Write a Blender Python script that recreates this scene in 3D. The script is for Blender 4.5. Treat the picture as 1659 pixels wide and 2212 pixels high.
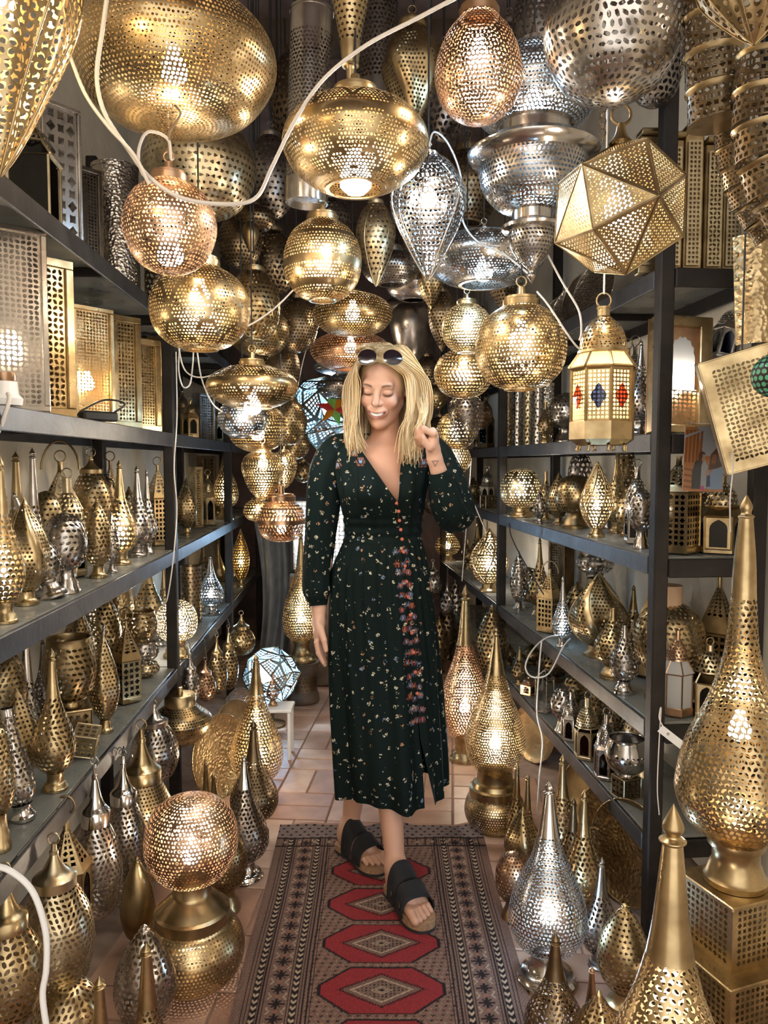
import bpy, math, random
import numpy as np
from mathutils import Vector, Matrix, Euler
PI = math.pi
for o in list(bpy.data.objects): bpy.data.objects.remove(o)
SC = bpy.context.scene
COL = SC.collection
# ------------------------------------------------------------------ camera
FPX, CX, CY, CAMZ = 1662.0, 829.5, 1106.0, 1.30
PITCH = math.atan(106.0 / FPX)
cam_data = bpy.data.cameras.new('camera'); cam = bpy.data.objects.new('camera', cam_data); COL.objects.link(cam)
cam_data.sensor_fit = 'VERTICAL'; cam_data.sensor_height = 36.0; cam_data.lens = 36.0 * FPX / 2212.0
cam_data.clip_start = 0.05
cam.location = (0, 0, CAMZ); cam.rotation_euler = (PI / 2 - PITCH, 0, 0)
SC.camera = cam
# ------------------------------------------------------------------ world: daylight that enters by the open shop front behind the camera
W = bpy.data.worlds.new('world'); SC.world = W; W.use_nodes = True
W.node_tree.nodes['Background'].inputs[0].default_value = (1.0, 0.94, 0.86, 1)
W.node_tree.nodes['Background'].inputs[1].default_value = 1.7
SC.view_settings.view_transform = 'Standard'; SC.view_settings.look = 'None'
SC.view_settings.exposure = 0.42; SC.view_settings.gamma = 1.0; SC.view_settings.use_curve_mapping = False
cy = SC.cycles
cy.max_bounces = 5; cy.diffuse_bounces = 3; cy.glossy_bounces = 3; cy.transmission_bounces = 4; cy.transparent_max_bounces = 8
cy.sample_clamp_indirect = 4.0; cy.sample_clamp_direct = 0.0; cy.caustics_reflective = False; cy.caustics_refractive = False
cy.blur_glossy = 0.5; cy.adaptive_threshold = 0.05
BULB_W = 150.0            # emission strength of a lit bulb
# ------------------------------------------------------------------ pixel of the photograph -> point of the place
def ray(px, py):
    x = (px - CX) / FPX; y = -(py - CY) / FPX
    return np.array([x, math.cos(PITCH) + y * math.sin(PITCH), -math.sin(PITCH) + y * math.cos(PITCH)])
def at(px, py, Y):
    d = ray(px, py); t = Y / d[1]
    return np.array([d[0] * t, Y, CAMZ + d[2] * t])
def onz(px, py, z):
    d = ray(px, py); t = (z - CAMZ) / d[2]
    return np.array([d[0] * t, d[1] * t, z])
def depth(P): return P[1] * math.cos(PITCH) - (P[2] - CAMZ) * math.sin(PITCH)
def project(P):
    d = depth(P); u = P[1] * math.sin(PITCH) + (P[2] - CAMZ) * math.cos(PITCH)
    return CX + FPX * P[0] / d, CY - FPX * u / d
# rack front planes: X = a + b*Y
LA, LB = -0.643, -0.045
RA, RB = 0.90, -0.09
RACK_D = 0.30
ZL = {'A': 1.84, 'B': 1.41, 'C': 0.98, 'D': 0.535}
ZR = {'A': 1.81, 'B': 1.38, 'C': 1.05, 'D': 0.60, 'E': 0.28}
def onshelf(side, px, inset, z):
    a, b = (LA - inset, LB) if side == 'L' else (RA + inset, RB)
    k = (px - CX) / FPX
    # a + bY = k*(Y cos - (z-h) sin)
    Y = (a + k * (z - CAMZ) * math.sin(PITCH)) / (k * math.cos(PITCH) - b)
    return np.array([a + b * Y, Y, z])
# ------------------------------------------------------------------ mesh collecting
class MB:
    def __init__(s): s.V = []; s.N = []; s.F = []; s.n = 0; s.C = []
    def add(s, V, F, N=None, C=None):
        V = np.asarray(V, float).reshape(-1, 3); F = np.asarray(F, np.int64)
        if len(V) == 0 or len(F) == 0: return s
        s.V.append(V); s.F.append(F + s.n); s.n += len(V)
        s.N.append(None if N is None else np.asarray(N, float).reshape(-1, 3)); s.C.append(C)
        return s
    def build(s, name, mat, parent=None, smooth=True, loc=None):
        me = bpy.data.meshes.new(name)
        V = np.concatenate(s.V)
        me.vertices.add(len(V)); me.vertices.foreach_set('co', V.ravel().astype(np.float32))
        idx = np.concatenate([f.ravel() for f in s.F]); tot = np.concatenate([np.full(len(f), f.shape[1]) for f in s.F])
        me.loops.add(len(idx)); me.loops.foreach_set('vertex_index', idx.astype(np.int32))
        me.polygons.add(len(tot)); st = np.concatenate([[0], np.cumsum(tot)[:-1]])
        me.polygons.foreach_set('loop_start', st.astype(np.int32))
        me.polygons.foreach_set('use_smooth', np.full(len(tot), bool(smooth)))
        me.update(calc_edges=True)
        if smooth and all(n is not None for n in s.N):
            at_ = me.attributes.new('custom_normal', 'FLOAT_VECTOR', 'POINT')
            at_.data.foreach_set('vector', np.concatenate(s.N).ravel().astype(np.float32))
        if all(c is not None for c in s.C):
            ca = me.color_attributes.new('Col', 'FLOAT_COLOR', 'POINT')
            c4 = np.concatenate(s.C); c4 = np.concatenate([c4, np.ones((len(c4), 1))], 1)
            ca.data.foreach_set('color', c4.ravel().astype(np.float32))
        me.materials.append(mat)
        return link(name, me, parent, loc)
def link(name, me, parent=None, loc=None):
    o = bpy.data.objects.new(name, me); COL.objects.link(o)
    if parent is not None: o.parent = parent
    if loc is not None: o.location = loc
    return o
def tag(o, label, cat=None, group=None, kind=None):
    if label: o['label'] = label
    if cat: o['category'] = cat
    if group: o['group'] = group
    if kind: o['kind'] = kind
    return o
def thing(name, label, cat, loc=(0, 0, 0), rot=(0, 0, 0), group=None):
    o = bpy.data.objects.new(name, None); COL.objects.link(o); o.empty_display_size = 0.05
    o.location = loc; o.rotation_euler = rot
    return tag(o, label, cat, group)
# ------------------------------------------------------------------ shapes
BOXF = np.array([[0, 3, 2, 1], [4, 5, 6, 7], [0, 1, 5, 4], [1, 2, 6, 5], [2, 3, 7, 6], [3, 0, 4, 7]])
def box(mb, c, s, rot=None):
    h = np.array(s) / 2
    v = np.array([[-1, -1, -1], [1, -1, -1], [1, 1, -1], [-1, 1, -1], [-1, -1, 1], [1, -1, 1], [1, 1, 1], [-1, 1, 1]]) * h
    if rot is not None: v = v @ np.array(Euler(rot).to_matrix()).T
    return mb.add(v + np.array(c), BOXF)
def bevbox(mb, c, s, b=0.004, rot=None):
    """box with chamfered edges"""
    x, y, z = np.array(s) / 2; b = min(b, x * .45, y * .45, z * .45)
    v = []
    for sx in (-1, 1):
        for sy in (-1, 1):
            for sz in (-1, 1):
                v += [(sx * (x - b), sy * (y - b), sz * z), (sx * (x - b), sy * y, sz * (z - b)), (sx * x, sy * (y - b), sz * (z - b))]
    v = np.array(v)
    def I(sx, sy, sz, k): return ((sx > 0) * 4 + (sy > 0) * 2 + (sz > 0)) * 3 + k
    q = []; t = []
    for s_ in (-1, 1):
        q.append([I(-1, -1, s_, 0), I(1, -1, s_, 0), I(1, 1, s_, 0), I(-1, 1, s_, 0)][::s_])
        q.append([I(-1, s_, -1, 1), I(-1, s_, 1, 1), I(1, s_, 1, 1), I(1, s_, -1, 1)][::s_])
        q.append([I(s_, -1, -1, 2), I(s_, 1, -1, 2), I(s_, 1, 1, 2), I(s_, -1, 1, 2)][::s_])
    for a in (-1, 1):
        for c_ in (-1, 1):
            q.append([I(-1, a, c_, 0), I(1, a, c_, 0), I(1, a, c_, 1), I(-1, a, c_, 1)][::-a * c_])
            q.append([I(a, -1, c_, 0), I(a, 1, c_, 0), I(a, 1, c_, 2), I(a, -1, c_, 2)][::a * c_])
            q.append([I(a, c_, -1, 1), I(a, c_, 1, 1), I(a, c_, 1, 2), I(a, c_, -1, 2)][::-a * c_])
    for sx in (-1, 1):
        for sy in (-1, 1):
            for sz in (-1, 1): t.append([I(sx, sy, sz, 0), I(sx, sy, sz, 1), I(sx, sy, sz, 2)][::sx * sy * sz])
    if rot is not None: v = v @ np.array(Euler(rot).to_matrix()).T
    v = v + np.array(c); n0 = mb.n
    mb.add(v, q); mb.F.append(np.array(t) + n0)
    return mb
def catmull(P, n=6):
    P = np.array(P, float)
    Q = np.vstack([2 * P[0] - P[1], P, 2 * P[-1] - P[-2]]); out = []
    t = np.linspace(0, 1, n, endpoint=False)[:, None]
    for i in range(1, len(Q) - 2):
        a, b, c, d = Q[i - 1], Q[i], Q[i + 1], Q[i + 2]
        out.append(.5 * (2 * b + (c - a) * t + (2 * a - 5 * b + 4 * c - d) * t ** 2 + (3 * b - a - 3 * c + d) * t ** 3))
    out.append(P[-1][None]); return np.vstack(out)
def lathe(mb, prof, seg=24, lobes=None, sharp=True):
    """solid of revolution, prof = [(r,z)...]; each band carries its own normals so edges stay crisp"""
    prof = np.array(prof, float); th = np.linspace(0, 2 * PI, seg, endpoint=False)
    c, s = np.cos(th), np.sin(th)
    d = np.diff(prof, axis=0); L = np.maximum(np.hypot(d[:, 0], d[:, 1]), 1e-9)
    n2 = np.stack([d[:, 1] / L, -d[:, 0] / L], 1)
    k = len(prof) - 1
    # vertex normals per band end: average with the neighbour when the bend is gentle
    na = n2.copy(); nb = n2.copy()
    for i in range(k - 1):
        if (n2[i] @ n2[i + 1]) > (0.72 if sharp else -2):
            m = n2[i] + n2[i + 1]; m /= max(np.linalg.norm(m), 1e-9); nb[i] = m; na[i + 1] = m
    i0 = np.arange(seg); i1 = (i0 + 1) % seg
    for i in range(k):
        if L[i] < 1e-7: continue
        V = []; N = []
        for (r, z), n in ((prof[i], na[i]), (prof[i + 1], nb[i])):
            rr = r * (1 if lobes is None else 1 + lobes[0] * np.cos(lobes[1] * (th + lobes[2] * z)))
            V.append(np.stack([rr * c, rr * s, np.full(seg, z)], 1)); N.append(np.stack([n[0] * c, n[0] * s, np.full(seg, n[1])], 1))
        mb.add(np.vstack(V), np.stack([i0, i1, i1 + seg, i0 + seg], 1), np.vstack(N))
    return mb
def torus(mb, R, r, c=(0, 0, 0), axis='y', seg=20, sub=6, sx=1.0, sz=1.0):
    a = np.linspace(0, 2 * PI, seg, endpoint=False); b = np.linspace(0, 2 * PI, sub, endpoint=False)
    A, B = np.meshgrid(a, b, indexing='ij')
    x = (R + r * np.cos(B)) * np.cos(A) * sx; z = (R + r * np.cos(B)) * np.sin(A) * sz; y = r * np.sin(B)
    P = {'y': (x, y, z), 'z': (x, z, y), 'x': (y, x, z)}[axis]
    V = np.stack(P, -1).reshape(-1, 3) + np.array(c)
    i, j = np.meshgrid(np.arange(seg), np.arange(sub), indexing='ij')
    f = np.stack([i * sub + j, ((i + 1) % seg) * sub + j, ((i + 1) % seg) * sub + (j + 1) % sub, i * sub + (j + 1) % sub], -1).reshape(-1, 4)
    return mb.add(V, f)
def tube(mb, pts, r, sub=6, caps=True, flat=1.0):
    P = np.array(pts, float); n = len(P)
    rr = np.broadcast_to(np.asarray(r, float), (n,))
    T = np.gradient(P, axis=0); T /= np.maximum(np.linalg.norm(T, axis=1, keepdims=True), 1e-9)
    up = np.array([0, 0, 1.0]) if abs(T[0][2]) < .9 else np.array([1.0, 0, 0])
    a = np.cross(T[0], up); a /= np.linalg.norm(a); V = []; N = []
    ang = np.linspace(0, 2 * PI, sub, endpoint=False)
    for i in range(n):
        a = a - T[i] * (a @ T[i]); a /= max(np.linalg.norm(a), 1e-9); b = np.cross(T[i], a)
        nn = np.outer(np.cos(ang), a) + np.outer(np.sin(ang), b) * flat
        V.append(P[i] + nn * rr[i]); N.append(nn)
    V = np.vstack(V); i, j = np.meshgrid(np.arange(n - 1), np.arange(sub), indexing='ij')
    f = np.stack([i * sub + j, i * sub + (j + 1) % sub, (i + 1) * sub + (j + 1) % sub, (i + 1) * sub + j], -1).reshape(-1, 4)
    n0 = mb.n; mb.add(V, f, np.vstack(N))
    if caps and sub > 2:
        mb.F.append(np.array([list(range(sub))[::-1]]) + n0); mb.F.append(np.array([list(range((n - 1) * sub, n * sub))]) + n0)
    return mb
# ------------------------------------------------------------------ pierced sheet metal: every hole is cut out of the shell
RNG = np.random.default_rng(11)
def hole_radii(pat, ii, jj, N, sv, phi):
    """polar radius (cell units) of the hole outline for each cell and each outline direction phi; 0 = left solid"""
    n = len(ii); rnd = RNG.random(n); PH = phi[None, :]
    if pat == 'dot': return (0.29 + .08 * rnd)[:, None] * np.ones_like(PH)
    if pat == 'fine': return (0.27 + .12 * rnd)[:, None] * np.ones_like(PH)
    if pat == 'spark': return np.where(rnd < .35, .42, .27)[:, None] * np.ones_like(PH)
    if pat == 'net': return 0.40 * np.ones((n, len(phi)))
    if pat in ('leaf', 'whirl', 'petal', 'open'):
        if pat == 'leaf': psi = np.where((ii + jj) % 2 == 0, PI / 4, -PI / 4) + (rnd - .5) * .9
        elif pat == 'open': psi = rnd * PI
        else:
            M = 9 if pat == 'whirl' else 7
            u = (ii + (jj // M % 2) * M / 2) % M - (M - 1) / 2; v = jj % M - (M - 1) / 2
            psi = np.arctan2(v, u) + (.75 if pat == 'whirl' else 0.0) + (rnd - .5) * .25
        a, b = {'leaf': (.54, .29), 'whirl': (.58, .25), 'petal': (.58, .26), 'open': (.54, .33)}[pat]
        d = PH - psi[:, None]
        return np.minimum(a * b / np.sqrt((b * np.cos(d)) ** 2 + (a * np.sin(d)) ** 2), .455 / np.maximum(np.abs(np.cos(PH)), np.abs(np.sin(PH))))
    if pat == 'tri':
        psi = (rnd * 6).astype(int) * PI / 3 + np.where((ii + jj) % 2 == 0, 0, PI / 3)
        d = np.mod(PH - psi[:, None], 2 * PI / 3) - PI / 3
        return np.minimum(.23 / np.cos(d), .455 / np.maximum(np.abs(np.cos(PH)), np.abs(np.sin(PH))))
    if pat == 'star':
        big = ((ii % 2 == 0) & (jj % 2 == 0))
        r = np.where(big[:, None], .40 * (1 + .18 * np.cos(4 * PH)), .36 * (1 - .25 * np.cos(4 * PH)))
        return r
    return np.zeros((n, len(phi)))
def solid_mask(deco, th, sv, S, cell):
    """which cells of a shell stay uncut: bands, arcs, ribs"""
    m = np.zeros(len(th), bool)
    if not deco: return m
    for d in deco:
        if d[0] == 'band': m |= (sv / S > d[1]) & (sv / S < d[2])
        elif d[0] == 'rib':                      # k spiral ribs
            ph = (th / (2 * PI) * d[1] + d[2] * sv / S) % 1.0; m |= np.abs(ph - .5) > .5 - d[3]
        elif d[0] == 'scale':                    # overlapping arcs, k around, rows
            k, rows = d[1], d[2]; w = .62 * cell * rows / S
            y = sv / S * rows; j = np.floor(y)
            for off in (0, 1):
                u = (th / (2 * PI) * k + .5 * ((j - off) % 2)) % 1.0 - .5
                rr = np.hypot(u * 1.95, (y - (j - off)) * .95); m |= np.abs(rr - .95) < w
        elif d[0] == 'ring':                     # k round medallions outlined at height h
            u = ((th / (2 * PI) * d[1]) % 1.0 - .5) * d[4]; rr = np.hypot(u, (sv / S - d[2]) * d[5]); m |= np.abs(rr - d[3]) < .055
    return m
def pierced(mb, prof, cell, pat='dot', deco=None, sides=4, lobes=None, seg_min=16, th0=-PI / 2):
    """shell of revolution cut with holes. rows keep one height, the number of holes follows the girth"""
    P = np.array(prof, float); d = np.hypot(*np.diff(P, axis=0).T); s = np.concatenate([[0], np.cumsum(d)]); S = s[-1]
    rows = max(3, int(round(S / cell))); e = np.linspace(0, S, rows + 1)
    rp = np.interp(e, s, P[:, 0]); zp = np.interp(e, s, P[:, 1])
    tr = np.gradient(rp); tz = np.gradient(zp); tl = np.maximum(np.hypot(tr, tz), 1e-9); nr, nz = tz / tl, -tr / tl
    I = []; J = []; NN = []
    for j in range(rows):
        N = max(8, int(round(2 * PI * max(rp[j], rp[j + 1]) / cell)))
        I.append(np.arange(N)); J.append(np.full(N, j)); NN.append(np.full(N, N))
    I = np.concatenate(I); J = np.concatenate(J); NN = np.concatenate(NN)
    st = .5 * (J % 2)
    thc = (I + .5 + st) / NN * 2 * PI
    sol = solid_mask(deco, thc, (J + .5) * S / rows, S, cell) | (rp[J] < cell * .6) | (rp[J + 1] < cell * .6)
    def surf(i, v, J, NN, st):
        t = (i + st) / NN * 2 * PI + th0
        r = rp[J] * (1 - v) + rp[J + 1] * v; z = zp[J] * (1 - v) + zp[J + 1] * v
        a = nr[J] * (1 - v) + nr[J + 1] * v; b = nz[J] * (1 - v) + nz[J + 1] * v
        nx, ny = np.cos(t) * a, np.sin(t) * a
        if lobes is not None:
            ph = lobes[1] * (t + lobes[2] * z); q = 1 + lobes[0] * np.cos(ph)
            dr = -lobes[0] * lobes[1] * np.sin(ph) * 1.0
            nx = nx + np.sin(t) * dr * a; ny = ny - np.cos(t) * dr * a
            r = r * q
        return np.stack([r * np.cos(t), r * np.sin(t), z], -1), np.stack([nx, ny, b], -1)
    # solid cells
    k = np.where(sol)[0]
    if len(k):
        u = np.array([0, 1, 1, 0.]); v = np.array([0, 0, 1, 1.])
        V, N = surf(I[k][:, None] + u[None], np.broadcast_to(v, (len(k), 4)), J[k][:, None].repeat(4, 1), NN[k][:, None], st[k][:, None])
        mb.add(V.reshape(-1, 3), np.arange(len(k) * 4).reshape(-1, 4), N.reshape(-1, 3))
    k = np.where(~sol)[0]
    if len(k):
        if sides == 4:
            out = np.array([[0, 0], [1, 0], [1, 1], [0, 1.]])
        else:
            out = np.array([[0, 0], [.5, 0], [1, 0], [1, .5], [1, 1], [.5, 1], [0, 1], [0, .5]])
        m = len(out); phi = np.arctan2(out[:, 1] - .5, out[:, 0] - .5)
        R = hole_radii(pat, I[k], J[k], NN[k], J[k], phi)
        if sides == 4:                              # each punched hole sits a little turned
            phi = phi[None, :] + (RNG.random((len(k), 1)) - .5) * 1.5; R = R * 1.12
        jit = (RNG.random((len(k), 1, 2)) - .5) * (.16 if pat in ('leaf', 'open', 'spark', 'fine') else .05); inn = np.stack([.5 + R * np.cos(phi), .5 + R * np.sin(phi)], -1) + jit * (R.max(1) < .40)[:, None, None]
        uv = np.concatenate([np.broadcast_to(out, (len(k), m, 2)), inn], 1)
        V, N = surf(I[k][:, None] + uv[..., 0], uv[..., 1], J[k][:, None].repeat(2 * m, 1), NN[k][:, None], st[k][:, None])
        a = np.arange(m); b = (a + 1) % m
        f = np.stack([a, b, b + m, a + m], 1)
        F = (np.arange(len(k)) * 2 * m)[:, None, None] + f[None]
        mb.add(V.reshape(-1, 3), F.reshape(-1, 4), N.reshape(-1, 3))
    return mb
def pierced_flat(mb, A, B, C, D, cell, pat='star', margin=0.0, sides=8):
    """quad sheet A(bl) B(br) C(tr) D(tl) cut with a grid of holes, plain margin around"""
    A, B, C, D = [np.array(p, float) for p in (A, B, C, D)]
    w = (np.linalg.norm(B - A) + np.linalg.norm(C - D)) / 2; h = (np.linalg.norm(D - A) + np.linalg.norm(C - B)) / 2
    def bil(u, v):
        u = np.asarray(u)[..., None]; v = np.asarray(v)[..., None]
        return A * (1 - u) * (1 - v) + B * u * (1 - v) + C * u * v + D * (1 - u) * v
    mu, mv = margin / w, margin / h
    if margin > 0:
        o = [(0, 0), (1, 0), (1, 1), (0, 1), (mu, mv), (1 - mu, mv), (1 - mu, 1 - mv), (mu, 1 - mv)]
        mb.add(bil([p[0] for p in o], [p[1] for p in o]), [[0, 1, 5, 4], [1, 2, 6, 5], [2, 3, 7, 6], [3, 0, 4, 7]])
    nu = max(1, int(round((w - 2 * margin) / cell))); nv = max(1, int(round((h - 2 * margin) / cell)))
    I, J = [x.ravel() for x in np.meshgrid(np.arange(nu), np.arange(nv), indexing='ij')]
    out = np.array([[0, 0], [1, 0], [1, 1], [0, 1.]]) if sides == 4 else np.array([[0, 0], [.5, 0], [1, 0], [1, .5], [1, 1], [.5, 1], [0, 1], [0, .5]])
    m = len(out); phi = np.arctan2(out[:, 1] - .5, out[:, 0] - .5)
    R = hole_radii(pat, I, J, np.full(len(I), nu), J, phi)
    inn = np.stack([.5 + R * np.cos(phi), .5 + R * np.sin(phi)], -1)
    uv = np.concatenate([np.broadcast_to(out, (len(I), m, 2)), inn], 1)
    U = mu + (I[:, None] + uv[..., 0]) / nu * (1 - 2 * mu); Vv = mv + (J[:, None] + uv[..., 1]) / nv * (1 - 2 * mv)
    a = np.arange(m); b = (a + 1) % m; f = np.stack([a, b, b + m, a + m], 1)
    mb.add(bil(U, Vv).reshape(-1, 3), ((np.arange(len(I)) * 2 * m)[:, None, None] + f[None]).reshape(-1, 4))
    return mb
def pierced_tri(mb, A, B, C, n=8, pat='dot', border=.06):
    """triangle sheet cut with a triangular grid of round holes and a plain border"""
    A, B, C = [np.array(p, float) for p in (A, B, C)]; G = (A + B + C) / 3
    a, b, c = [G + (p - G) * (1 - 3 * border) for p in (A, B, C)]
    mb.add([A, B, C, a, b, c], [[0, 1, 4, 3], [1, 2, 5, 4], [2, 0, 3, 5]])
    tri = []
    for i in range(n):
        for j in range(n - i):
            P = lambda u, v: a + (b - a) * (u / n) + (c - a) * (v / n)
            tri.append((P(i, j), P(i + 1, j), P(i, j + 1)))
            if i + j < n - 1: tri.append((P(i + 1, j), P(i + 1, j + 1), P(i, j + 1)))
    T = np.array(tri); g = T.mean(1, keepdims=True)
    mid = (T + np.roll(T, -1, 1)) / 2
    O = np.stack([T[:, 0], mid[:, 0], T[:, 1], mid[:, 1], T[:, 2], mid[:, 2]], 1)
    dr = O - g; ln = np.linalg.norm(dr, axis=2, keepdims=True)
    side = np.linalg.norm(T[:, 1] - T[:, 0], axis=1)[:, None, None]
    Iin = g + dr / ln * side * .19
    V = np.concatenate([O, Iin], 1); q = np.arange(6); r_ = (q + 1) % 6
    f = np.stack([q, r_, r_ + 6, q + 6], 1)
    mb.add(V.reshape(-1, 3), ((np.arange(len(T)) * 12)[:, None, None] + f[None]).reshape(-1, 4))
    return mb
# ------------------------------------------------------------------ materials
MATS = {}
def nodes_of(name):
    m = bpy.data.materials.new(name); m.use_nodes = True; nt = m.node_tree
    return m, nt, nt.nodes['Principled BSDF']
def nn(nt, t, **kw):
    n = nt.nodes.new(t)
    for k, v in kw.items(): setattr(n, k, v)
    return n
def ramp(nt, fac, stops):
    r = nn(nt, 'ShaderNodeValToRGB'); el = r.color_ramp.elements
    while len(el) < len(stops): el.new(.5)
    for e, (p, c) in zip(el, stops): e.position = p; e.color = (*c, 1)
    nt.links.new(fac, r.inputs[0]); return r.outputs[0]
def metal(name, c1, c2, rough=.3, scale=14, bump=.0, bscale=120):
    m, nt, p = nodes_of(name); L = nt.links
    tc = nn(nt, 'ShaderNodeTexCoord'); no = nn(nt, 'ShaderNodeTexNoise'); no.inputs['Scale'].default_value = scale; no.inputs['Detail'].default_value = 3
    L.new(tc.outputs['Object'], no.inputs['Vector'])
    L.new(ramp(nt, no.outputs['Fac'], [(.32, c2), (.62, c1)]), p.inputs['Base Color'])
    p.inputs['Metallic'].default_value = 1
    mr = nn(nt, 'ShaderNodeMapRange'); L.new(no.outputs['Fac'], mr.inputs[0]); mr.inputs[1].default_value = .3; mr.inputs[2].default_value = .7
    mr.inputs[3].default_value = rough + .12; mr.inputs[4].default_value = rough - .04; L.new(mr.outputs[0], p.inputs['Roughness'])
    if bump:
        v = nn(nt, 'ShaderNodeTexVoronoi'); v.inputs['Scale'].default_value = bscale; L.new(tc.outputs['Object'], v.inputs['Vector'])
        b = nn(nt, 'ShaderNodeBump'); b.inputs['Strength'].default_value = bump; b.inputs['Distance'].default_value = .004
        L.new(v.outputs['Distance'], b.inputs['Height']); L.new(b.outputs[0], p.inputs['Normal'])
    MATS[name] = m; return m
metal('gold', (.57, .435, .24), (.27, .19, .095), .27)
metal('pale', (.64, .54, .36), (.36, .28, .16), .29)
metal('brass', (.41, .305, .16), (.195, .135, .068), .29)
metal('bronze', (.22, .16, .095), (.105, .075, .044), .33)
metal('copper', (.53, .335, .205), (.28, .165, .098), .29)
metal('rose', (.58, .39, .26), (.33, .205, .13), .32)
metal('silver', (.60, .555, .505), (.31, .275, .245), .21)
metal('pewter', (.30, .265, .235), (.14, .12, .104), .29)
metal('chrome', (.74, .71, .68), (.50, .47, .44), .12)
metal('hammered_gold', (.54, .405, .22), (.28, .195, .10), .24, bump=.5, bscale=90)
metal('hammered_silver', (.60, .555, .50), (.31, .275, .245), .2, bump=.6, bscale=110)
metal('hammered_copper', (.50, .28, .165), (.28, .145, .08), .28, bump=.6, bscale=70)
def plain(name, col, rough=.6, spec=.4, metallic=0, noise=0, scale=20, bump=0, bscale=60):
    m, nt, p = nodes_of(name); L = nt.links
    p.inputs['Base Color'].default_value = (*col, 1); p.inputs['Roughness'].default_value = rough; p.inputs['Metallic'].default_value = metallic
    p.inputs['Specular IOR Level'].default_value = spec
    if noise or bump:
        tc = nn(nt, 'ShaderNodeTexCoord'); no = nn(nt, 'ShaderNodeTexNoise'); no.inputs['Scale'].default_value = scale; no.inputs['Detail'].default_value = 5
        L.new(tc.outputs['Object'], no.inputs['Vector'])
        if noise: L.new(ramp(nt, no.outputs['Fac'], [(.3, tuple(max(0, c * (1 - noise)) for c in col)), (.7, tuple(min(1, c * (1 + noise)) for c in col))]), p.inputs['Base Color'])
        if bump:
            b = nn(nt, 'ShaderNodeBump'); b.inputs['Strength'].default_value = bump; b.inputs['Distance'].default_value = .01
            n2 = nn(nt, 'ShaderNodeTexNoise'); n2.inputs['Scale'].default_value = bscale; L.new(tc.outputs['Object'], n2.inputs['Vector'])
            L.new(n2.outputs['Fac'], b.inputs['Height']); L.new(b.outputs[0], p.inputs['Normal'])
    MATS[name] = m; return m
def glass(name, col, rough=.08, trans=.85, alpha=1.0):
    """thin sheet glass: tinted see-through plus a gloss"""
    m = bpy.data.materials.new(name); m.use_nodes = True; nt = m.node_tree; nt.nodes.clear(); L = nt.links
    o = nn(nt, 'ShaderNodeOutputMaterial'); mx = nn(nt, 'ShaderNodeMixShader'); t = nn(nt, 'ShaderNodeBsdfTransparent'); g = nn(nt, 'ShaderNodeBsdfGlossy'); fr = nn(nt, 'ShaderNodeFresnel')
    t.inputs[0].default_value = (*[c * trans for c in col], 1); g.inputs[0].default_value = (.9, .9, .9, 1); g.inputs['Roughness'].default_value = rough; fr.inputs[0].default_value = 1.45
    L.new(fr.outputs[0], mx.inputs[0]); L.new(t.outputs[0], mx.inputs[1]); L.new(g.outputs[0], mx.inputs[2]); L.new(mx.outputs[0], o.inputs[0]); MATS[name] = m; return m
def frosted(name, col, tr=.65, rough=.35):
    """milky glass that scatters the light of the lamp behind it"""
    m = bpy.data.materials.new(name); m.use_nodes = True; nt = m.node_tree; nt.nodes.clear(); L = nt.links
    o = nn(nt, 'ShaderNodeOutputMaterial'); mx = nn(nt, 'ShaderNodeMixShader'); t = nn(nt, 'ShaderNodeBsdfTranslucent'); d = nn(nt, 'ShaderNodeBsdfDiffuse'); m2 = nn(nt, 'ShaderNodeMixShader'); g = nn(nt, 'ShaderNodeBsdfGlossy')
    t.inputs[0].default_value = (*col, 1); d.inputs[0].default_value = (*col, 1); mx.inputs[0].default_value = tr; g.inputs['Roughness'].default_value = rough; m2.inputs[0].default_value = .06
    L.new(d.outputs[0], mx.inputs[1]); L.new(t.outputs[0], mx.inputs[2]); L.new(mx.outputs[0], m2.inputs[1]); L.new(g.outputs[0], m2.inputs[2]); L.new(m2.outputs[0], o.inputs[0]); MATS[name] = m; return m
def emit(name, col, s):
    m, nt, p = nodes_of(name); p.inputs['Base Color'].default_value = (*col, 1)
    p.inputs['Emission Color'].default_value = (*col, 1); p.inputs['Emission Strength'].default_value = s; MATS[name] = m; return m
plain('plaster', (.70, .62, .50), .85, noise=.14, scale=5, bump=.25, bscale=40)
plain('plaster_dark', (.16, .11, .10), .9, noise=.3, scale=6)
plain('iron', (.018, .014, .012), .5, .25, noise=.5, scale=9, bump=.1)
plain('iron_worn', (.050, .047, .048), .42, .5, metallic=.3, noise=.45, scale=12, bump=.1)
plain('cord_white', (.72, .66, .60), .5)
plain('cord_black', (.02, .02, .02), .5)
plain('cord_brown', (.28, .17, .10), .5)
plain('white_plastic', (.80, .79, .78), .35)
plain('cardboard', (.50, .33, .20), .8, noise=.1)
plain('dark_wood', (.09, .06, .04), .6, noise=.4, scale=12)
plain('grey_cloth', (.22, .22, .23), .9, noise=.3, scale=8)
glass('glass_clear', (.93, .95, .95), .03, .95)
glass('glass_dark', (.03, .03, .03), .06, .25)
glass('glass_green', (.03, .14, .05), .08, .5)
glass('glass_red', (.45, .05, .02), .1, .6)
glass('glass_blue', (.03, .06, .35), .1, .6)
frosted('glass_frost', (.86, .84, .80)); frosted('glass_honey', (.80, .58, .26), .5)
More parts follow.
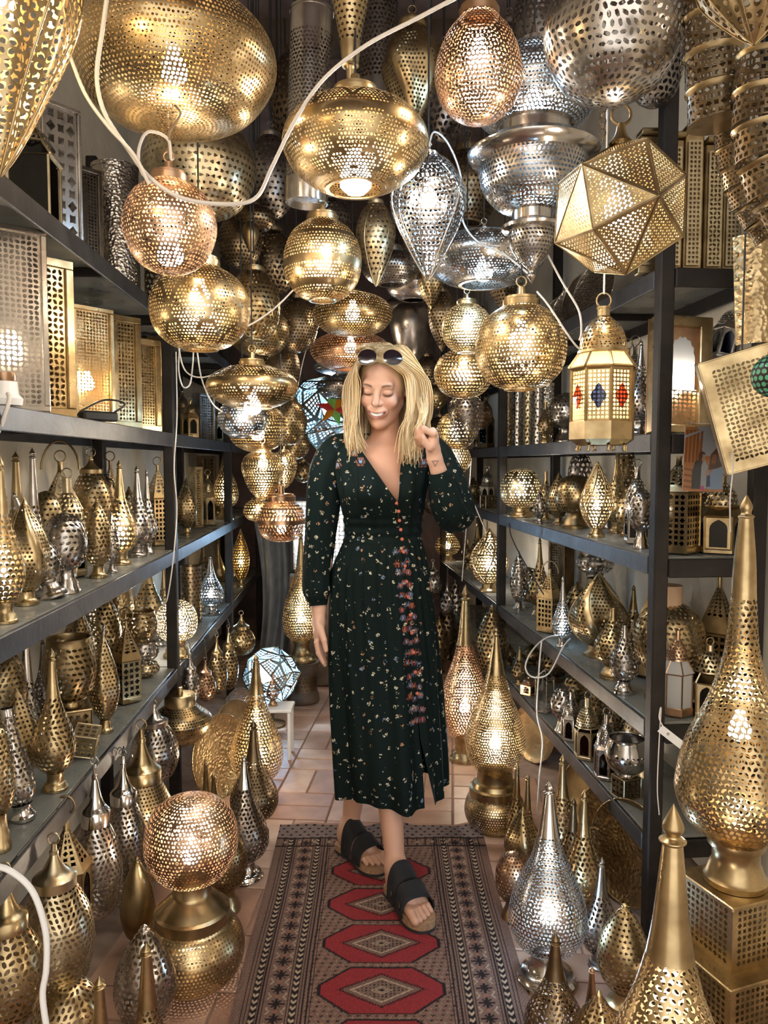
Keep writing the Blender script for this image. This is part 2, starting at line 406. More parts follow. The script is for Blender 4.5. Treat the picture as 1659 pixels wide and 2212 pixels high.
def dusty(name):
    m = glass(name, (.80, .88, .82), .12, .92); nt = m.node_tree; L = nt.links; o = [n for n in nt.nodes if n.type == 'OUTPUT_MATERIAL'][0]; src = o.inputs[0].links[0].from_socket
    d = nn(nt, 'ShaderNodeBsdfDiffuse'); d.inputs[0].default_value = (.34, .33, .29, 1); mx = nn(nt, 'ShaderNodeMixShader'); no = nn(nt, 'ShaderNodeTexNoise'); no.inputs['Scale'].default_value = 7; no.inputs['Detail'].default_value = 6
    tc = nn(nt, 'ShaderNodeTexCoord'); L.new(tc.outputs['Object'], no.inputs['Vector']); L.new(ramp(nt, no.outputs['Fac'], [(.3, (.38,) * 3), (.7, (.62,) * 3)]), mx.inputs[0]); L.new(src, mx.inputs[1]); L.new(d.outputs[0], mx.inputs[2]); L.new(mx.outputs[0], o.inputs[0])
dusty('shelf_glass')
emit('bulb_warm', (1.0, .85, .64), BULB_W)
emit('bulb_yellow', (1.0, .74, .38), BULB_W)
emit('bulb_white', (1.0, .93, .84), BULB_W * 1.1)
emit('bulb_cool', (.44, .70, 1.0), BULB_W * 1.2)
# ================================================================== THE ROOM
Y0, Y1, ZC = -0.7, 6.4, 3.05
def slab(name, pts, z0, z1, mat):
    """prism over a floor polygon"""
    mb = MB(); n = len(pts)
    V = [(x, y, z0) for x, y in pts] + [(x, y, z1) for x, y in pts]
    mb.add(V, [[i, (i + 1) % n, (i + 1) % n + n, i + n] for i in range(n)])
    mb.F.append(np.array([list(range(n))[::-1]])); mb.F.append(np.array([list(range(n, 2 * n))]))
    o = mb.build(name, MATS[mat], smooth=False); o['kind'] = 'structure'; return o
GAP = 0.335
xl = lambda y: LA + LB * y - GAP
xr = lambda y: RA + RB * y + GAP
slab('wall_left', [(xl(Y0) - .12, Y0), (xl(Y0), Y0), (xl(Y1), Y1), (xl(Y1) - .12, Y1)], 0, ZC, 'plaster')
slab('wall_right', [(xr(Y0), Y0), (xr(Y0) + .12, Y0), (xr(Y1) + .12, Y1), (xr(Y1), Y1)], 0, ZC, 'plaster')
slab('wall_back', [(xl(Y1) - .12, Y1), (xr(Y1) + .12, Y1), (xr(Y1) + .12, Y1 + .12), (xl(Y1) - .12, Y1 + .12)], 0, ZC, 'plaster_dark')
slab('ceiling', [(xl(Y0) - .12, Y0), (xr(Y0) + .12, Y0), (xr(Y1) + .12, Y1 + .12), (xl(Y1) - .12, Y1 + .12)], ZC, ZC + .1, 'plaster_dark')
plain('grout', (.30, .20, .15), .9, noise=.2)
floor = slab('floor', [(xl(Y0) - .12, Y0), (xr(Y0) + .12, Y0), (xr(Y1) + .12, Y1 + .12), (xl(Y1) - .12, Y1 + .12)], -.12, -.006, 'grout')
for i, yb in enumerate((0.6, 1.9, 3.2, 4.5, 5.8)):
    mb = MB(); box(mb, ((xl(yb) + xr(yb)) / 2, yb, ZC - .055), (xr(yb) - xl(yb) - .01, .09, .11))
    o = mb.build('beam_%d' % (i + 1), MATS['dark_wood'], smooth=False); o['kind'] = 'structure'
# terracotta tiles laid in pairs, each a piece of the floor
def tile_mat():
    m, nt, p = nodes_of('terracotta'); L = nt.links
    oi = nn(nt, 'ShaderNodeObjectInfo'); tc = nn(nt, 'ShaderNodeTexCoord'); no = nn(nt, 'ShaderNodeTexNoise'); no.inputs['Scale'].default_value = 9; no.inputs['Detail'].default_value = 6
    L.new(tc.outputs['Object'], no.inputs['Vector'])
    c1 = ramp(nt, oi.outputs['Random'], [(0, (.34, .185, .12)), (.5, (.44, .265, .185)), (1, (.52, .345, .25))])
    c2 = ramp(nt, no.outputs['Fac'], [(.3, (.75, .70, .66)), (.7, (1.12, 1.1, 1.08))])
    mx = nn(nt, 'ShaderNodeMixRGB', blend_type='MULTIPLY'); mx.inputs[0].default_value = 1; L.new(c1, mx.inputs[1]); L.new(c2, mx.inputs[2]); L.new(mx.outputs[0], p.inputs['Base Color'])
    p.inputs['Roughness'].default_value = .42; p.inputs['Specular IOR Level'].default_value = .4
    MATS['terracotta'] = m
tile_mat()
TW = .115
mbt = MB(); bevbox(mbt, (0, 0, -.008), (TW * 2 - .005, TW - .005, .016), .003)
tile_me = None
rt = random.Random(5); ang = math.radians(-5)
for i in range(-6, 6):
    for j in range(0, 26):
        cxp, cyp = i * 2 * TW + TW, 0.75 + j * 2 * TW
        rot90 = (i + j) % 2 == 0
        for k in (-1, 1):
            lx, ly = (cxp, cyp + k * TW / 2) if not rot90 else (cxp + k * TW / 2, cyp)
            X = lx * math.cos(ang) - (ly - 2.5) * math.sin(ang); Yy = 2.5 + lx * math.sin(ang) + (ly - 2.5) * math.cos(ang)
            if Yy < 1.0 or Yy > 5.6 or X < LA + LB * Yy + .02 or X > RA + RB * Yy - .02: continue
            if 1.2 < Yy < 2.6 and -.25 < X < .2: continue          # under the runner
            if tile_me is None: o = mbt.build('tile', MATS['terracotta'], floor, smooth=False); tile_me = o.data
            else: o = link('tile', tile_me, floor)
            o.location = (X, Yy, rt.uniform(-.0012, .0008)); o.rotation_euler = (rt.uniform(-.004, .004), rt.uniform(-.004, .004), ang + (PI / 2 if rot90 else 0))
# ================================================================== METAL RACKS
def rack(name, label, a, b, side, zs, ys, y_from, y_to):
    root = thing(name, label, 'shelf')
    yaw = math.atan2(-b, 1.0)
    def xy(y, inset): return a + b * y + side * inset
    def beam(y0, y1, i0, i1, z, h, t, nm, mat, zt=None):
        p = np.array([xy(y0, i0), y0, z]); q = np.array([xy(y1, i1), y1, z]); d = q - p; L = np.linalg.norm(d)
        mb = MB(); bevbox(mb, (0, 0, 0), (t, L, h), .003)
        o = mb.build(nm, MATS[mat], root, smooth=False); o.location = (p + q) / 2; o.rotation_euler = (0, 0, math.atan2(-d[0], d[1])); return o
    for y in ys:
        for ins in (.02, RACK_D - .02):
            mb = MB(); bevbox(mb, (0, 0, 1.2), (.04, .04, 2.4), .004)
            o = mb.build('post', MATS['iron'], root, smooth=False); o.location = (xy(y, ins), y, 0); o.rotation_euler = (0, 0, yaw)
    for z in zs.values():
        ends = [y_from] + [y for y in ys if y_from < y < y_to] + [y_to]
        for e0, e1 in zip(ends[:-1], ends[1:]):
            beam(e0 + .021, e1 - .021, .004, .004, z - .026, .048, .008, 'front_rail', 'iron_worn')
            beam(e0 + .021, e1 - .021, RACK_D - .004, RACK_D - .004, z - .026, .048, .008, 'back_rail', 'iron')
            beam(e0 + .004, e1 - .004, .155, .155, z - .0045, .007, .284, 'shelf_panel', 'shelf_glass')
            n = 3
            for k in range(n + 1):
                y = e0 + .03 + (e1 - e0 - .06) * k / n
                beam(y, y + .0001, .012, RACK_D - .012, z - .02, .02, .02, 'crossbar', 'iron') if False else None
                p = np.array([xy(y, .012), y, z - .02]); q = np.array([xy(y, RACK_D - .012), y, z - .02])
                mb = MB(); bevbox(mb, (0, 0, 0), (np.linalg.norm(q - p), .018, .022), .002)
                o = mb.build('crossbar', MATS['iron'], root, smooth=False); o.location = (p + q) / 2; o.rotation_euler = (0, 0, yaw)
        if side > 0:
            y = ys[0]; p = np.array([xy(y, .04), y - .01, z - .03]); q = np.array([xy(y, RACK_D - .04), y - .01, z - .03])
            mb = MB(); bevbox(mb, (0, 0, 0), (np.linalg.norm(q - p), .012, .05), .003)
            o = mb.build('end_rail', MATS['iron'], root, smooth=False); o.location = (p + q) / 2; o.rotation_euler = (0, 0, yaw)
    return root
rackL = rack('metal_rack', 'long dark iron shelving rack crammed with lamps along the wall beside her lowered arm', LA, LB, -1, ZL, (2.85, 4.2, 5.6), 0.75, 5.6)
rackR = rack('metal_rack', 'dark iron shelving rack with a snapshot hung on its end, beside her raised arm', RA, RB, 1, ZR, (2.05, 3.78, 5.5), 2.05, 5.5)
# ================================================================== LAMP BUILDERS
# profiles run from the bottom up: r in units of the body radius, z in units of the height
ARCH = {
 'drop': [('base', 's', [(0, 0), (.60, 0), (.60, .016), (.53, .024), (.50, .045), (.40, .055), (.36, .09), (.40, .105), (.40, .125)]),
          ('body', 'p', [(.38, .12), (.74, .165), (.96, .25), (1, .31), (.92, .39), (.70, .485), (.48, .575), (.33, .66)]),
          ('spire', 'm', [(.33, .66), (.25, .74), (.19, .83), (.14, .91)]),
          ('finial', 'm', [(.14, .91), (.19, .918), (.10, .928), (.15, .945), (.11, .965), (.03, .99), (0, 1)])],
 'dropb': [('base', 's', [(0, 0), (.74, 0), (.76, .02), (.70, .03), (.66, .05), (.52, .06), (.42, .09), (.38, .13), (.46, .15), (.46, .165)]),
          ('body', 'p', [(.42, .16), (.78, .20), (.97, .28), (1, .335), (.9, .43), (.66, .54), (.44, .63), (.28, .74)]),
          ('spire', 'm', [(.28, .74), (.2, .82), (.13, .91), (.11, .94)]),
          ('finial', 'm', [(.11, .94), (.15, .945), (.09, .955), (.11, .97), (.04, .99), (0, 1)])],
 'dropn': [('base', 's', [(0, 0), (.50, 0), (.52, .016), (.46, .024), (.42, .045), (.38, .055), (.38, .085), (.46, .10), (.46, .115)]),
          ('body', 'p', [(.42, .11), (.80, .155), (.975, .21), (1, .255), (.86, .36), (.56, .46), (.38, .54), (.26, .62), (.20, .74)]),
          ('spire', 'm', [(.20, .74), (.17, .84), (.11, .94)]),
          ('finial', 'm', [(.11, .94), (.13, .945), (.08, .953), (.10, .97), (.04, .99), (0, 1)])],
 'spire': [('base', 's', [(0, 0), (.6, 0), (.6, .02), (.42, .04), (.38, .07), (.42, .08)]),
          ('body', 'p', [(.40, .08), (.8, .12), (1, .19), (.96, .26), (.72, .38), (.46, .50), (.34, .60)]),
          ('spire', 'm', [(.34, .60), (.28, .70), (.22, .82), (.18, .92)]),
          ('finial', 'm', [(.18, .92), (.24, .93), (.14, .94), (.2, .955), (.14, .97), (.04, .99), (0, 1)])],
 'bud': [('base', 's', [(0, 0), (.52, 0), (.52, .03), (.42, .045), (.36, .06), (.34, .115), (.34, .125)]),
          ('body', 'p', [(.30, .12), (.56, .18), (.84, .29), (1, .42), (.96, .54), (.76, .68), (.44, .82), (.14, .94), (.02, 1)])],
 'globe': [('base', 's', [(0, 0), (.66, 0), (.66, .03), (.56, .05), (.54, .09), (.44, .11), (.40, .17), (.46, .19)]),
          ('body', 'p', [(.42, .185), (.72, .245), (.94, .38), (1, .55), (.95, .72), (.76, .87), (.44, .97), (.05, 1)])],
 'egg': [('base', 's', [(0, 0), (.62, 0), (.62, .03), (.5, .045), (.42, .07), (.36, .13), (.40, .15)]),
          ('body', 'p', [(.36, .15), (.74, .23), (.97, .38), (1, .48), (.9, .62), (.66, .77), (.36, .89), (.16, .94)]),
          ('finial', 'm', [(.16, .94), (.18, .95), (.09, .96), (.12, .975), (0, 1)])],
 'vase': [('base', 's', [(0, 0), (.78, 0), (.8, .03), (.7, .045), (.62, .07), (.58, .12), (.66, .14)]),
          ('body', 'p', [(.58, .14), (.92, .22), (1, .32), (.92, .44), (.68, .60), (.48, .76), (.40, .92)]),
          ('neck', 's', [(.40, .92), (.43, .93), (.40, .95), (.42, 1), (.38, 1), (.36, .93)])],
 'bottle': [('base', 's', [(0, 0), (.75, 0), (.75, .035), (.6, .05), (.56, .10), (.45, .12), (.42, .16), (.46, .18)]),
          ('body', 'p', [(.44, .18), (.82, .25), (1, .37), (.94, .50), (.66, .64), (.36, .75), (.24, .82)]),
          ('neck', 's', [(.24, .82), (.2, .86), (.19, .97), (.22, .975), (.22, 1), (.15, 1)])],
 'bowl': [('base', 's', [(0, 0), (.44, 0), (.46, .05), (.40, .10)]),
          ('body', 'p', [(.40, .08), (.78, .2), (.98, .45), (.98, .66), (.82, .90)]),
          ('rim', 's', [(.82, .90), (.80, .96), (.83, 1), (.79, 1), (.76, .96), (.78, .9)])],
 'cyl': [('base', 's', [(0, 0), (1.02, 0), (1.02, .03), (1, .03)]), ('body', 'p', [(1, .03), (1, .35), (1, .7), (1, .97)]),
          ('rim', 's', [(1, .97), (1.03, .97), (1.03, 1), (.97, 1), (.97, .96)])],
 # hanging bodies, z 0..1 = body only
 'pglobe': [('body', 'p', [(.34, 0), (.62, .06), (.9, .23), (1, .45), (.96, .64), (.78, .83), (.45, .965), (.36, .99)]), ('bottom_ring', 's', [(.30, -.012), (.36, -.012), (.36, .012), (.32, .014)])],
 'pfull': [('body', 'p', [(.03, 0), (.38, .035), (.76, .17), (.98, .42), (.97, .62), (.78, .84), (.45, .965), (.36, .99)])],
 'pdisc': [('body', 'p', [(.40, 0), (.62, .07), (.86, .23), (.985, .42), (1, .52), (.94, .68), (.76, .83), (.5, .94), (.26, 1)]), ('bottom_ring', 's', [(.36, -.01), (.42, -.01), (.42, .012), (.38, .012)])],
 'pdiscfull': [('body', 'p', [(.02, 0), (.42, .03), (.74, .14), (.94, .34), (1, .52), (.93, .70), (.74, .86), (.46, .96), (.22, 1)])],
 'pegg': [('body', 'p', [(.02, 0), (.38, .09), (.72, .28), (.95, .55), (1, .70), (.88, .87), (.58, .97), (.36, 1)])],
 'ponion': [('body', 'p', [(.01, 0), (.2, .08), (.52, .25), (.86, .46), (1, .62), (.92, .77), (.64, .91), (.36, .98), (.27, 1)])],
 'peggup': [('body', 'p', [(.04, 0), (.42, .03), (.8, .16), (1, .38), (.96, .58), (.76, .8), (.5, .94), (.38, 1)])],
 'pgourd': [('body', 'p', [(.04, 0), (.4, .02), (.78, .12), (.98, .32), (1, .42), (1, .44)]), ('belt', 's', [(1, .44), (1.04, .445), (1.04, .52), (1, .525)]), ('upper_body', 'p', [(1, .525), (.98, .65), (.84, .82), (.58, .95), (.52, 1)])],
}
NAMES = {'drop': 'teardrop_lamp', 'dropb': 'teardrop_lamp', 'dropn': 'teardrop_lamp', 'spire': 'spire_lamp', 'bud': 'bud_lamp', 'globe': 'globe_lamp', 'egg': 'egg_lamp', 'vase': 'vase_lamp',
         'bottle': 'bottle_lamp', 'bowl': 'pierced_bowl', 'cyl': 'pierced_cylinder', 'pglobe': 'globe_pendant', 'pfull': 'globe_pendant', 'pdisc': 'disc_pendant', 'pdiscfull': 'disc_pendant',
         'pegg': 'egg_pendant', 'ponion': 'onion_pendant', 'peggup': 'egg_pendant', 'pgourd': 'gourd_pendant'}
CATS = {'bowl': 'bowl', 'cyl': 'cylinder lamp'}
BULBP = np.array([(0, -.0), (.55, .12), (.92, .45), (1, .8), (.92, 1.2), (.62, 1.75), (.42, 2.2), (.4, 2.6), (0, 2.6)])
LIT = []
def add_bulb(root, z, rb, kind, x=0, y=0, up=False):
    mb = MB(); pr = catmull(BULBP[[0, 1, 2, 4, 6, 7, 8]], 1) * rb; pr[:, 0] = np.maximum(pr[:, 0], 0)
    if up: pr = pr * [1, 1]
    else: pr = pr
    lathe(mb, pr, 10, sharp=False)
    o = mb.build('bulb', MATS['bulb_' + kind], root); o.location = (x, y, z - rb); LIT.append(root)
    return o
def build_arch(root, kind, H, R, met, base_met, pat, cell, deco=None, sides=4, lobes=None, seg=28):
    for nm, ty, pts in ARCH[kind]:
        pr = np.array(pts, float); mb = MB()
        if kind == 'globe':                       # keep the ball round: the foot takes what height is left
            f = min(max(1 - 1.86 * R / H, .10), .29); pr[:, 1] = np.where(pr[:, 1] <= .19, pr[:, 1] / .185 * f, f + (pr[:, 1] - .185) / .815 * (1 - f))
        pr = pr * [R, H]
        if ty == 'p':
            pr = catmull(pr, 7); pr[:, 0] = np.maximum(pr[:, 0], .0005)
            if pat == 'none': lathe(mb, pr, seg, lobes, sharp=False)
            else: pierced(mb, pr, cell, pat, deco, sides, lobes)
            mb.build(nm, MATS[met], root)
        elif ty == 'm':
            pr = catmull(pr, 4); pr[:, 0] = np.maximum(pr[:, 0], 0)
            lathe(mb, pr, 20, sharp=False); mb.build(nm, MATS[base_met], root)
        else:
            lathe(mb, pr, seg); mb.build(nm, MATS[base_met], root)
def spread_ribs(root, kind, H, R, met, lobes, k, twist, wid):
    """raised seams that follow the body"""
    pts = [p for p in ARCH[kind] if p[0] == 'body'][0][2]; pr = catmull(np.array(pts) * [R, H], 6)
    for i in range(k):
        mb = MB(); zz = (pr[:, 1] - pr[0, 1]) / (pr[-1, 1] - pr[0, 1])
        th = 2 * PI * (i / k) + twist * zz
        q = 1 if lobes is None else 1 + lobes[0] * np.cos(lobes[1] * (th + lobes[2] * pr[:, 1]))
        r = np.maximum(pr[:, 0] * q + .0005, .001)
        tube(mb, np.stack([r * np.cos(th), r * np.sin(th), pr[:, 1]], 1), wid, 5)
        mb.build('seam', MATS[met], root)
DBG = []
def T(kind, px, top, bot, w, where, met, label, lit=None, pat='dot', cell=None, base=None, deco=None, tilt=(0, 0), lobes=None, ribs=None,
      name=None, cat=None, group=None, sides=None, zb=None, px_cell=None, bulb_k=1.0, base_y=None, inset=None, seg=28, hook=False):
    """a standing lamp. px = column of its axis, top/bot = rows of tip and foot, w = body width, all in photo pixels. where: 'LC' shelf, 'F' floor, or ('Y', y, z or None)"""
    if isinstance(where, str) and where != 'F':
        side, key = where[0], where[1]; z = (ZL if side == 'L' else ZR)[key]
        if inset is None:
            best = None
            for ins in np.linspace(.04, .24, 21):
                P = onshelf(side, px, ins, z); e = abs(project(P)[1] + 3 - bot)
                if best is None or e < best[0]: best = (e, ins)
            inset = best[1]
        P = onshelf(side, px, inset, z)
        e = project(P)[1] - bot
        if abs(e) > 25: DBG.append((kind, px, where, 'base off by %d' % e))
    elif where == 'F': P = onz(px, bot, 0.0)
    else:
        Y = where[1]; P = at(px, bot, Y)
        if len(where) > 2 and where[2] is not None: P[2] = where[2]
    Y = P[1]
    if tilt[0] or tilt[1]: Pt = at(px, top, Y)
    Pt = at(px, top, Y); H = max(.03, Pt[2] - P[2]); R = w / 2 * depth(np.array([P[0], Y, P[2] + H / 3])) / FPX
    if cell is None:
        pc = px_cell or {'dot': 6, 'fine': 5, 'spark': 6, 'net': 7, 'leaf': 8, 'whirl': 8, 'petal': 8, 'tri': 8, 'open': 7.5, 'star': 8, 'none': 9}[pat]
        cell = pc * Y / FPX * (1.3 if pat in ('dot', 'fine', 'spark') else 1.2 if pat == 'open' else 1.42)
    cell = max(cell, R * (.05 if w > 70 else .085))
    if sides is None: sides = 8 if pat in ('tri', 'star', 'leaf', 'petal', 'whirl') or (pat == 'open' and w > 90) else 4
    root = thing(name or NAMES[kind], label, cat or CATS.get(kind, 'lamp'), P, (tilt[0], tilt[1], 0), group)
    if lobes: lobes = (lobes[0], lobes[1], lobes[2] / H)
    build_arch(root, kind, H, R, met, base or met, pat, cell, deco, sides, lobes, seg)
    if ribs: spread_ribs(root, kind, H, R, base or met, lobes, ribs[0], ribs[1], R * ribs[2])
    if lit: add_bulb(root, H * (zb if zb is not None else {'drop': .30, 'dropb': .33, 'bud': .42, 'globe': .5, 'egg': .42, 'spire': .22}.get(kind, .4)), min(.024, R * .22) * bulb_k, lit)
    return root
def cord_up(root, zloc, met='cord_black', r=.0022, P=None, x=0, y=0):
    Mi = np.array(root.rotation_euler.to_matrix()); a = np.array([x, y, zloc]); w0 = Mi @ a; up = Mi.T @ np.array([0, 0, ZC - P[2] - w0[2]])
    mb = MB(); tube(mb, [a, a + up / 2, a + up], r, 5); mb.build('cord', MATS[met], root)
def Hn(kind, px, top, bot, w, Y, met, label, lit=None, pat='dot', cell=None, base=None, deco=None, lobes=None, ribs=None, name=None, sides=None, zb=None, px_cell=None,
       collar=1.0, cord='cord_black', tilt=(0, 0), group=None, ring=True, corr=True, seg=32, bulb_r=None, cat='pendant lamp'):
    """a hanging lamp: px axis column, top/bot rows of the body's outline (collar excluded), w its width, Y distance"""
    C = at(px, (top + bot) / 2, Y); dp = depth(C); R = w / 2 * dp / FPX
    el = math.atan2(abs(C[2] - CAMZ), Y); hh = (bot - top) / 2 * dp / FPX
    if corr and kind in ('pglobe', 'pfull', 'pdisc', 'pdiscfull', 'peggup', 'pgourd'):
        b = math.sqrt(max(hh * hh - (R * math.sin(el)) ** 2, (.45 * hh) ** 2)) / math.cos(el)
        if kind in ('pglobe', 'pgourd'): b *= .97
    else: b = hh / math.cos(el) if kind not in ('pegg', 'ponion') else hh
    H = 2 * b; P = C - np.array([0, 0, b])
    pc = px_cell or {'dot': 6, 'fine': 5, 'spark': 6, 'net': 7, 'leaf': 8, 'whirl': 8, 'petal': 8, 'tri': 8, 'open': 7.5, 'star': 8, 'none': 9}[pat]
    if cell is None: cell = pc * Y / FPX * (1.32 if pat in ('dot', 'fine', 'spark') else 1.2 if pat == 'open' else 1.42)
    cell = max(cell, R * .04)
    if sides is None: sides = 8 if pat in ('tri', 'star', 'petal', 'whirl', 'leaf') or (pat == 'open' and w > 120) or (pat in ('dot', 'spark', 'fine') and w > 180) else 4
    root = thing(name or NAMES[kind], label, cat, P, (tilt[0], tilt[1], 0), group)
    if lobes: lobes = (lobes[0], lobes[1], lobes[2] / H)
    bm = base or met
    build_arch(root, kind, H, R, met, bm, pat, cell, deco, sides, lobes, seg)
    if ribs: spread_ribs(root, kind, H, R, bm, lobes, ribs[0], ribs[1], R * ribs[2])
    k = collar * R; t = H
    if collar:
        mb = MB(); lathe(mb, [(.30 * k, t * .975), (.40 * k, t * .975), (.41 * k, t * .975 + .13 * k), (.37 * k, t * .975 + .15 * k), (.37 * k, t * .975 + .20 * k), (.10 * k, t * .975 + .22 * k), (.08 * k, t * .975 + .42 * k), (.05 * k, t * .975 + .44 * k), (0, t * .975 + .45 * k)], 24)
        co = mb.build('collar', MATS[bm], root); t = t * .975 + .45 * k
        if ring:
            mb = MB(); torus(mb, .11 * k, .02 * k, (0, 0, t + .09 * k)); mb.build('ring', MATS[bm], co); t += .18 * k
    cord_up(root, t, cord, P=P)
    if lit: add_bulb(root, H * (zb if zb is not None else .45), bulb_r or min(.026, R * .25), lit)
    return root
def capglobe(px, top, bot, w, Y, met, label, pat='leaf', cap=.32, hook_z=None, base=None, name='hanging_lantern', group=None, px_cell=8, sides=None, ringk=1.0, deco=None, hook_xy=None):
    """globe lantern with a bell cap and ring, hung by a wire hook. top = row of the cap's tip"""
    Pt = at(px, top, Y); Pb = at(px, bot, Y); H = Pt[2] - Pb[2]; P = Pb.copy(); R = w / 2 * depth((Pt + Pb) / 2) / FPX
    el = math.atan2(abs((Pt[2] + Pb[2]) / 2 - CAMZ), Y); H = H / math.cos(el) if el < .5 else H / math.cos(.5)
    root = thing(name, label, 'lantern', P, (0, 0, 0), group); bm = base or met
    hb = H * (1 - cap)
    prof = catmull(np.array([(.03, 0), (.4, .03), (.76, .15), (.98, .4), (1, .52), (.9, .74), (.66, .92), (.5, 1)]) * [R, hb], 6)
    mb = MB(); pierced(mb, prof, px_cell * Y / FPX * (1.3 if pat != 'dot' else 1.1), pat, deco, sides or (8 if pat != 'dot' else 4)); mb.build('body', MATS[met], root)
    c = H * cap
    mb = MB(); lathe(mb, [(.48 * R, hb - .002), (.56 * R, hb - .002), (.57 * R, hb + .2 * c), (.53 * R, hb + .23 * c)] + [tuple(p) for p in catmull([(.53 * R, hb + .23 * c), (.34 * R, hb + .34 * c), (.18 * R, hb + .56 * c), (.10 * R, hb + .74 * c)], 4)[1:]] + [(.12 * R, hb + .75 * c), (.12 * R, hb + .82 * c), (.08 * R, hb + .83 * c), (.07 * R, hb + c), (0, hb + c)], 28)
    co = mb.build('cap', MATS[bm], root)
    rr = .16 * R * ringk; mb = MB(); torus(mb, rr, .022 * R, (0, 0, hb + c + rr * .8), 'y', 18, 6); mb.build('ring', MATS[bm], co)
    zt = hb + c + rr * 1.7
    hz = (hook_z - P[2]) if hook_z else zt + .05
    if hz > zt:
        hx, hy = (0, 0) if hook_xy is None else (hook_xy[0] - P[0], hook_xy[1] - P[1])
        mb = MB(); q = [(0, 0, zt - .012), (.006, 0, zt - .006), (.004, 0, zt + .01), (hx * .9, hy * .9, hz - .012), (hx, hy, hz), (hx - .008, hy, hz + .006), (hx - .016, hy, hz - .004)]
        tube(mb, catmull(q, 4), .0016, 5); mb.build('hook', MATS['iron_worn'], root)
    return root
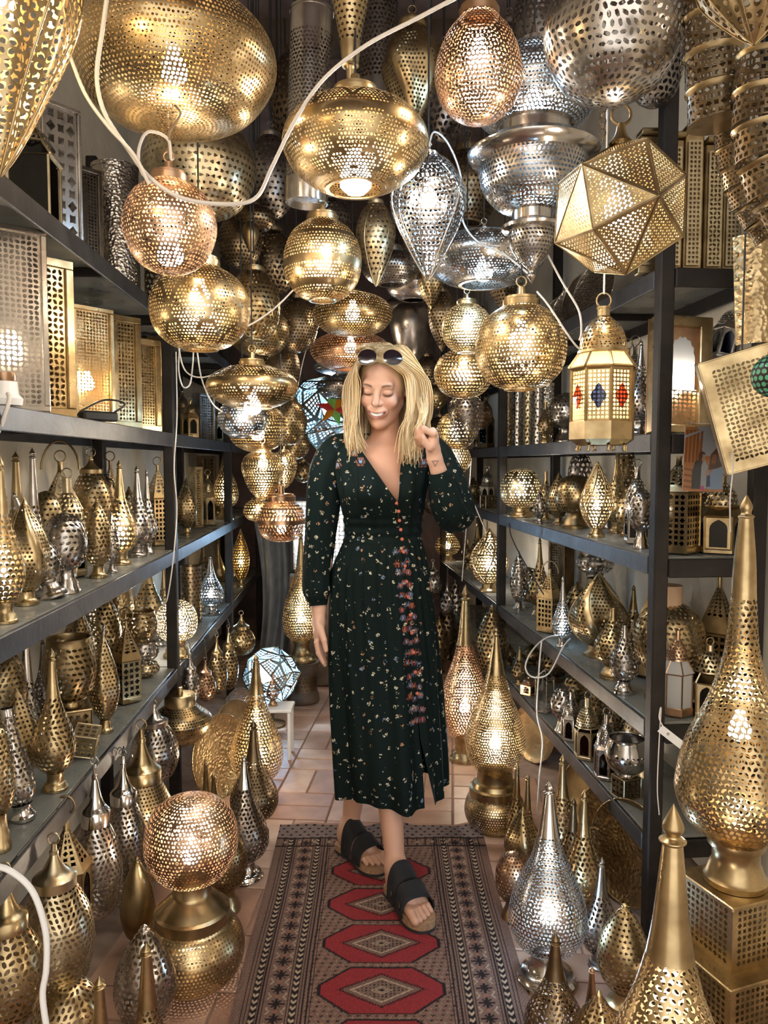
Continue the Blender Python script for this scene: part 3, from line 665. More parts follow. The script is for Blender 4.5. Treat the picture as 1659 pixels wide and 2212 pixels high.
# ------------------------------------------------------------------ faceted lanterns of sheet metal and glass
def polyring(n, r, z, ph=0.0): return [(r * math.cos(2 * PI * (i + .5) / n + ph), r * math.sin(2 * PI * (i + .5) / n + ph), z) for i in range(n)]
def plates(mb, A, B):
    n = len(A); mb.add(np.array(A + B), [[i, (i + 1) % n, (i + 1) % n + n, i + n] for i in range(n)])
def polylantern(P, H, R, n, met, label, panes=('glass_dark',), roof='plate', name='glass_lantern', body=(.08, .52), dome=(.64, .86), arch=True, tilt=(0, 0, 0), ring=1.0, group=None, cat='lantern',
                lit=None, dome_pat='leaf', dome_cell=None, feet=False, lattice=False, splay=1.0, bail=False, inset=.80, shoulder=None):
    root = thing(name, label, cat, P, tilt, group); m = MATS[met]; ph = -PI / 2 - PI / n if n % 2 == 0 else -PI / 2
    ph = -PI / 2 - PI / n
    z0, z1 = body[0] * H, body[1] * H; r0, r1 = R * splay, R
    # base
    mb = MB(); a, b = polyring(n, r0 * 1.06, z0 * .25, ph), polyring(n, r0 * 1.06, z0, ph); lo = polyring(n, r0 * .8, 0, ph); li = polyring(n, .001, z0 * .99, ph)
    plates(mb, lo, a); plates(mb, a, b); plates(mb, b, li); mb.build('base', m, root, smooth=False)
    A, B = polyring(n, r0, z0, ph), polyring(n, r1, z1, ph); wf = R * .10
    # posts and rails
    for i in range(n):
        p, q = np.array(A[i]), np.array(B[i]); mb = MB(); tube(mb, [p, (p + q) / 2, q], wf * .55, 4); mb.build('post', m, root, smooth=False)
    for Q in (A, B):
        mb = MB(); tube(mb, np.array(Q + Q[:2]), wf * .55, 4, caps=False); mb.build('rail', m, root, smooth=False)
    for i in range(n):
        p0, p1, q1, q0 = [np.array(v) * [.97, .97, 1] for v in (A[i], A[(i + 1) % n], B[(i + 1) % n], B[i])]
        mb = MB(); mb.add([p0, p1, q1, q0], [[0, 1, 2, 3]]); mb.build('pane', MATS[panes[i % len(panes)]], root, smooth=False)
        if lattice:
            mb = MB(); pierced_flat(mb, A[i], A[(i + 1) % n], B[(i + 1) % n], B[i], lattice, 'star', wf * .6); mb.build('lattice', m, root, smooth=False)
        elif arch:
            # arched surround: plate with an arched opening
            L = lambda u, v: (np.array(A[i]) * (1 - u) + np.array(A[(i + 1) % n]) * u) * (1 - v) + (np.array(B[i]) * (1 - u) + np.array(B[(i + 1) % n]) * u) * v
            k = 9; inn = [(.16, .08)] + [(.5 - .34 * math.cos(t), .62 + .26 * math.sin(t) + (.03 if abs(t - PI / 2) < .1 else 0)) for t in np.linspace(0, PI, k)] + [(.84, .08)]
            out = [(0, 0), (0, .62)] + [(.5 - .5 * math.cos(t), 1.0) for t in np.linspace(0.3, PI - .3, k - 2)] + [(1, .62), (1, 0)]
            V = [L(*q) for q in out] + [L(*q) for q in inn]; nn_ = len(out); mb = MB()
            mb.add(np.array(V), [[j, j + 1, j + 1 + nn_, j + nn_] for j in range(nn_ - 1)] + [[nn_ - 1, 0, nn_, 2 * nn_ - 1]]); mb.build('arch', m, root, smooth=False)
    # shoulder roof
    d0, d1 = dome[0] * H, dome[1] * H; rs = R * 1.1; rt = R * inset
    mb = MB(); E = polyring(n, rs, z1 + .01 * H, ph); plates(mb, B, E); Fq = polyring(n, rt, d0, ph)
    if roof == 'glass':
        mb.build('eave', m, root, smooth=False)
        for i in range(n):
            mb = MB(); mb.add([E[i], E[(i + 1) % n], Fq[(i + 1) % n], Fq[i]], [[0, 1, 2, 3]]); mb.build('roof_pane', MATS[panes[(i + 1) % len(panes)]], root, smooth=False)
            mb = MB(); tube(mb, [E[i], (np.array(E[i]) + np.array(Fq[i])) / 2, Fq[i]], wf * .5, 4); mb.build('roof_bar', m, root, smooth=False)
    else:
        plates(mb, E, Fq); mb.build('roof', m, root, smooth=False)
    # dome
    c = dome_cell or max(R * .2, .004)
    if roof != 'pyramid':
        pr = catmull([(rt, d0), (rt * .98, d0 + (d1 - d0) * .35), (rt * .75, d0 + (d1 - d0) * .72), (rt * .34, d1)], 5)
        mb = MB(); lathe(mb, [(rt, d0 - .01 * H), (rt * 1.12, d0 - .005 * H), (rt * 1.1, d0 + .012 * H), (rt, d0 + .016 * H)], n * 2); mb.build('dome_band', m, root)
        mb = MB(); pierced(mb, pr, c, dome_pat, None, 8 if R > .04 else 4); mb.build('dome', m, root)
        rn = rt * .34
    else:
        rn = R * .16; G = polyring(n, rn, d1, ph)
        for i in range(n):
            mb = MB(); pierced_flat(mb, Fq[i], Fq[(i + 1) % n], G[(i + 1) % n], G[i], c, 'star', R * .06); mb.build('roof_panel', m, root, smooth=False)
    top = .94 * H
    mb = MB(); lathe(mb, [(rn, d1), (rn * .8, d1 + .01 * H), (rn * .75, top), (rn * .9, top), (rn * .9, top + .012 * H), (0, top + .014 * H)], 16); co = mb.build('neck', m, root)
    if ring:
        rr = H * .05 * ring; mb = MB(); torus(mb, rr, max(.0012, rr * .12), (0, 0, top + .012 * H + rr * .9)); mb.build('ring', m, co)
    if bail:
        mb = MB(); t = np.linspace(0, PI, 14); br = R * bail
        tube(mb, np.stack([br * np.cos(t), 0 * t, top - .06 * H + br * 1.5 * np.sin(t)], 1), R * .055, 6); mb.build('handle', m, root)
    if feet:
        for i in range(n):
            x, y, _ = polyring(n, r0 * .8, 0, ph)[i]; mb = MB(); lathe(mb, catmull([(.0, -.045 * H), (.035 * H * .4, -.036 * H), (.01 * H, -.022 * H), (.016 * H, 0)], 3), 8, sharp=False)
            o = mb.build('foot', m, root); o.location = (x, y, 0)
    if lit: add_bulb(root, (z0 + z1) / 2 + .02 * H, min(.02, R * .25), lit)
    return root
def PL(px, top, bot, w, where, n, met, label, **kw):
    if isinstance(where, str) and where != 'F':
        side, key = where[0], where[1]; z = (ZL if side == 'L' else ZR)[key]; ins = kw.pop('at_inset', None)
        if ins is None:
            ins = min(np.linspace(.04, .24, 21), key=lambda i_: abs(project(onshelf(side, px, i_, z))[1] + 3 - bot))
        P = onshelf(side, px, ins, z)
        if abs(project(P)[1] - bot) > 25: DBG.append(('lantern', px, where, 'base off by %d' % (project(P)[1] - bot)))
    elif where == 'F': P = onz(px, bot, 0)
    else:
        P = at(px, bot, where[1])
        if len(where) > 2: P[2] = where[2]
    H = at(px, top, P[1])[2] - P[2]; R = w / 2 * depth(P) / FPX
    return polylantern(P, H, R, n, met, label, **kw)
# ================================================================== HANGING LAMPS
Hn('ponion', -12, -260, 372, 350, 1.02, 'gold', 'glowing yellow gold pendant with large cut petals, cropped by the top corner above the shelves', 'yellow', 'open', px_cell=17, sides=8, ribs=(9, .5, .02), lobes=(.03, 9, .5), zb=.62, cord='cord_white')
Hn('pdiscfull', 376, -14, 292, 440, 1.50, 'gold', 'very large flattened brass pendant dotted with tiny holes, top left of the photo', 'warm', 'fine', px_cell=6.2, zb=.46)
Hn('pfull', 367, 392, 592, 200, 1.52, 'rose', 'rose-gold globe pendant with glaring white bulb low inside, hanging under the biggest disc pendant', 'warm', 'spark', px_cell=6.6, zb=.24, cord='cord_brown', bulb_r=.027)
Hn('pglobe', 432, 572, 757, 214, 1.82, 'gold', 'lit brass globe pendant with crossing arc lines among dots, just below the rose-gold globe', 'warm', 'dot', deco=[('scale', 8, 3, .10)], px_cell=5.6, zb=.62)
Hn('pfull', 432, 255, 476, 242, 2.15, 'pale', 'unlit pale globe pendant cut all over with triangles, behind the rose-gold globe', None, 'tri', px_cell=9)
Hn('pdisc', 768, 205, 417, 316, 1.60, 'gold', 'wide lit brass pendant with scalloped dot pattern and bulb glaring from its open bottom', 'white', 'dot', deco=[('scale', 12, 4, .07), ('band', .50, .56)], px_cell=5.6, zb=.12, bulb_r=.034, collar=.8, ring=False)
# trumpet stem above that pendant
_p = at(757, 205, 1.62); _q = at(745, -60, 1.62); _h = _q[2] - _p[2]
_r = thing('trumpet_pendant', 'slim gold trumpet-shaped pendant with pierced flare, above the wide scalloped pendant', 'pendant lamp', _p)
mb = MB(); pierced(mb, [(.021, _h * .42), (.03, _h * .62), (.043, _h * .85), (.058, _h)], .011, 'tri', None, 8); mb.build('flare', MATS['gold'], _r)
mb = MB(); lathe(mb, catmull([(.006, 0), (.007, _h * .1), (.010, _h * .22), (.017, _h * .235), (.017, _h * .25), (.021, _h * .42)], 4), 20); mb.build('stem', MATS['gold'], _r); cord_up(_r, _h, P=_p)
Hn('ponion', 890, 62, 285, 128, 1.95, 'brass', 'unlit brass onion pendant with twisted dotted panels, left of the copper egg', None, 'dot', deco=[('rib', 5, 1.0, .12)], lobes=(.07, 5, 1.5), px_cell=6, sides=8, collar=1.2)
Hn('peggup', 1034, 40, 258, 188, 1.50, 'copper', 'glowing copper egg pendant covered in small leaf cuts, top centre', 'warm', 'open', px_cell=7.4, zb=.62, collar=1.15)
Hn('pfull', 1324, -80, 217, 296, 1.36, 'silver', 'large unlit silver globe pendant with whirling leaf cuts, above the faceted star pendant', None, 'whirl', px_cell=11, sides=8)
Hn('pglobe', 697, 474, 650, 168, 1.95, 'gold', 'lit gold globe pendant with plain horizontal bands between dotted rows', 'warm', 'fine', deco=[('band', .2, .26), ('band', .42, .5), ('band', .7, .75)], px_cell=5.2, zb=.5, sides=4)
Hn('ponion', 925, 340, 602, 164, 1.80, 'silver', 'silver onion pendant with leafy cuts lit cold white, pointed tip downward', 'cool', 'open', px_cell=8.6, ribs=(6, .5, .025), zb=.66, sides=8, collar=.7)
Hn('pdisc', 1045, 497, 622, 262, 2.15, 'silver', 'wide silver disc pendant lit blue-white, beneath the tiered silver chandelier', 'cool', 'fine', deco=[('scale', 10, 2, .06)], px_cell=5.0, zb=.25, collar=.4)
Hn('pglobe', 1125, 656, 843, 196, 1.80, 'gold', 'golden globe pendant of evenly dotted brass with bottom ring, beside the coloured glass lantern', 'warm', 'spark', px_cell=6.2, zb=.6, sides=8, base='gold')
Hn('pdiscfull', 762, 632, 727, 172, 2.75, 'brass', 'small lit bronze disc pendant finely speckled, above her head', 'warm', 'fine', px_cell=4.6, zb=.55, collar=.5)
Hn('pdisc', 757, 716, 800, 174, 3.15, 'copper', 'lower speckled disc pendant directly above her sunglasses', 'warm', 'fine', px_cell=4.4, zb=.6, collar=.4)
Hn('pdisc', 752, 776, 812, 150, 3.6, 'silver', 'shallow silver disc pendant half hidden behind her hair parting', None, 'fine', px_cell=4.6, collar=.4)
Hn('pdisc', 728, 812, 860, 90, 3.5, 'pewter', 'small grey disc pendant beside the mosaic glass lantern', None, 'fine', px_cell=4.6, collar=.5)
Hn('pdisc', 545, 788, 882, 198, 2.20, 'gold', 'flat gold disc pendant with looping arcs and bare bulb below, over the small turquoise globe', 'white', 'dot', deco=[('scale', 8, 2, .1), ('band', .46, .56)], px_cell=5.4, zb=.05, bulb_r=.026, collar=.7)
Hn('pglobe', 524, 858, 946, 106, 2.42, 'silver', 'small globe pendant glowing turquoise with fan-shaped dots', 'cool', 'dot', deco=[('scale', 7, 2, .09)], px_cell=5, zb=.6)
Hn('pfull', 556, 872, 978, 130, 2.70, 'brass', 'brass globe pendant with fine coral cuts, partly behind the turquoise globe', 'warm', 'open', px_cell=6, zb=.4)
Hn('pegg', 568, 975, 1082, 92, 2.75, 'gold', 'glowing gold egg pendant with point downward, over the copper gourd', 'warm', 'open', px_cell=5.4, zb=.75)
Hn('pegg', 614, 975, 1056, 58, 2.95, 'gold', 'little glowing drop pendant next to her shoulder', 'warm', 'open', px_cell=5.4, zb=.7)
Hn('pgourd', 608, 1078, 1172, 102, 2.75, 'copper', 'lit copper gourd pendant with plain belt around the middle, lowest of its column', 'warm', 'petal', px_cell=6, zb=.3, collar=1.5, ring=False, bulb_r=.016)
Hn('pglobe', 556, 1078, 1126, 60, 3.05, 'gold', 'pale glowing globe pendant peeking out behind the copper gourd', 'warm', 'fine', px_cell=5, zb=.5)
Hn('ponion', 812, 440, 617, 86, 2.35, 'pale', 'unlit pale onion pendant with triangle cuts, behind the banded gold globe', None, 'tri', ribs=(5, .6, .03), px_cell=7.5)
Hn('pdisc', 845, 542, 617, 128, 2.55, 'pewter', 'dim grey disc pendant with golden underside, left of the white onion pendant', None, 'fine', px_cell=4.8)
Hn('pglobe', 549, 583, 735, 112, 2.32, 'brass', 'unlit antique brass globe pendant with whirling rosettes, right of the arc-lined globe', None, 'whirl', px_cell=7)
Hn('pglobe', 560, 660, 770, 128, 2.62, 'brass', 'unlit brass globe pendant with star-lined dots, tucked below the rosette globe', None, 'dot', deco=[('scale', 6, 2, .08)], px_cell=5)
Hn('pfull', 641, 645, 762, 92, 2.80, 'bronze', 'dark bronze globe pendant with dotted medallions, below the banded globe', None, 'fine', px_cell=5)
Hn('pfull', 603, 738, 862, 92, 2.95, 'bronze', 'shadowy bronze globe pendant speckled with dots, right of the looped disc', None, 'fine', px_cell=5)
Hn('pfull', 622, 862, 962, 84, 3.15, 'brass', 'plain brass globe pendant under the shadowy bronze one', None, 'fine', px_cell=5)
Hn('pfull', 640, 925, 992, 60, 3.4, 'brass', 'small smooth brass globe pendant at the edge of the mosaic lantern', None, 'fine', px_cell=5)
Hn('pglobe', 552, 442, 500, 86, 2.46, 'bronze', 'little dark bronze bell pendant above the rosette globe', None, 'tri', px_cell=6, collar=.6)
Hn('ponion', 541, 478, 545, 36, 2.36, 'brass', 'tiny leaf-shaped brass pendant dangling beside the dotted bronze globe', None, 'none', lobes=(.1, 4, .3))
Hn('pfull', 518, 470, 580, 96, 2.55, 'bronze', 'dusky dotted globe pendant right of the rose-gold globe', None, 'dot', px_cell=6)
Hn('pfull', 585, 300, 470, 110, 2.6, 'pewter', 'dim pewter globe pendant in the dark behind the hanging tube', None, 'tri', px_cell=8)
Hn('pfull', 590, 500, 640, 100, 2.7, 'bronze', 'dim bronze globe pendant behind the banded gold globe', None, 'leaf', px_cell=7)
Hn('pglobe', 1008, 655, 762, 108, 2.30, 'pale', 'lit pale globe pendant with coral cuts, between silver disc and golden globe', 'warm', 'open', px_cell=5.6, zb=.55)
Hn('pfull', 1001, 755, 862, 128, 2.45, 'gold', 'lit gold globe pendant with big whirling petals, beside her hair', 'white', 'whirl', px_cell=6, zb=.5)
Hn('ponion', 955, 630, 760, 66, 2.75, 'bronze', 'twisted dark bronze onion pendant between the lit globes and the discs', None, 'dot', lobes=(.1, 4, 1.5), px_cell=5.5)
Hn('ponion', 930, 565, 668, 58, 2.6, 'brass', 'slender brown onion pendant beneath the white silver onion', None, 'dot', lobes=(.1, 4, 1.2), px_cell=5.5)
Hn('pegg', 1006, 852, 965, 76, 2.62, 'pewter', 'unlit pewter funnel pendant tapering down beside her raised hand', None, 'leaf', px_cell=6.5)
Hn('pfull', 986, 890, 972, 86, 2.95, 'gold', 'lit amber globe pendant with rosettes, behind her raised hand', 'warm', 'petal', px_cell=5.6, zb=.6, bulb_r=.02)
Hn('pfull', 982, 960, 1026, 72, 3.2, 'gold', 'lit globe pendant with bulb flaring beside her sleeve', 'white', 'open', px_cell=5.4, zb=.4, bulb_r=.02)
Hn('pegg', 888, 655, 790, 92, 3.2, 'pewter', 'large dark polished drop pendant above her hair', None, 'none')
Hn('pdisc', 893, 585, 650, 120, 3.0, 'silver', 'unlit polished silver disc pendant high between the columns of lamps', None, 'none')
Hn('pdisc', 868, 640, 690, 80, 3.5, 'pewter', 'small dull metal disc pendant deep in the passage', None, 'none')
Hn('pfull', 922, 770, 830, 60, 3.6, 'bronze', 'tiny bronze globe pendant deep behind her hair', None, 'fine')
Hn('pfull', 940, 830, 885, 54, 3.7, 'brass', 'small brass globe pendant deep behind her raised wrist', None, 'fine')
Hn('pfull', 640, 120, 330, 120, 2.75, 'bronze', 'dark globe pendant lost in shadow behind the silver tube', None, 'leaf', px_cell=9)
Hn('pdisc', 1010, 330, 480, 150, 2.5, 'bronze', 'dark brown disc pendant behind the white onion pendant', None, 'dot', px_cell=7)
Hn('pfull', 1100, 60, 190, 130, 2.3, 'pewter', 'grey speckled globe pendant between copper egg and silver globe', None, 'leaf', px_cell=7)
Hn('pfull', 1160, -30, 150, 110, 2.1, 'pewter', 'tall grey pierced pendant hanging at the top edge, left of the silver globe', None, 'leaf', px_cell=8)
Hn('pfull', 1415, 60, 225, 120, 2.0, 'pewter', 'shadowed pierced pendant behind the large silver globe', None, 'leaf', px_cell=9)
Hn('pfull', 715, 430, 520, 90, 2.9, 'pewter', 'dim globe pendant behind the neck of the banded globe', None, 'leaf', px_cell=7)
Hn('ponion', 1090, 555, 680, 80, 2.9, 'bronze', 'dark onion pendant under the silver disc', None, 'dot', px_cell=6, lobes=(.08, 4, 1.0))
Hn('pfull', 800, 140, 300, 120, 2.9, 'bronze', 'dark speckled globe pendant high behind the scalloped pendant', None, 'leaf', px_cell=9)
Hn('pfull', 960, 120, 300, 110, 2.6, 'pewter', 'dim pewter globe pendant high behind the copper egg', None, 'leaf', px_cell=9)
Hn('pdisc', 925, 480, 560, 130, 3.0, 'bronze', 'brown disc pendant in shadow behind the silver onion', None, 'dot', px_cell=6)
# hanging tubes
def tube_lamp(px, top, bot, w, Y, met, label, pat='leaf', chains=True, pc=8, tilt=(0, 0)):
    P = at(px, bot, Y); H = at(px, top, Y)[2] - P[2]; R = w / 2 * depth(P) / FPX
    r = thing('tube_pendant', label, 'pendant lamp', P, (tilt[0], tilt[1], 0))
    mb = MB(); lathe(mb, [(R, .12 * H), (R, .0), (R * .94, 0), (R * .94, .01), (0, .01)], 32); mb.build('bottom_band', MATS[met], r)
    mb = MB(); pierced(mb, [(R, .12 * H), (R, .5 * H), (R, .88 * H)], pc * Y / FPX, pat, None, 8); mb.build('body', MATS[met], r)
    mb = MB(); lathe(mb, [(R, .88 * H), (R, H), (R * 1.03, H), (R * 1.03, H + .006), (R * .95, H + .006), (R * .95, .88 * H)], 32); mb.build('top_band', MATS[met], r)
    if chains:
        for k in range(3):
            a = 2 * PI * k / 3 + .4; mb = MB(); n = 9; z0 = H
            for i in range(n):
                torus(mb, .009, .0016, (R * .9 * math.cos(a), R * .9 * math.sin(a), z0 + .009 + i * .0155), 'y' if i % 2 else 'x', 10, 4, sx=1, sz=1)
            tube(mb, [(R * .9 * math.cos(a), R * .9 * math.sin(a), z0 + n * .0155), (R * .4 * math.cos(a), R * .4 * math.sin(a), (z0 + n * .0155 + ZC - P[2]) / 2), (0, 0, ZC - P[2])], .0015, 5)
            mb.build('chain', MATS['iron_worn'], r)
    else: cord_up(r, H, P=P)
    return r
tube_lamp(662, 30, 440, 92, 1.95, 'silver', 'long silver cylinder pendant on three chains, left of the trumpet pendant', tilt=(0, .035))
tube_lamp(815, -40, 215, 92, 2.3, 'pewter', 'dark pierced tube pendant behind the gold trumpet', pc=9, chains=False)
# tiered silver chandelier
P = at(1148, 612, 1.72); k = 1.72 / FPX * 1.06
r = thing('tiered_chandelier', 'tiered silver chandelier of stacked bowls with a cold light inside its upper globe', 'chandelier', P)
zz = lambda py: at(1148, py, 1.72)[2] - P[2]
mb = MB(); lathe(mb, catmull([(.0005, 0), (4 * k, zz(606)), (9 * k, zz(596)), (5 * k, zz(588)), (10 * k, zz(578))], 4), 16, sharp=False); mb.build('drop_tip', MATS['silver'], r)
mb = MB(); pierced(mb, catmull([(8 * k, zz(582)), (30 * k, zz(556)), (44 * k, zz(528)), (47 * k, zz(505)), (44 * k, zz(496))], 5), 7.5 * k, 'whirl', None, 8); mb.build('lower_bowl', MATS['silver'], r)
mb = MB(); lathe(mb, [(46 * k, zz(502)), (60 * k, zz(497)), (62 * k, zz(491)), (52 * k, zz(485)), (46 * k, zz(481)), (40 * k, zz(478)), (40 * k, zz(458)), (44 * k, zz(455)), (20 * k, zz(455))], 36); mb.build('lower_rim', MATS['chrome'], r)
mb = MB(); pierced(mb, catmull([(38 * k, zz(460)), (70 * k, zz(446)), (96 * k, zz(415)), (106 * k, zz(380)), (108 * k, zz(352))], 5), 8.5 * k, 'petal', None, 8); mb.build('bowl', MATS['silver'], r)
mb = MB(); lathe(mb, [(104 * k, zz(356)), (112 * k, zz(350)), (126 * k, zz(342)), (130 * k, zz(333)), (124 * k, zz(328)), (110 * k, zz(322)), (104 * k, zz(314)), (88 * k, zz(308)), (76 * k, zz(300)), (74 * k, zz(278)), (80 * k, zz(275)), (60 * k, zz(275))], 44); mb.build('rim', MATS['chrome'], r)
mb = MB(); pierced(mb, catmull([(72 * k, zz(280)), (106 * k, zz(255)), (122 * k, zz(218)), (118 * k, zz(178)), (92 * k, zz(135)), (50 * k, zz(108)), (25 * k, zz(100))], 5), 8 * k, 'open', None, 4); mb.build('upper_globe', MATS['silver'], r)
mb = MB(); lathe(mb, [(26 * k, zz(101)), (26 * k, zz(85)), (8 * k, zz(80)), (5 * k, zz(55)), (0, zz(55))], 20); mb.build('collar', MATS['chrome'], r); cord_up(r, zz(56), P=P)
add_bulb(r, zz(235), .026, 'cool')
# faceted star pendant (four-sided pyramids on a cube, hung on a corner)
C = at(1338, 452, 1.46); R = 146 * 1.46 / FPX
root = thing('faceted_pendant', 'many-faceted gold star pendant of dotted triangles, glowing white, hung by a large ring', 'pendant lamp', C)
cube = [np.array(v, float) for v in [(x, y, z) for x in (-1, 1) for y in (-1, 1) for z in (-1, 1)]]
M1 = Matrix.Rotation(math.radians(14), 3, 'Z') @ Matrix.Rotation(math.radians(-12), 3, 'X') @ Matrix.Rotation(math.radians(54.7356), 3, 'X') @ Matrix.Rotation(math.radians(45), 3, 'Z')
M1 = np.array(M1)
def fp(v): v = np.array(v, float); v = v / np.linalg.norm(v) * R; return M1 @ v
edges_done = set()
for ax in range(3):
    for sg in (-1, 1):
        apex = np.zeros(3); apex[ax] = sg
        o1, o2 = [i for i in range(3) if i != ax]
        cs = []
        for a, b in ((-1, -1), (1, -1), (1, 1), (-1, 1)):
            v = np.zeros(3); v[ax] = sg; v[o1] = a; v[o2] = b; cs.append(v)
        for i in range(4):
            A, B, Cc = fp(apex), fp(cs[i]), fp(cs[(i + 1) % 4])
            if np.cross(B - A, Cc - A) @ (A + B + Cc) < 0: B, Cc = Cc, B
            mb = MB(); pierced_tri(mb, A, B, Cc, 12, border=.04); mb.build('facet', MATS['gold'], root, smooth=False)
            mb = MB(); tube(mb, [fp(apex), (fp(apex) + fp(cs[i])) / 2, fp(cs[i])], .0016, 5); tube(mb, [fp(cs[i]), (fp(cs[i]) + fp(cs[(i + 1) % 4])) / 2, fp(cs[(i + 1) % 4])], .0016, 5); mb.build('seam', MATS['brass'], root)
mb = MB(); lathe(mb, [(.022, R * .93), (.012, R * 1.03), (.009, R * 1.10), (.007, R * 1.2), (0, R * 1.2)], 16); mb.build('neck', MATS['brass'], root)
mb = MB(); torus(mb, .018, .003, (0, 0, R * 1.2 + .016)); mb.build('ring', MATS['brass'], root)
cord_up(root, R * 1.2 + .033, 'cord_white', P=C)
add_bulb(root, .0, .03, 'white')
mb = MB()
for i in range(34): torus(mb, .0062, .0012, (-.034, .0, R * .9 + .012 + i * .0105), 'y' if i % 2 else 'x', 10, 4)
mb.build('chain', MATS['bronze'], root)
# coloured glass lantern in front of the shelves
polylantern(at(1299, 962, 1.62), at(1299, 648, 1.62)[2] - at(1299, 962, 1.62)[2], 66 * 1.62 / FPX, 8, 'gold', 'hanging octagonal gold lantern with blue and red glass medallions, lit warm', panes=('glass_honey',), name='glass_lantern',
            body=(.16, .52), dome=(.64, .88), lattice=.0085, lit='warm', feet=True, roof='glass', dome_pat='leaf', dome_cell=.009, inset=.74)
_l = [o for o in bpy.data.objects if o.get('label', '').startswith('hanging octagonal gold lantern')][0]
_H = at(1299, 648, 1.62)[2] - at(1299, 962, 1.62)[2]; _R = 66 * 1.62 / FPX
for i in range(8):
    a = 2 * PI * (i + 1) / 8 - PI / 2 - PI / 8; rr = _R * math.cos(PI / 8) * 1.02; zc = _H * .33
    mb = MB(); t = np.linspace(0, 2 * PI, 17)[:-1]; q = .022 * (1 + .18 * np.cos(4 * t))
    V = np.stack([q * .62 * np.cos(t), np.zeros(16), q * np.sin(t)], 1); V2 = V + [0, -.002, 0]
    mb.add(np.vstack([V2, [[0, -.003, 0]]]), [[j, (j + 1) % 16, 16] for j in range(16)])
    o = mb.build('medallion', MATS['glass_blue' if i % 2 else 'glass_red'], _l, smooth=False); o.location = (rr * math.cos(a), rr * math.sin(a), zc); o.rotation_euler = (0, 0, a + PI / 2)
cord_up(_l, _H * 1.04, 'cord_white', P=at(1299, 962, 1.62))
# lower skirt of the lantern
mb = MB(); A = polyring(8, _R * .62, 0, -PI / 2 - PI / 8); B = polyring(8, _R * 1.02, _H * .16, -PI / 2 - PI / 8); plates(mb, A, B); mb.build('skirt', MATS['copper'], _l, smooth=False)
# pale mosaic glass lantern (polyhedron) behind her
def dodeca(R):
    g = (1 + 5 ** .5) / 2
    V = [(x, y, z) for x in (-1, 1) for y in (-1, 1) for z in (-1, 1)]
    for a in (-1, 1):
        for b in (-1, 1): V += [(0, a / g, b * g), (a / g, b * g, 0), (a * g, 0, b / g)]
    V = np.array(V, float); V = V / np.linalg.norm(V[0]) * R
    N = []
    for a in (-1, 1):
        for b in (-1, 1): N += [(0, a, b * g), (a, b * g, 0), (a * g, 0, b)]
    F = []
    for n in np.array(N, float):
        d = V @ n; idx = np.where(d > d.max() - 1e-6 * R - 1e-9 * abs(d.max()))[0]
        idx = np.argsort(-d)[:5]; c = V[idx].mean(0); nn_ = n / np.linalg.norm(n); u = V[idx[0]] - c; u /= np.linalg.norm(u); v = np.cross(nn_, u)
        F.append(idx[np.argsort(np.arctan2((V[idx] - c) @ v, (V[idx] - c) @ u))])
    return V, F
def mosaic(C, R, label, rot, lit, frame='bronze', hang=True, stand=0):
    root = thing('mosaic_lantern', label, 'lantern', C, rot)
    V, F = dodeca(R); V = V * .985
    for f in F:
        c = V[f].mean(0) * 1.06
        for i in range(5):
            a, b = V[f[i]], V[f[(i + 1) % 5]]; m0, m1 = (a + V[f[i - 1]]) / 2, (a + b) / 2
            mb = MB(); pierced_flat(mb, c, m0, a, m1, R * .085, 'net', R * .03, 4); mb.build('panel', MATS['silver'], root, smooth=False)
            mb = MB(); tube(mb, [c * 1.004, (c + m1) / 2 * 1.004, m1 * 1.004], R * .016, 4); tube(mb, [a * 1.004, (a + b) / 2 * 1.004, b * 1.004], R * .016, 4); mb.build('seam', MATS[frame], root, smooth=False)
    mb = MB(); V2 = V * .965
    for f in F: mb.add(V2[f], [[0, 1, 2, 3, 4]])
    mb.build('glass_liner', MATS['glass_liner'], root, smooth=False)
    add_bulb(root, 0, min(.035, R * .22), lit)
    if hang: cord_up(root, R, P=C)
    return root
frosted('glass_liner', (.72, .93, .95), .8)
mosaic(at(700, 892, 4.3), 84 * 4.3 / FPX, 'big pale turquoise mosaic glass lantern glowing behind her shoulder', (.3, .2, .5), 'cool')
# coloured star lantern
C = at(722, 882, 3.85); root = thing('star_lantern', 'small star lantern of red, amber and green glass beside her hair', 'lantern', C, (.3, .2, .2)); R = 36 * 3.85 / FPX
frosted('glass_amber', (.75, .35, .04)); frosted('glass_lime', (.35, .65, .2)); frosted('glass_ruby', (.7, .08, .08))
for i in range(6):
    a0 = i * PI / 3; tip = np.array([R * 1.15 * math.cos(a0), 0, R * 1.15 * math.sin(a0)]); e0, e1 = [np.array([.5 * R * math.cos(a0 + s_ * PI / 6), 0, .5 * R * math.sin(a0 + s_ * PI / 6)]) for s_ in (-1, 1)]
    for sg in (-1, 1):
        hub = np.array([0, sg * R * .4, 0])
        mb = MB(); mb.add([hub, e0, tip], [[0, 1, 2]]); mb.add([hub, tip, e1], [[0, 1, 2]]); mb.build('pane', MATS[('glass_ruby', 'glass_amber', 'glass_lime')[i % 3]], root, smooth=False)
cord_up(root, R * .9, P=C)
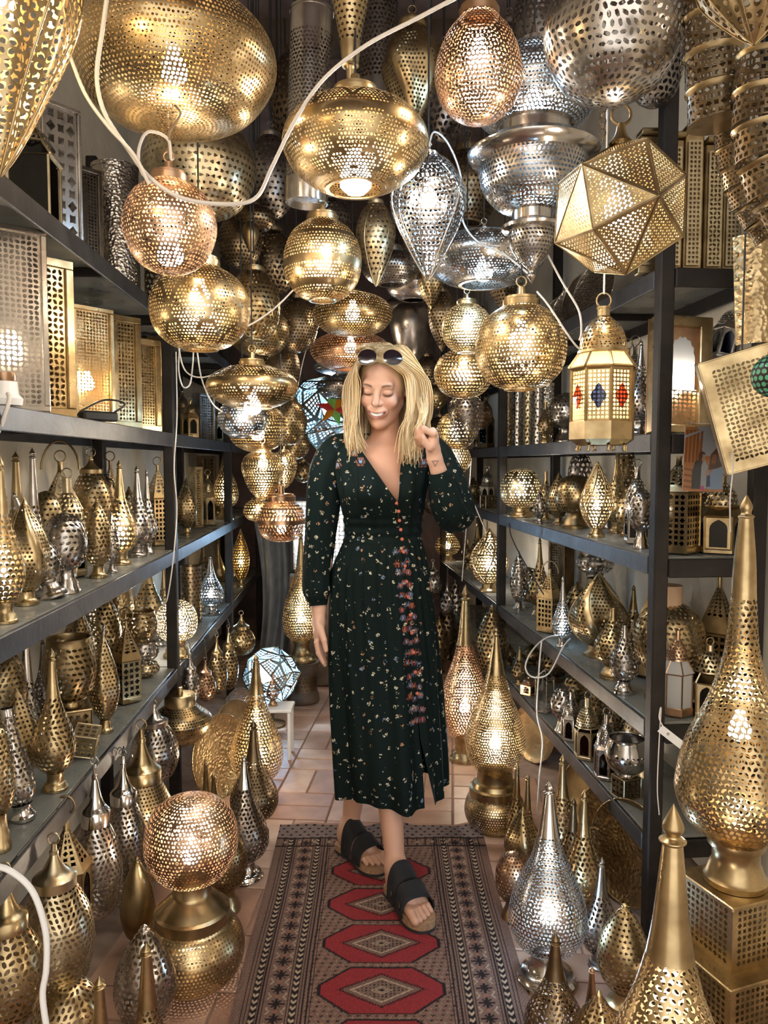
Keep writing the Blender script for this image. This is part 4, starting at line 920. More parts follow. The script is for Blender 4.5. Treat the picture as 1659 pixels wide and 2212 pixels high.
# ================================================================== LEFT RACK
# ---- top shelf: sheet metal sconces and a hammered drum
def sconce(P, w, d, h, met, label, pat='star', cell=.02, lit=None, name='box_sconce', rz=0.0, frame=.012, edge=None, tilt=0, cat='wall lamp', sidepat=None, open_front=False):
    """box lamp: plain back and sides, pierced front panel in a raised frame"""
    r = thing(name, label, cat, P, (tilt, 0, rz)); m = MATS[met]
    mb = MB(); box(mb, (0, d / 2, .004), (w, d, .008)); mb.build('bottom', m, r, smooth=False)
    mb = MB(); box(mb, (0, d / 2, h - .004), (w, d, .008)); mb.build('top', m, r, smooth=False)
    mb = MB(); box(mb, (0, d - .002, h / 2), (w, .004, h - .018)); mb.build('back', m, r, smooth=False)
    for s_ in (-1, 1):
        mb = MB(); x = s_ * (w / 2 - .001)
        if sidepat: pierced_flat(mb, (x, 0, .008), (x, d - .004, .008), (x, d - .004, h - .008), (x, 0, h - .008), cell, sidepat, frame)
        else: box(mb, (x, d / 2 - .002, h / 2), (.002, d - .006, h - .018))
        mb.build('side', m, r, smooth=False)
    mb = MB(); f = frame
    for c, s in (((0, -.003, f / 2 + .001), (w, .006, f)), ((0, -.003, h - f / 2 - .001), (w, .006, f)), ((-w / 2 + f / 2, -.003, h / 2), (f, .006, h - 2 * f - .004)), ((w / 2 - f / 2, -.003, h / 2), (f, .006, h - 2 * f - .004))): bevbox(mb, c, s, .002)
    mb.build('frame', m, r, smooth=False)
    mb = MB(); pierced_flat(mb, (-w / 2 + f, .001, f), (w / 2 - f, .001, f), (w / 2 - f, .001, h - f), (-w / 2 + f, .001, h - f), cell, pat, .004); mb.build('front_panel', MATS[edge or met], r, smooth=False)
    if lit: add_bulb(r, h * .35, .02, lit, 0, d * .55)
    return r
def shelfP(side, key, px, inset): return onshelf(side, px, inset, (ZL if side == 'L' else ZR)[key])
YAWL = math.radians(52); YAWR = math.radians(-55)
def hz(P, px, top): return at(px, top, P[1])[2] - P[2]
P = shelfP('L', 'A', 138, .05); sconce(P, .10, .06, hz(P, 138, 225), 'silver', 'tall silver wall lamp with long-petalled star fretwork, on the highest shelf', 'star', .03, rz=YAWL, frame=.008)
P = shelfP('L', 'A', 78, .07); polylantern(P, hz(P, 78, 262), .062, 4, 'pale', 'gold framed lantern with dark glass standing before the fretwork lamp on the highest shelf', panes=('glass_dark', 'glass_green'), roof='glass', arch=False, body=(.05, .62), dome=(.78, .92), inset=.55, tilt=(0, 0, .9))
P = shelfP('L', 'A', 190, .12); sconce(P, .10, .07, hz(P, 190, 360), 'pewter', 'plain grey metal box lamp on the highest shelf behind the hammered drum', 'fine', .01, rz=YAWL)
T('cyl', 254, 362, 620, 96, 'LA', 'hammered_silver', 'tall hammered silver drum lamp on the highest shelf with gold fretwork strip', pat='none', name='drum_lamp', cat='drum lamp', inset=.09, seg=40)
_d = [o for o in bpy.data.objects if o.get('label', '').startswith('tall hammered silver drum')][0]
_P = shelfP('L', 'A', 254, .09); _H = hz(_P, 254, 362); _R = 48 * _P[1] / FPX
mb = MB(); a0 = math.radians(-118)
for i in range(12):
    for j in range(3):
        a = [a0 + (j + k) * .10 for k in (0, 1)]; z = [_H * (.12 + .065 * (i + k)) for k in (0, 1)]
        q = [(1.01 * _R * math.cos(a[0]), 1.01 * _R * math.sin(a[0]), z[0]), (1.01 * _R * math.cos(a[1]), 1.01 * _R * math.sin(a[1]), z[0]), (1.01 * _R * math.cos(a[1]), 1.01 * _R * math.sin(a[1]), z[1]), (1.01 * _R * math.cos(a[0]), 1.01 * _R * math.sin(a[0]), z[1])]
        pierced_flat(mb, *q, .05, 'star', .0, 8)
mb.build('fretwork_strip', MATS['gold'], _d, smooth=False)
T('cyl', 345, 470, 660, 60, 'LA', 'bronze', 'dark metal drum lamp further along the highest shelf', pat='leaf', name='drum_lamp', cat='drum lamp', inset=.12)
# ---- second shelf: box sconces leaning side by side
for px, top, w, d, met, pat, cell, lit, lab in (
    (42, 486, .125, .05, 'silver', 'open', .011, 'warm', 'lit silver wall lamp box with dense scroll piercing, nearest end of the sconce shelf'),
    (120, 556, .105, .06, 'gold', 'leaf', .014, None, 'plain golden box lamp with scrollwork edge, second of the sconces'),
    (205, 662, .125, .06, 'gold', 'open', .009, 'yellow', 'glowing golden box lamp with finely pierced panel in wide frame'),
    (276, 682, .105, .07, 'brass', 'fine', .012, None, 'golden box lamp still wrapped in clear plastic'),
    (322, 732, .10, .06, 'gold', 'fine', .010, None, 'gold box lamp with sparkling dotted front, last before the post'),
    (345, 728, .11, .06, 'brass', 'leaf', .014, None, 'brass box lamp tucked against the rack post')):
    ins = .06 if px != 345 else .14
    P = shelfP('L', 'B', px, ins); sconce(P, w, d, hz(P, px, top), met, lab, pat, cell, lit, rz=YAWL if px > 60 else math.radians(38), frame=.012 if lit else .02)
P = shelfP('L', 'B', 213, .02); mb = MB(); r = thing('power_adaptor', 'small black power adaptor with looped lead on the sconce shelf', 'adaptor', P)
bevbox(mb, (0, 0, .013), (.10, .035, .026), .005, (0, 0, YAWL)); mb.build('case', MATS['cord_black'], r, smooth=False)
mb = MB(); tube(mb, catmull([(.02, .03, .018), (.05, .06, .05), (.0, .05, .06), (-.04, .0, .03), (-.05, -.03, .006)], 6), .003, 6); mb.build('lead', MATS['cord_black'], r)
P = shelfP('L', 'B', 12, .015); r = thing('lamp_socket', 'white plastic lamp socket lying on the sconce shelf edge', 'socket', P)
mb = MB(); lathe(mb, [(0, 0), (.03, 0), (.032, .012), (.024, .022), (.022, .045), (0, .046)], 20); mb.build('body', MATS['white_plastic'], r)
mb = MB(); lathe(mb, [(.018, .044), (.02, .05), (.02, .062), (0, .063)], 16); mb.build('contact', MATS['copper'], r)
mb = MB(); tube(mb, catmull([(.02, -.03, .02), (.03, -.05, .0), (.0, -.05, -.07), (-.05, -.06, -.14)], 6), .004, 6); mb.build('lead', MATS['cord_white'], r)
# second bay, same shelf
PL(412, 862, 935, 34, 'LB', 4, 'gold', 'small gold lantern with green arched glass beyond the post', panes=('glass_green',), roof='plate', at_inset=.06)
P = shelfP('L', 'B', 448, .10); sconce(P, .10, .06, hz(P, 448, 850), 'pewter', 'grey box lamp in the shade beyond the post', 'fine', .014, rz=YAWL)
PL(395, 840, 930, 30, 'LB', 4, 'bronze', 'dim bronze lantern against the wall beyond the post', at_inset=.2)
PL(470, 880, 955, 26, 'LB', 4, 'brass', 'small brass lantern at the end of the second shelf', at_inset=.08)
# ---- third shelf
T('drop', 12, 985, 1318, 86, 'LC', 'gold', 'lit brass teardrop lamp cropped by the frame edge on the third shelf', 'warm', 'net', px_cell=9, inset=.05, sides=8)
T('bud', 58, 1075, 1288, 96, 'LC', 'gold', 'gold leaf-bud lamp with dotted twisted panels on the third shelf', None, 'dot', px_cell=6.5, deco=[('rib', 5, .7, .13)], lobes=(.07, 5, 1.2), ribs=(5, -.9, .02), inset=.09, sides=8)
T('spire', 42, 975, 1250, 74, 'LC', 'brass', 'tall brass spire lamp standing against the wall near the frame edge', pat='leaf', inset=.22)
T('dropb', 118, 1048, 1278, 84, 'LC', 'silver', 'silver teardrop lamp tipped sideways between the gold bud and the silver globe', pat='leaf', base='silver', tilt=(0, -.35), inset=.06)
T('spire', 78, 966, 1240, 62, 'LC', 'silver', 'slender silver spire lamp with ringed finial against the plaster', pat='leaf', inset=.15)
PL(136, 985, 1215, 86, 'LC', 4, 'brass', 'old brass lantern with a large hoop handle', panes=('glass_dark',), roof='pyramid', at_inset=.23, bail=.95, dome_cell=.014, lattice=.016)
PL(150, 1022, 1240, 74, 'LC', 8, 'pale', 'pale octagonal lantern with diamond-cut dome behind the silver globe', roof='plate', at_inset=.15, dome=(.42, .80), body=(.06, .36), inset=.95, dome_cell=.014)
T('globe', 143, 1108, 1262, 92, 'LC', 'silver', 'shiny silver globe lamp with swirling cuts at the shelf front', None, 'whirl', px_cell=9, base='chrome', inset=.06, sides=8)
capglobe(200, 985, 1150, 84, onshelf('L', 200, .2, .98)[1], 'gold', 'round gold lantern with short neck and triangle cuts at the back of the third shelf', 'tri', cap=.22, ringk=1.5)
T('egg', 213, 1075, 1246, 60, 'LC', 'gold', 'gold egg lamp with scattered seed cuts on a flared foot', None, 'leaf', px_cell=6.5, inset=.06)
T('drop', 262, 993, 1202, 72, 'LC', 'gold', 'lit golden teardrop lamp with slim spire, mid third shelf', 'warm', 'net', px_cell=8, inset=.08, sides=8)
T('egg', 243, 1105, 1228, 34, 'LC', 'silver', 'very small silver egg lamp at the front of the third shelf', None, 'leaf', px_cell=6, inset=.05)
T('drop', 299, 1005, 1196, 62, 'LC', 'silver', 'silver teardrop lamp right of the lit golden teardrop', None, 'net', px_cell=7, inset=.08)
T('drop', 320, 1012, 1182, 42, 'LC', 'silver', 'narrow silver teardrop lamp just before the square gold lantern', None, 'net', px_cell=6.5, inset=.07)
PL(343, 996, 1172, 52, 'LC', 4, 'gold', 'square gold lattice lantern with pyramid roof next to the post', panes=('glass_dark',), roof='pyramid', lattice=.017, at_inset=.10, dome=(.62, .88), body=(.06, .56), inset=.95, dome_cell=.014)
PL(242, 985, 1190, 52, 'LC', 4, 'bronze', 'dark pyramid-topped lantern at the back near the wall post', roof='pyramid', at_inset=.24, lattice=.018)
T('bud', 404, 1030, 1165, 44, 'LC', 'brass', 'dotted brass bud lamp just past the post', None, 'dot', px_cell=5, inset=.08, lobes=(.08, 4, 1.0))
P = shelfP('L', 'C', 430, .10); sconce(P, .05, .05, hz(P, 430, 1008), 'gold', 'slim upright gold box lamp past the post', 'fine', .012, rz=YAWL, name='box_lamp', cat='lamp')
PL(450, 1020, 1142, 28, 'LC', 4, 'gold', 'tiny gold arch lantern next to the slim box lamp', at_inset=.08)
T('dropb', 488, 955, 1133, 56, 'LC', 'gold', 'lit gold teardrop lamp with tall spire at the far end of the third shelf', 'warm', 'open', px_cell=5.5, inset=.06)
P = shelfP('L', 'C', 452, .2); sconce(P, .10, .05, hz(P, 452, 985), 'bronze', 'dull tall box lamp at the back past the post', 'fine', .02, rz=YAWL)
# ---- fourth shelf
T('globe', 2, 1570, 1806, 66, 'LD', 'gold', 'gold dotted globe lamp cut by the frame on the fourth shelf', None, 'leaf', px_cell=8, inset=.05, sides=8)
T('vase', 52, 1528, 1768, 66, 'LD', 'silver', 'leaning silver vase lamp with open neck', None, 'leaf', base='chrome', tilt=(0, -.12), px_cell=8, inset=.06, sides=8)
T('bud', 42, 1485, 1700, 104, 'LD', 'gold', 'gold pointed bud lamp behind the silver vase', None, 'dot', px_cell=8, lobes=(.06, 6, .3), inset=.14)
T('drop', 120, 1400, 1708, 88, 'LD', 'gold', 'large gold teardrop lamp with floral cuts on a stepped base', None, 'petal', px_cell=8, inset=.05, sides=8)
T('spire', 64, 1345, 1600, 70, 'LD', 'silver', 'dark silver spire lamp with ring finial behind the large gold teardrop', None, 'leaf', inset=.17, px_cell=8)
_P = onshelf('L', 150, .12, .535)
def cube_lantern(P, s, met, label, rot, cell=.02, name='cube_lantern', pat='star'):
    r = thing(name, label, 'lantern', P, rot); h = s / 2
    for i, (n, u) in enumerate((((1, 0, 0), (0, 1, 0)), ((-1, 0, 0), (0, -1, 0)), ((0, 1, 0), (-1, 0, 0)), ((0, -1, 0), (1, 0, 0)), ((0, 0, 1), (1, 0, 0)), ((0, 0, -1), (1, 0, 0)))):
        n, u = np.array(n, float), np.array(u, float); v = np.cross(n, u); c = n * h + np.array([0, 0, h])
        mb = MB(); pierced_flat(mb, c - u * h - v * h, c + u * h - v * h, c + u * h + v * h, c - u * h + v * h, cell, pat, s * .07); mb.build('panel', MATS[met], r, smooth=False)
    mb = MB()
    for a in (-1, 1):
        for b in (-1, 1):
            tube(mb, [(-h, a * h, h + b * h), (0, a * h, h + b * h), (h, a * h, h + b * h)], s * .03, 4); tube(mb, [(a * h, -h, h + b * h), (a * h, 0, h + b * h), (a * h, h, h + b * h)], s * .03, 4); tube(mb, [(a * h, b * h, 0), (a * h, b * h, h), (a * h, b * h, s)], s * .03, 4)
    mb.build('edge_bar', MATS['pale'], r, smooth=False); return r
cube_lantern(_P, .105, 'brass', 'brass cube lantern with star lattice under the wide brass bowl', (0, 0, .5), .02)
T('bowl', 150, 1376, 1462, 112, ('Y', _P[1], _P[2] + .107), 'brass', 'wide brass bowl with whirl cuts sitting on the cube lantern', None, 'whirl', px_cell=9, sides=8)
cube_lantern(onshelf('L', 182, .055, .535) + np.array([0, 0, .012]), .06, 'pale', 'small pale cube lantern tipped on its edge at the shelf front', (.25, .2, .2), .02)
T('drop', 214, 1345, 1560, 66, 'LD', 'silver', 'silver teardrop lamp tilted beside the cube lantern', None, 'leaf', px_cell=7.5, inset=.13, tilt=(0, .08))
T('bud', 228, 1368, 1545, 64, 'LD', 'gold', 'gold bud lamp with dotted stripes in the middle of the fourth shelf', None, 'dot', px_cell=6.5, inset=.055, lobes=(.06, 5, .4))
PL(276, 1332, 1542, 58, 'LD', 4, 'brass', 'brass lantern with flared pyramid roof and lattice sides', roof='pyramid', lattice=.018, panes=('glass_dark',), dome=(.58, .86), body=(.07, .50), inset=.98, dome_cell=.012, at_inset=.07, ring=1.6)
_b = onshelf('L', 315, .09, .535)
for i, (t, b, w, m, lab) in enumerate(((1432, 1490, 62, 'gold', 'gold pierced bowl at the bottom of a stack of three'), (1386, 1432, 66, 'silver', 'silver pierced bowl in the middle of a stack of three'), (1320, 1386, 72, 'brass', 'brass whirl-cut bowl on top of a stack of three'))):
    hgt = (b - t) * _b[1] / FPX
    zb = _b[2] if i == 0 else zb + hprev
    T('bowl', 315 - 5 * i, t, b, w, ('Y', _b[1], zb), m, lab, None, 'whirl', px_cell=7); hprev = at(315, t, _b[1])[2] - zb
T('globe', 383, 1296, 1437, 88, 'LD', 'pale', 'glaring white-hot globe lamp on a stepped gold foot', 'white', 'open', px_cell=6, base='gold', inset=.04, zb=.55, bulb_k=2.2)
T('bud', 172, 1290, 1480, 70, 'LD', 'brass', 'brass bud lamp with dotted panel at the back under the third shelf', None, 'dot', inset=.23, px_cell=6.5)
T('egg', 222, 1262, 1470, 84, 'LD', 'gold', 'broad gold egg lamp with seed cuts at the back of the fourth shelf', None, 'leaf', inset=.24, px_cell=7)
T('bowl', 262, 1256, 1420, 62, 'LD', 'hammered_gold', 'hammered brass bucket bowl under the third shelf', None, 'none', inset=.21)
T('drop', 322, 1190, 1400, 74, 'LD', 'brass', 'big brass teardrop lamp behind the stack of bowls', None, 'tri', inset=.22, px_cell=7)
T('drop', 356, 1215, 1400, 40, 'LD', 'brass', 'slim brass teardrop lamp rising behind the white-hot globe', None, 'leaf', inset=.18, px_cell=6)
T('dropb', 456, 1200, 1330, 58, 'LD', 'silver', 'teardrop lamp glowing icy blue on a chrome foot beyond the post', 'cool', 'open', px_cell=5.5, base='chrome', inset=.06)
T('cyl', 414, 1222, 1350, 44, 'LD', 'bronze', 'dark pierced cylinder lamp beside the icy blue teardrop', None, 'tri', px_cell=6, inset=.12)
T('drop', 472, 1165, 1310, 34, 'LD', 'brass', 'slender brass teardrop lamp behind the icy blue one', None, 'none', inset=.16)
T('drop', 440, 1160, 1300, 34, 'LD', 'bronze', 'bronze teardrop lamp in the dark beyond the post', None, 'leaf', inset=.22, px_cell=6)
T('bud', 521, 1142, 1246, 36, 'LD', 'gold', 'amber glowing ribbed bud lamp at the far end of the fourth shelf', 'yellow', 'open', px_cell=5, ribs=(6, .5, .04), inset=.03)
T('globe', 506, 1165, 1252, 30, 'LD', 'silver', 'small silver globe lamp next to the amber bud', None, 'leaf', px_cell=6, inset=.14)
T('drop', 398, 1290, 1420, 28, 'LD', 'brass', 'thin brass teardrop lamp directly behind the white-hot globe', None, 'leaf', inset=.11, px_cell=6)
# ================================================================== RIGHT RACK
def dish(P, R, met, label, rot, deep=.12, pat='none', name='metal_tray', cat='tray', cell=.012, ov=1.0):
    r = thing(name, label, cat, P, rot); pr = catmull([(.0005, 0), (.45 * R, .01 * R), (.8 * R, deep * R * .5), (.96 * R, deep * R), (1.0 * R, deep * R * 1.15)], 5)
    mb = MB()
    if pat == 'none': lathe(mb, pr, 36, sharp=False)
    else: pierced(mb, pr, cell, pat, [('band', .86, 1.0)])
    o = mb.build('dish', MATS[met], r); o.scale = (1, ov, 1)
    mb = MB(); torus(mb, R, R * .02, (0, 0, deep * R * 1.15), 'z', 36, 6); o = mb.build('rim', MATS[met], r); o.scale = (1, ov, 1)
    return r
def RS(key, px, inset): return onshelf('R', px, inset, ZR[key])
# ---- top shelf: leaning gold panels and silver trays
for i, (px, top, met, pat) in enumerate(((1400, 292, 'gold', 'fine'), (1452, 300, 'brass', 'none'), (1495, 285, 'gold', 'none'), (1540, 310, 'brass', 'leaf'), (1580, 290, 'gold', 'none'))):
    P = onshelf('R', px, .06 + .045 * i, 1.81) * 1.0; P[1] = 2.11 + .004 * i; P[0] = (px - CX) / FPX * depth(P)
    w = .052; h = at(px, top, P[1])[2] - P[2]; r = thing('gold_panel', ['gold speckled panel lamp on the top shelf end, nearest the star pendant', 'brass slatted panel lamp second along the top shelf end', 'smooth gold panel lamp in the middle of the top shelf end', 'brass leaf-cut panel lamp fourth along the top shelf end', 'gold panel lamp on the top shelf next to the scaly tubes'][i], 'wall lamp', P, (0, .0, 0))
    mb = MB(); bevbox(mb, (0, .02, h / 2), (w, .034, h), .003); mb.build('box', MATS[met], r, smooth=False)
    mb = MB(); pierced_flat(mb, (-w * .36, -.004, h * .06), (w * .36, -.004, h * .06), (w * .36, -.004, h * .94), (-w * .36, -.004, h * .94), .012, 'leaf' if pat == 'leaf' else 'star', .003); mb.build('fretwork', MATS['pale'], r, smooth=False)
    mb = MB(); bevbox(mb, (0, .01, h + .008), (w * 1.1, .05, .014), .003); mb.build('cap', MATS[met], r, smooth=False)
for i, (px, top, R_, met) in enumerate(((1205, 585, .085, 'silver'), (1230, 575, .09, 'hammered_silver'), (1258, 560, .1, 'silver'), (1285, 555, .1, 'hammered_silver'))):
    P = onshelf('R', px, .10 + .0 * i, 1.81); P[2] += R_ * .98
    dish(P, R_, met, ['polished oval tray leaning on the top shelf, farthest of four', 'hammered oval tray second farthest on the top shelf', 'polished oval tray third along the top shelf', 'hammered oval tray on the top shelf, nearest the star pendant'][i], (math.radians(78), 0, math.radians(-62)), .1, ov=1.0)
# ---- second shelf
for i, (px, top, w, met, lab) in enumerate(((1097, 842, 22, 'gold', 'gold cylinder lamp farthest in the row of tall tubes'), (1118, 838, 24, 'silver', 'silver cylinder lamp second in the row of tall tubes'), (1141, 836, 24, 'pale', 'pale cylinder lamp in the middle of the row of tall tubes'), (1162, 832, 26, 'silver', 'silver leaf-cut cylinder lamp fourth in the row of tall tubes'), (1182, 828, 26, 'hammered_silver', 'hammered silver cylinder lamp ending the row of tall tubes'))):
    T('cyl', px, top, 955, w, 'RB', met, lab, None, 'leaf' if i % 2 == 0 else 'tri', px_cell=6, inset=.10, name='cylinder_lamp')
T('bottle', 1178, 868, 965, 34, 'RB', 'brass', 'small brass bottle lamp in front of the row of tubes', None, 'fine', inset=.04)
T('globe', 1222, 848, 945, 72, 'RB', 'silver', 'bluish silver lattice globe lamp behind the coloured lantern', None, 'open', px_cell=7, inset=.12)
T('drop', 1240, 770, 940, 50, 'RB', 'bronze', 'bronze teardrop lamp in shade behind the coloured lantern', None, 'leaf', inset=.25)
T('dropb', 1382, 735, 920, 62, 'RB', 'silver', 'silver teardrop lamp catching blue light, just before the rack post', None, 'open', px_cell=7, inset=.09, base='chrome')
PL(1352, 742, 925, 54, 'RB', 6, 'brass', 'brass six-sided lantern behind the coloured lantern', at_inset=.2, roof='plate')
PL(1368, 735, 925, 40, 'RB', 4, 'silver', 'small silver lantern in the back corner of the second shelf', at_inset=.25)
# arched mirror sconce leaning on the shelf
P = RS('B', 1462, .09); P[1] = 2.17; P[0] = (1462 - CX) / FPX * 2.17; h = hz(P, 1462, 680); w = .165
r = thing('arched_sconce', 'copper-gold sconce with a scalloped arch of frosted glass glowing inside', 'wall lamp', P, (math.radians(-6), math.radians(3), math.radians(4)))
mb = MB(); box(mb, (0, .03, h / 2), (w, .004, h)); mb.build('back', MATS['copper'], r, smooth=False)
mb = MB()
for c, s in (((-w / 2 + .012, 0, h / 2), (.024, .05, h)), ((w / 2 - .018, 0, h / 2), (.036, .05, h)), ((0, 0, .012), (w - .06, .05, .024)), ((0, 0, h - .015), (w - .06, .05, .03))): bevbox(mb, c, s, .003)
mb.build('frame', MATS['gold'], r, smooth=False)
t = np.linspace(0, PI, 15); aw = w / 2 - .036
arch = [(-aw + .012 * (i % 2) , 0) for i in range(0)]
inn = [(-aw * .8, .38 * h)] + [(-aw * .8 * math.cos(a) * (1 - .10 * (i % 2)), .66 * h + aw * 1.25 * math.sin(a) * (1 - .10 * (i % 2))) for i, a in enumerate(t)] + [(aw * .8, .38 * h)]
out = [(-aw - .002, .38 * h)] + [(-(aw + .002) if a < PI / 2 else (aw + .002), min(h - .03, .55 * h + .42 * h * math.sin(a))) for a in t] + [(aw + .002, .38 * h)]
n_ = len(inn); mb = MB(); mb.add([(x, -.012, z) for x, z in out] + [(x, -.012, z) for x, z in inn], [[i, i + 1, i + 1 + n_, i + n_] for i in range(n_ - 1)]); mb.build('arch_plate', MATS['copper'], r, smooth=False)
mb = MB(); mb.add([(-aw, -.006, .36 * h), (aw, -.006, .36 * h), (aw, -.006, h - .03), (-aw, -.006, h - .03)], [[0, 1, 2, 3]]); mb.build('frosted_pane', MATS['glass_frost'], r, smooth=False)
mb = MB(); pierced_flat(mb, (-aw, -.010, .024), (aw, -.010, .024), (aw, -.010, .375 * h), (-aw, -.010, .375 * h), .012, 'open', .002); mb.build('lower_fretwork', MATS['gold'], r, smooth=False)
add_bulb(r, .40 * h, .016, 'white', 0, .012)
PL(1556, 640, 838, 62, ('Y', 2.30, 1.60), 6, 'silver', 'tilted silver six-sided lantern with dark glass leaning above the arched sconce', panes=('glass_dark', 'glass_blue'), tilt=(0, .28, .3), ring=1.4, dome=(.60, .82), body=(.05, .48))
T('vase', 1555, 815, 932, 66, ('Y', 2.27, 1.38), 'pewter', 'polished pewter vase lamp supporting the tilted lantern', None, 'none', inset=.2)
# ---- third shelf
T('globe', 1125, 1012, 1130, 90, 'RC', 'pale', 'lit round lamp ringed with overlapping circles, far end of the third right shelf', 'white', 'fine', px_cell=5, deco=[('ring', 9, .36, .30, .95, 2.6), ('ring', 9, .68, .30, .95, 2.6), ('band', .93, 1)], base='gold', inset=.06)
T('bottle', 1178, 1018, 1135, 36, 'RC', 'gold', 'small gold bottle lamp beside the ringed round lamp', None, 'leaf', px_cell=6, inset=.12)
T('egg', 1166, 1060, 1142, 28, 'RC', 'silver', 'small dark silver egg lamp at the shelf edge', None, 'leaf', px_cell=6, inset=.04)
T('bud', 1206, 1018, 1140, 46, 'RC', 'brass', 'brass leaf bud lamp with dotted side', None, 'dot', px_cell=5.5, inset=.09, lobes=(.06, 4, .4))
T('globe', 1241, 1025, 1150, 84, 'RC', 'brass', 'antique brass dotted globe lamp behind the glowing ribbed bud', None, 'fine', px_cell=5, deco=[('ring', 6, .5, .36, .95, 1.6)], inset=.10)
T('globe', 1252, 975, 1110, 54, 'RC', 'pewter', 'dark polished ball lamp at the back of the third right shelf', None, 'leaf', inset=.22)
T('bud', 1288, 998, 1168, 70, 'RC', 'gold', 'glowing gold bud lamp with dark wavy ribs on a stepped base', 'white', 'open', px_cell=6.5, ribs=(7, 1.0, .05), inset=.05, sides=8)
T('drop', 1331, 962, 1160, 54, 'RC', 'gold', 'gold teardrop lamp with long spire behind the glowing bud', None, 'tri', px_cell=6.5, inset=.18)
PL(1374, 1000, 1178, 52, 'RC', 6, 'silver', 'silver lantern with cut dome and black glass arches', at_inset=.10, dome=(.50, .80), body=(.05, .42), dome_cell=.012, inset=.92)
T('globe', 1384, 1056, 1180, 52, 'RC', 'silver', 'silver whirl-cut globe lamp touching the rack post', None, 'whirl', px_cell=7, inset=.06, base='chrome')
T('bowl', 1352, 968, 1040, 40, ('Y', onshelf('R', 1352, .24, 1.05)[1], 1.20), 'brass', 'slotted brass bowl high at the back wall', None, 'tri')
_p = onshelf('R', 1352, .24, 1.05); mb = MB(); _q = thing('brass_canister', 'brass canister under the slotted bowl', 'canister', _p); lathe(mb, [(0, 0), (.045, 0), (.045, .13), (.038, .147), (0, .148)], 24); mb.build('body', MATS['brass'], _q)
P = RS('C', 1462, .06); P[1] = 2.13; P[0] = (1462 - CX) / FPX * depth(P)
polylantern(P, hz(P, 1462, 975), .063, 4, 'gold', 'square gold star-lattice lantern with pyramid roof and star top beside the rack post', panes=('glass_dark',), roof='pyramid', lattice=.0165, dome=(.66, .86), body=(.07, .60), inset=.96, dome_cell=.014, bail=.7, ring=0)
P = RS('C', 1556, .2); P[1] = 2.15; P[0] = (1556 - CX) / FPX * depth(P)
polylantern(P, hz(P, 1556, 1020), .068, 6, 'gold', 'gold six-sided lantern with black arched windows under the snapshot', panes=('glass_dark', 'glass_green'), dome=(.58, .86), body=(.05, .46), inset=.62, dome_cell=.014)
T('globe', 1512, 1055, 1190, 48, ('Y', 2.27, 1.05), 'bronze', 'bronze globe lamp in shade between the two gold lanterns', None, 'tri')
# ---- fourth shelf
T('egg', 1120, 1190, 1330, 38, 'RD', 'silver', 'dark silver egg lamp balanced on a pierced pot, far end of the fourth right shelf', None, 'leaf', px_cell=6, inset=.07)
T('drop', 1164, 1160, 1330, 48, 'RD', 'brass', 'tall brass lamp with star cuts on the fourth right shelf', None, 'star', px_cell=7, inset=.13)
P = RS('D', 1202, .22); sconce(P, .10, .06, hz(P, 1202, 1168), 'bronze', 'bronze box lamp standing at the back of the fourth right shelf', 'fine', .012, rz=YAWR)
PL(1186, 1222, 1372, 52, 'RD', 4, 'gold', 'gold lantern with tall bail handle and pyramid roof on the fourth right shelf', roof='pyramid', lattice=.018, bail=.7, at_inset=.07, ring=0)
T('drop', 1214, 1243, 1394, 46, 'RD', 'silver', 'teardrop lamp glowing frosty white at the fourth shelf edge', 'cool', 'open', px_cell=5.5, base='chrome', inset=.04)
T('bowl', 1285, 1192, 1250, 82, ('Y', onshelf('R', 1285, .2, .6)[1], .86), 'silver', 'whitish ribbed bowl lantern with star cut-outs at the back', None, 'star', px_cell=8)
_p = onshelf('R', 1285, .2, .6); _q = thing('brass_canister', 'dark canister carrying the whitish bowl lantern', 'canister', _p); mb = MB(); lathe(mb, [(0, 0), (.035, 0), (.035, .25), (0, .26)], 24); mb.build('body', MATS['bronze'], _q)
T('bud', 1291, 1236, 1452, 122, 'RD', 'gold', 'large twisted gold bud lamp with dotted panels on the fourth right shelf', None, 'dot', px_cell=6, deco=[('rib', 4, .8, .10)], lobes=(.09, 4, 1.6), ribs=(4, -1.1, .02), inset=.13, sides=8)
T('bottle', 1322, 1312, 1478, 78, 'RD', 'gold', 'gold teardrop bottle lamp in front of the large twisted bud', None, 'leaf', px_cell=6.5, inset=.07)
T('bottle', 1347, 1350, 1502, 62, 'RD', 'silver', 'bright silver bottle lamp at the fourth shelf edge', None, 'leaf', px_cell=7, inset=.04, base='chrome')
P = RS('D', 1398, .19); polylantern(P, hz(P, 1398, 1215), .055, 4, 'brass', 'leaning brass lantern behind the big whirl-cut gold globe', roof='pyramid', lattice=.02, tilt=(0, .12, .3), panes=('glass_dark',))
T('globe', 1442, 1300, 1530, 148, ('Y', 2.235, .60), 'gold', 'big gold whirl-cut globe lamp wearing a roll of brown tape', None, 'whirl', px_cell=8, sides=8)
_z = at(1442, 1300, 2.235)[2]; r = thing('tape_roll', 'roll of brown packing tape resting on the big gold globe', 'tape', np.array([(1450 - CX) / FPX * 2.235, 2.235, _z - .010])); mb = MB(); lathe(mb, [(.030, 0), (.038, 0), (.038, .06), (.030, .06), (.030, 0)], 32); mb.build('roll', MATS['cardboard'], r)
P = RS('D', 1460, .08); P[1] = 2.105; P[0] = (1460 - CX) / FPX * depth(P)
polylantern(P, hz(P, 1460, 1352), .041, 6, 'copper', 'copper six-sided lantern with frosted panes beside the rack post', panes=('glass_frost',), roof='glass', arch=False, dome=(.63, .84), body=(.10, .48), inset=.62, dome_cell=.010, ring=.4)
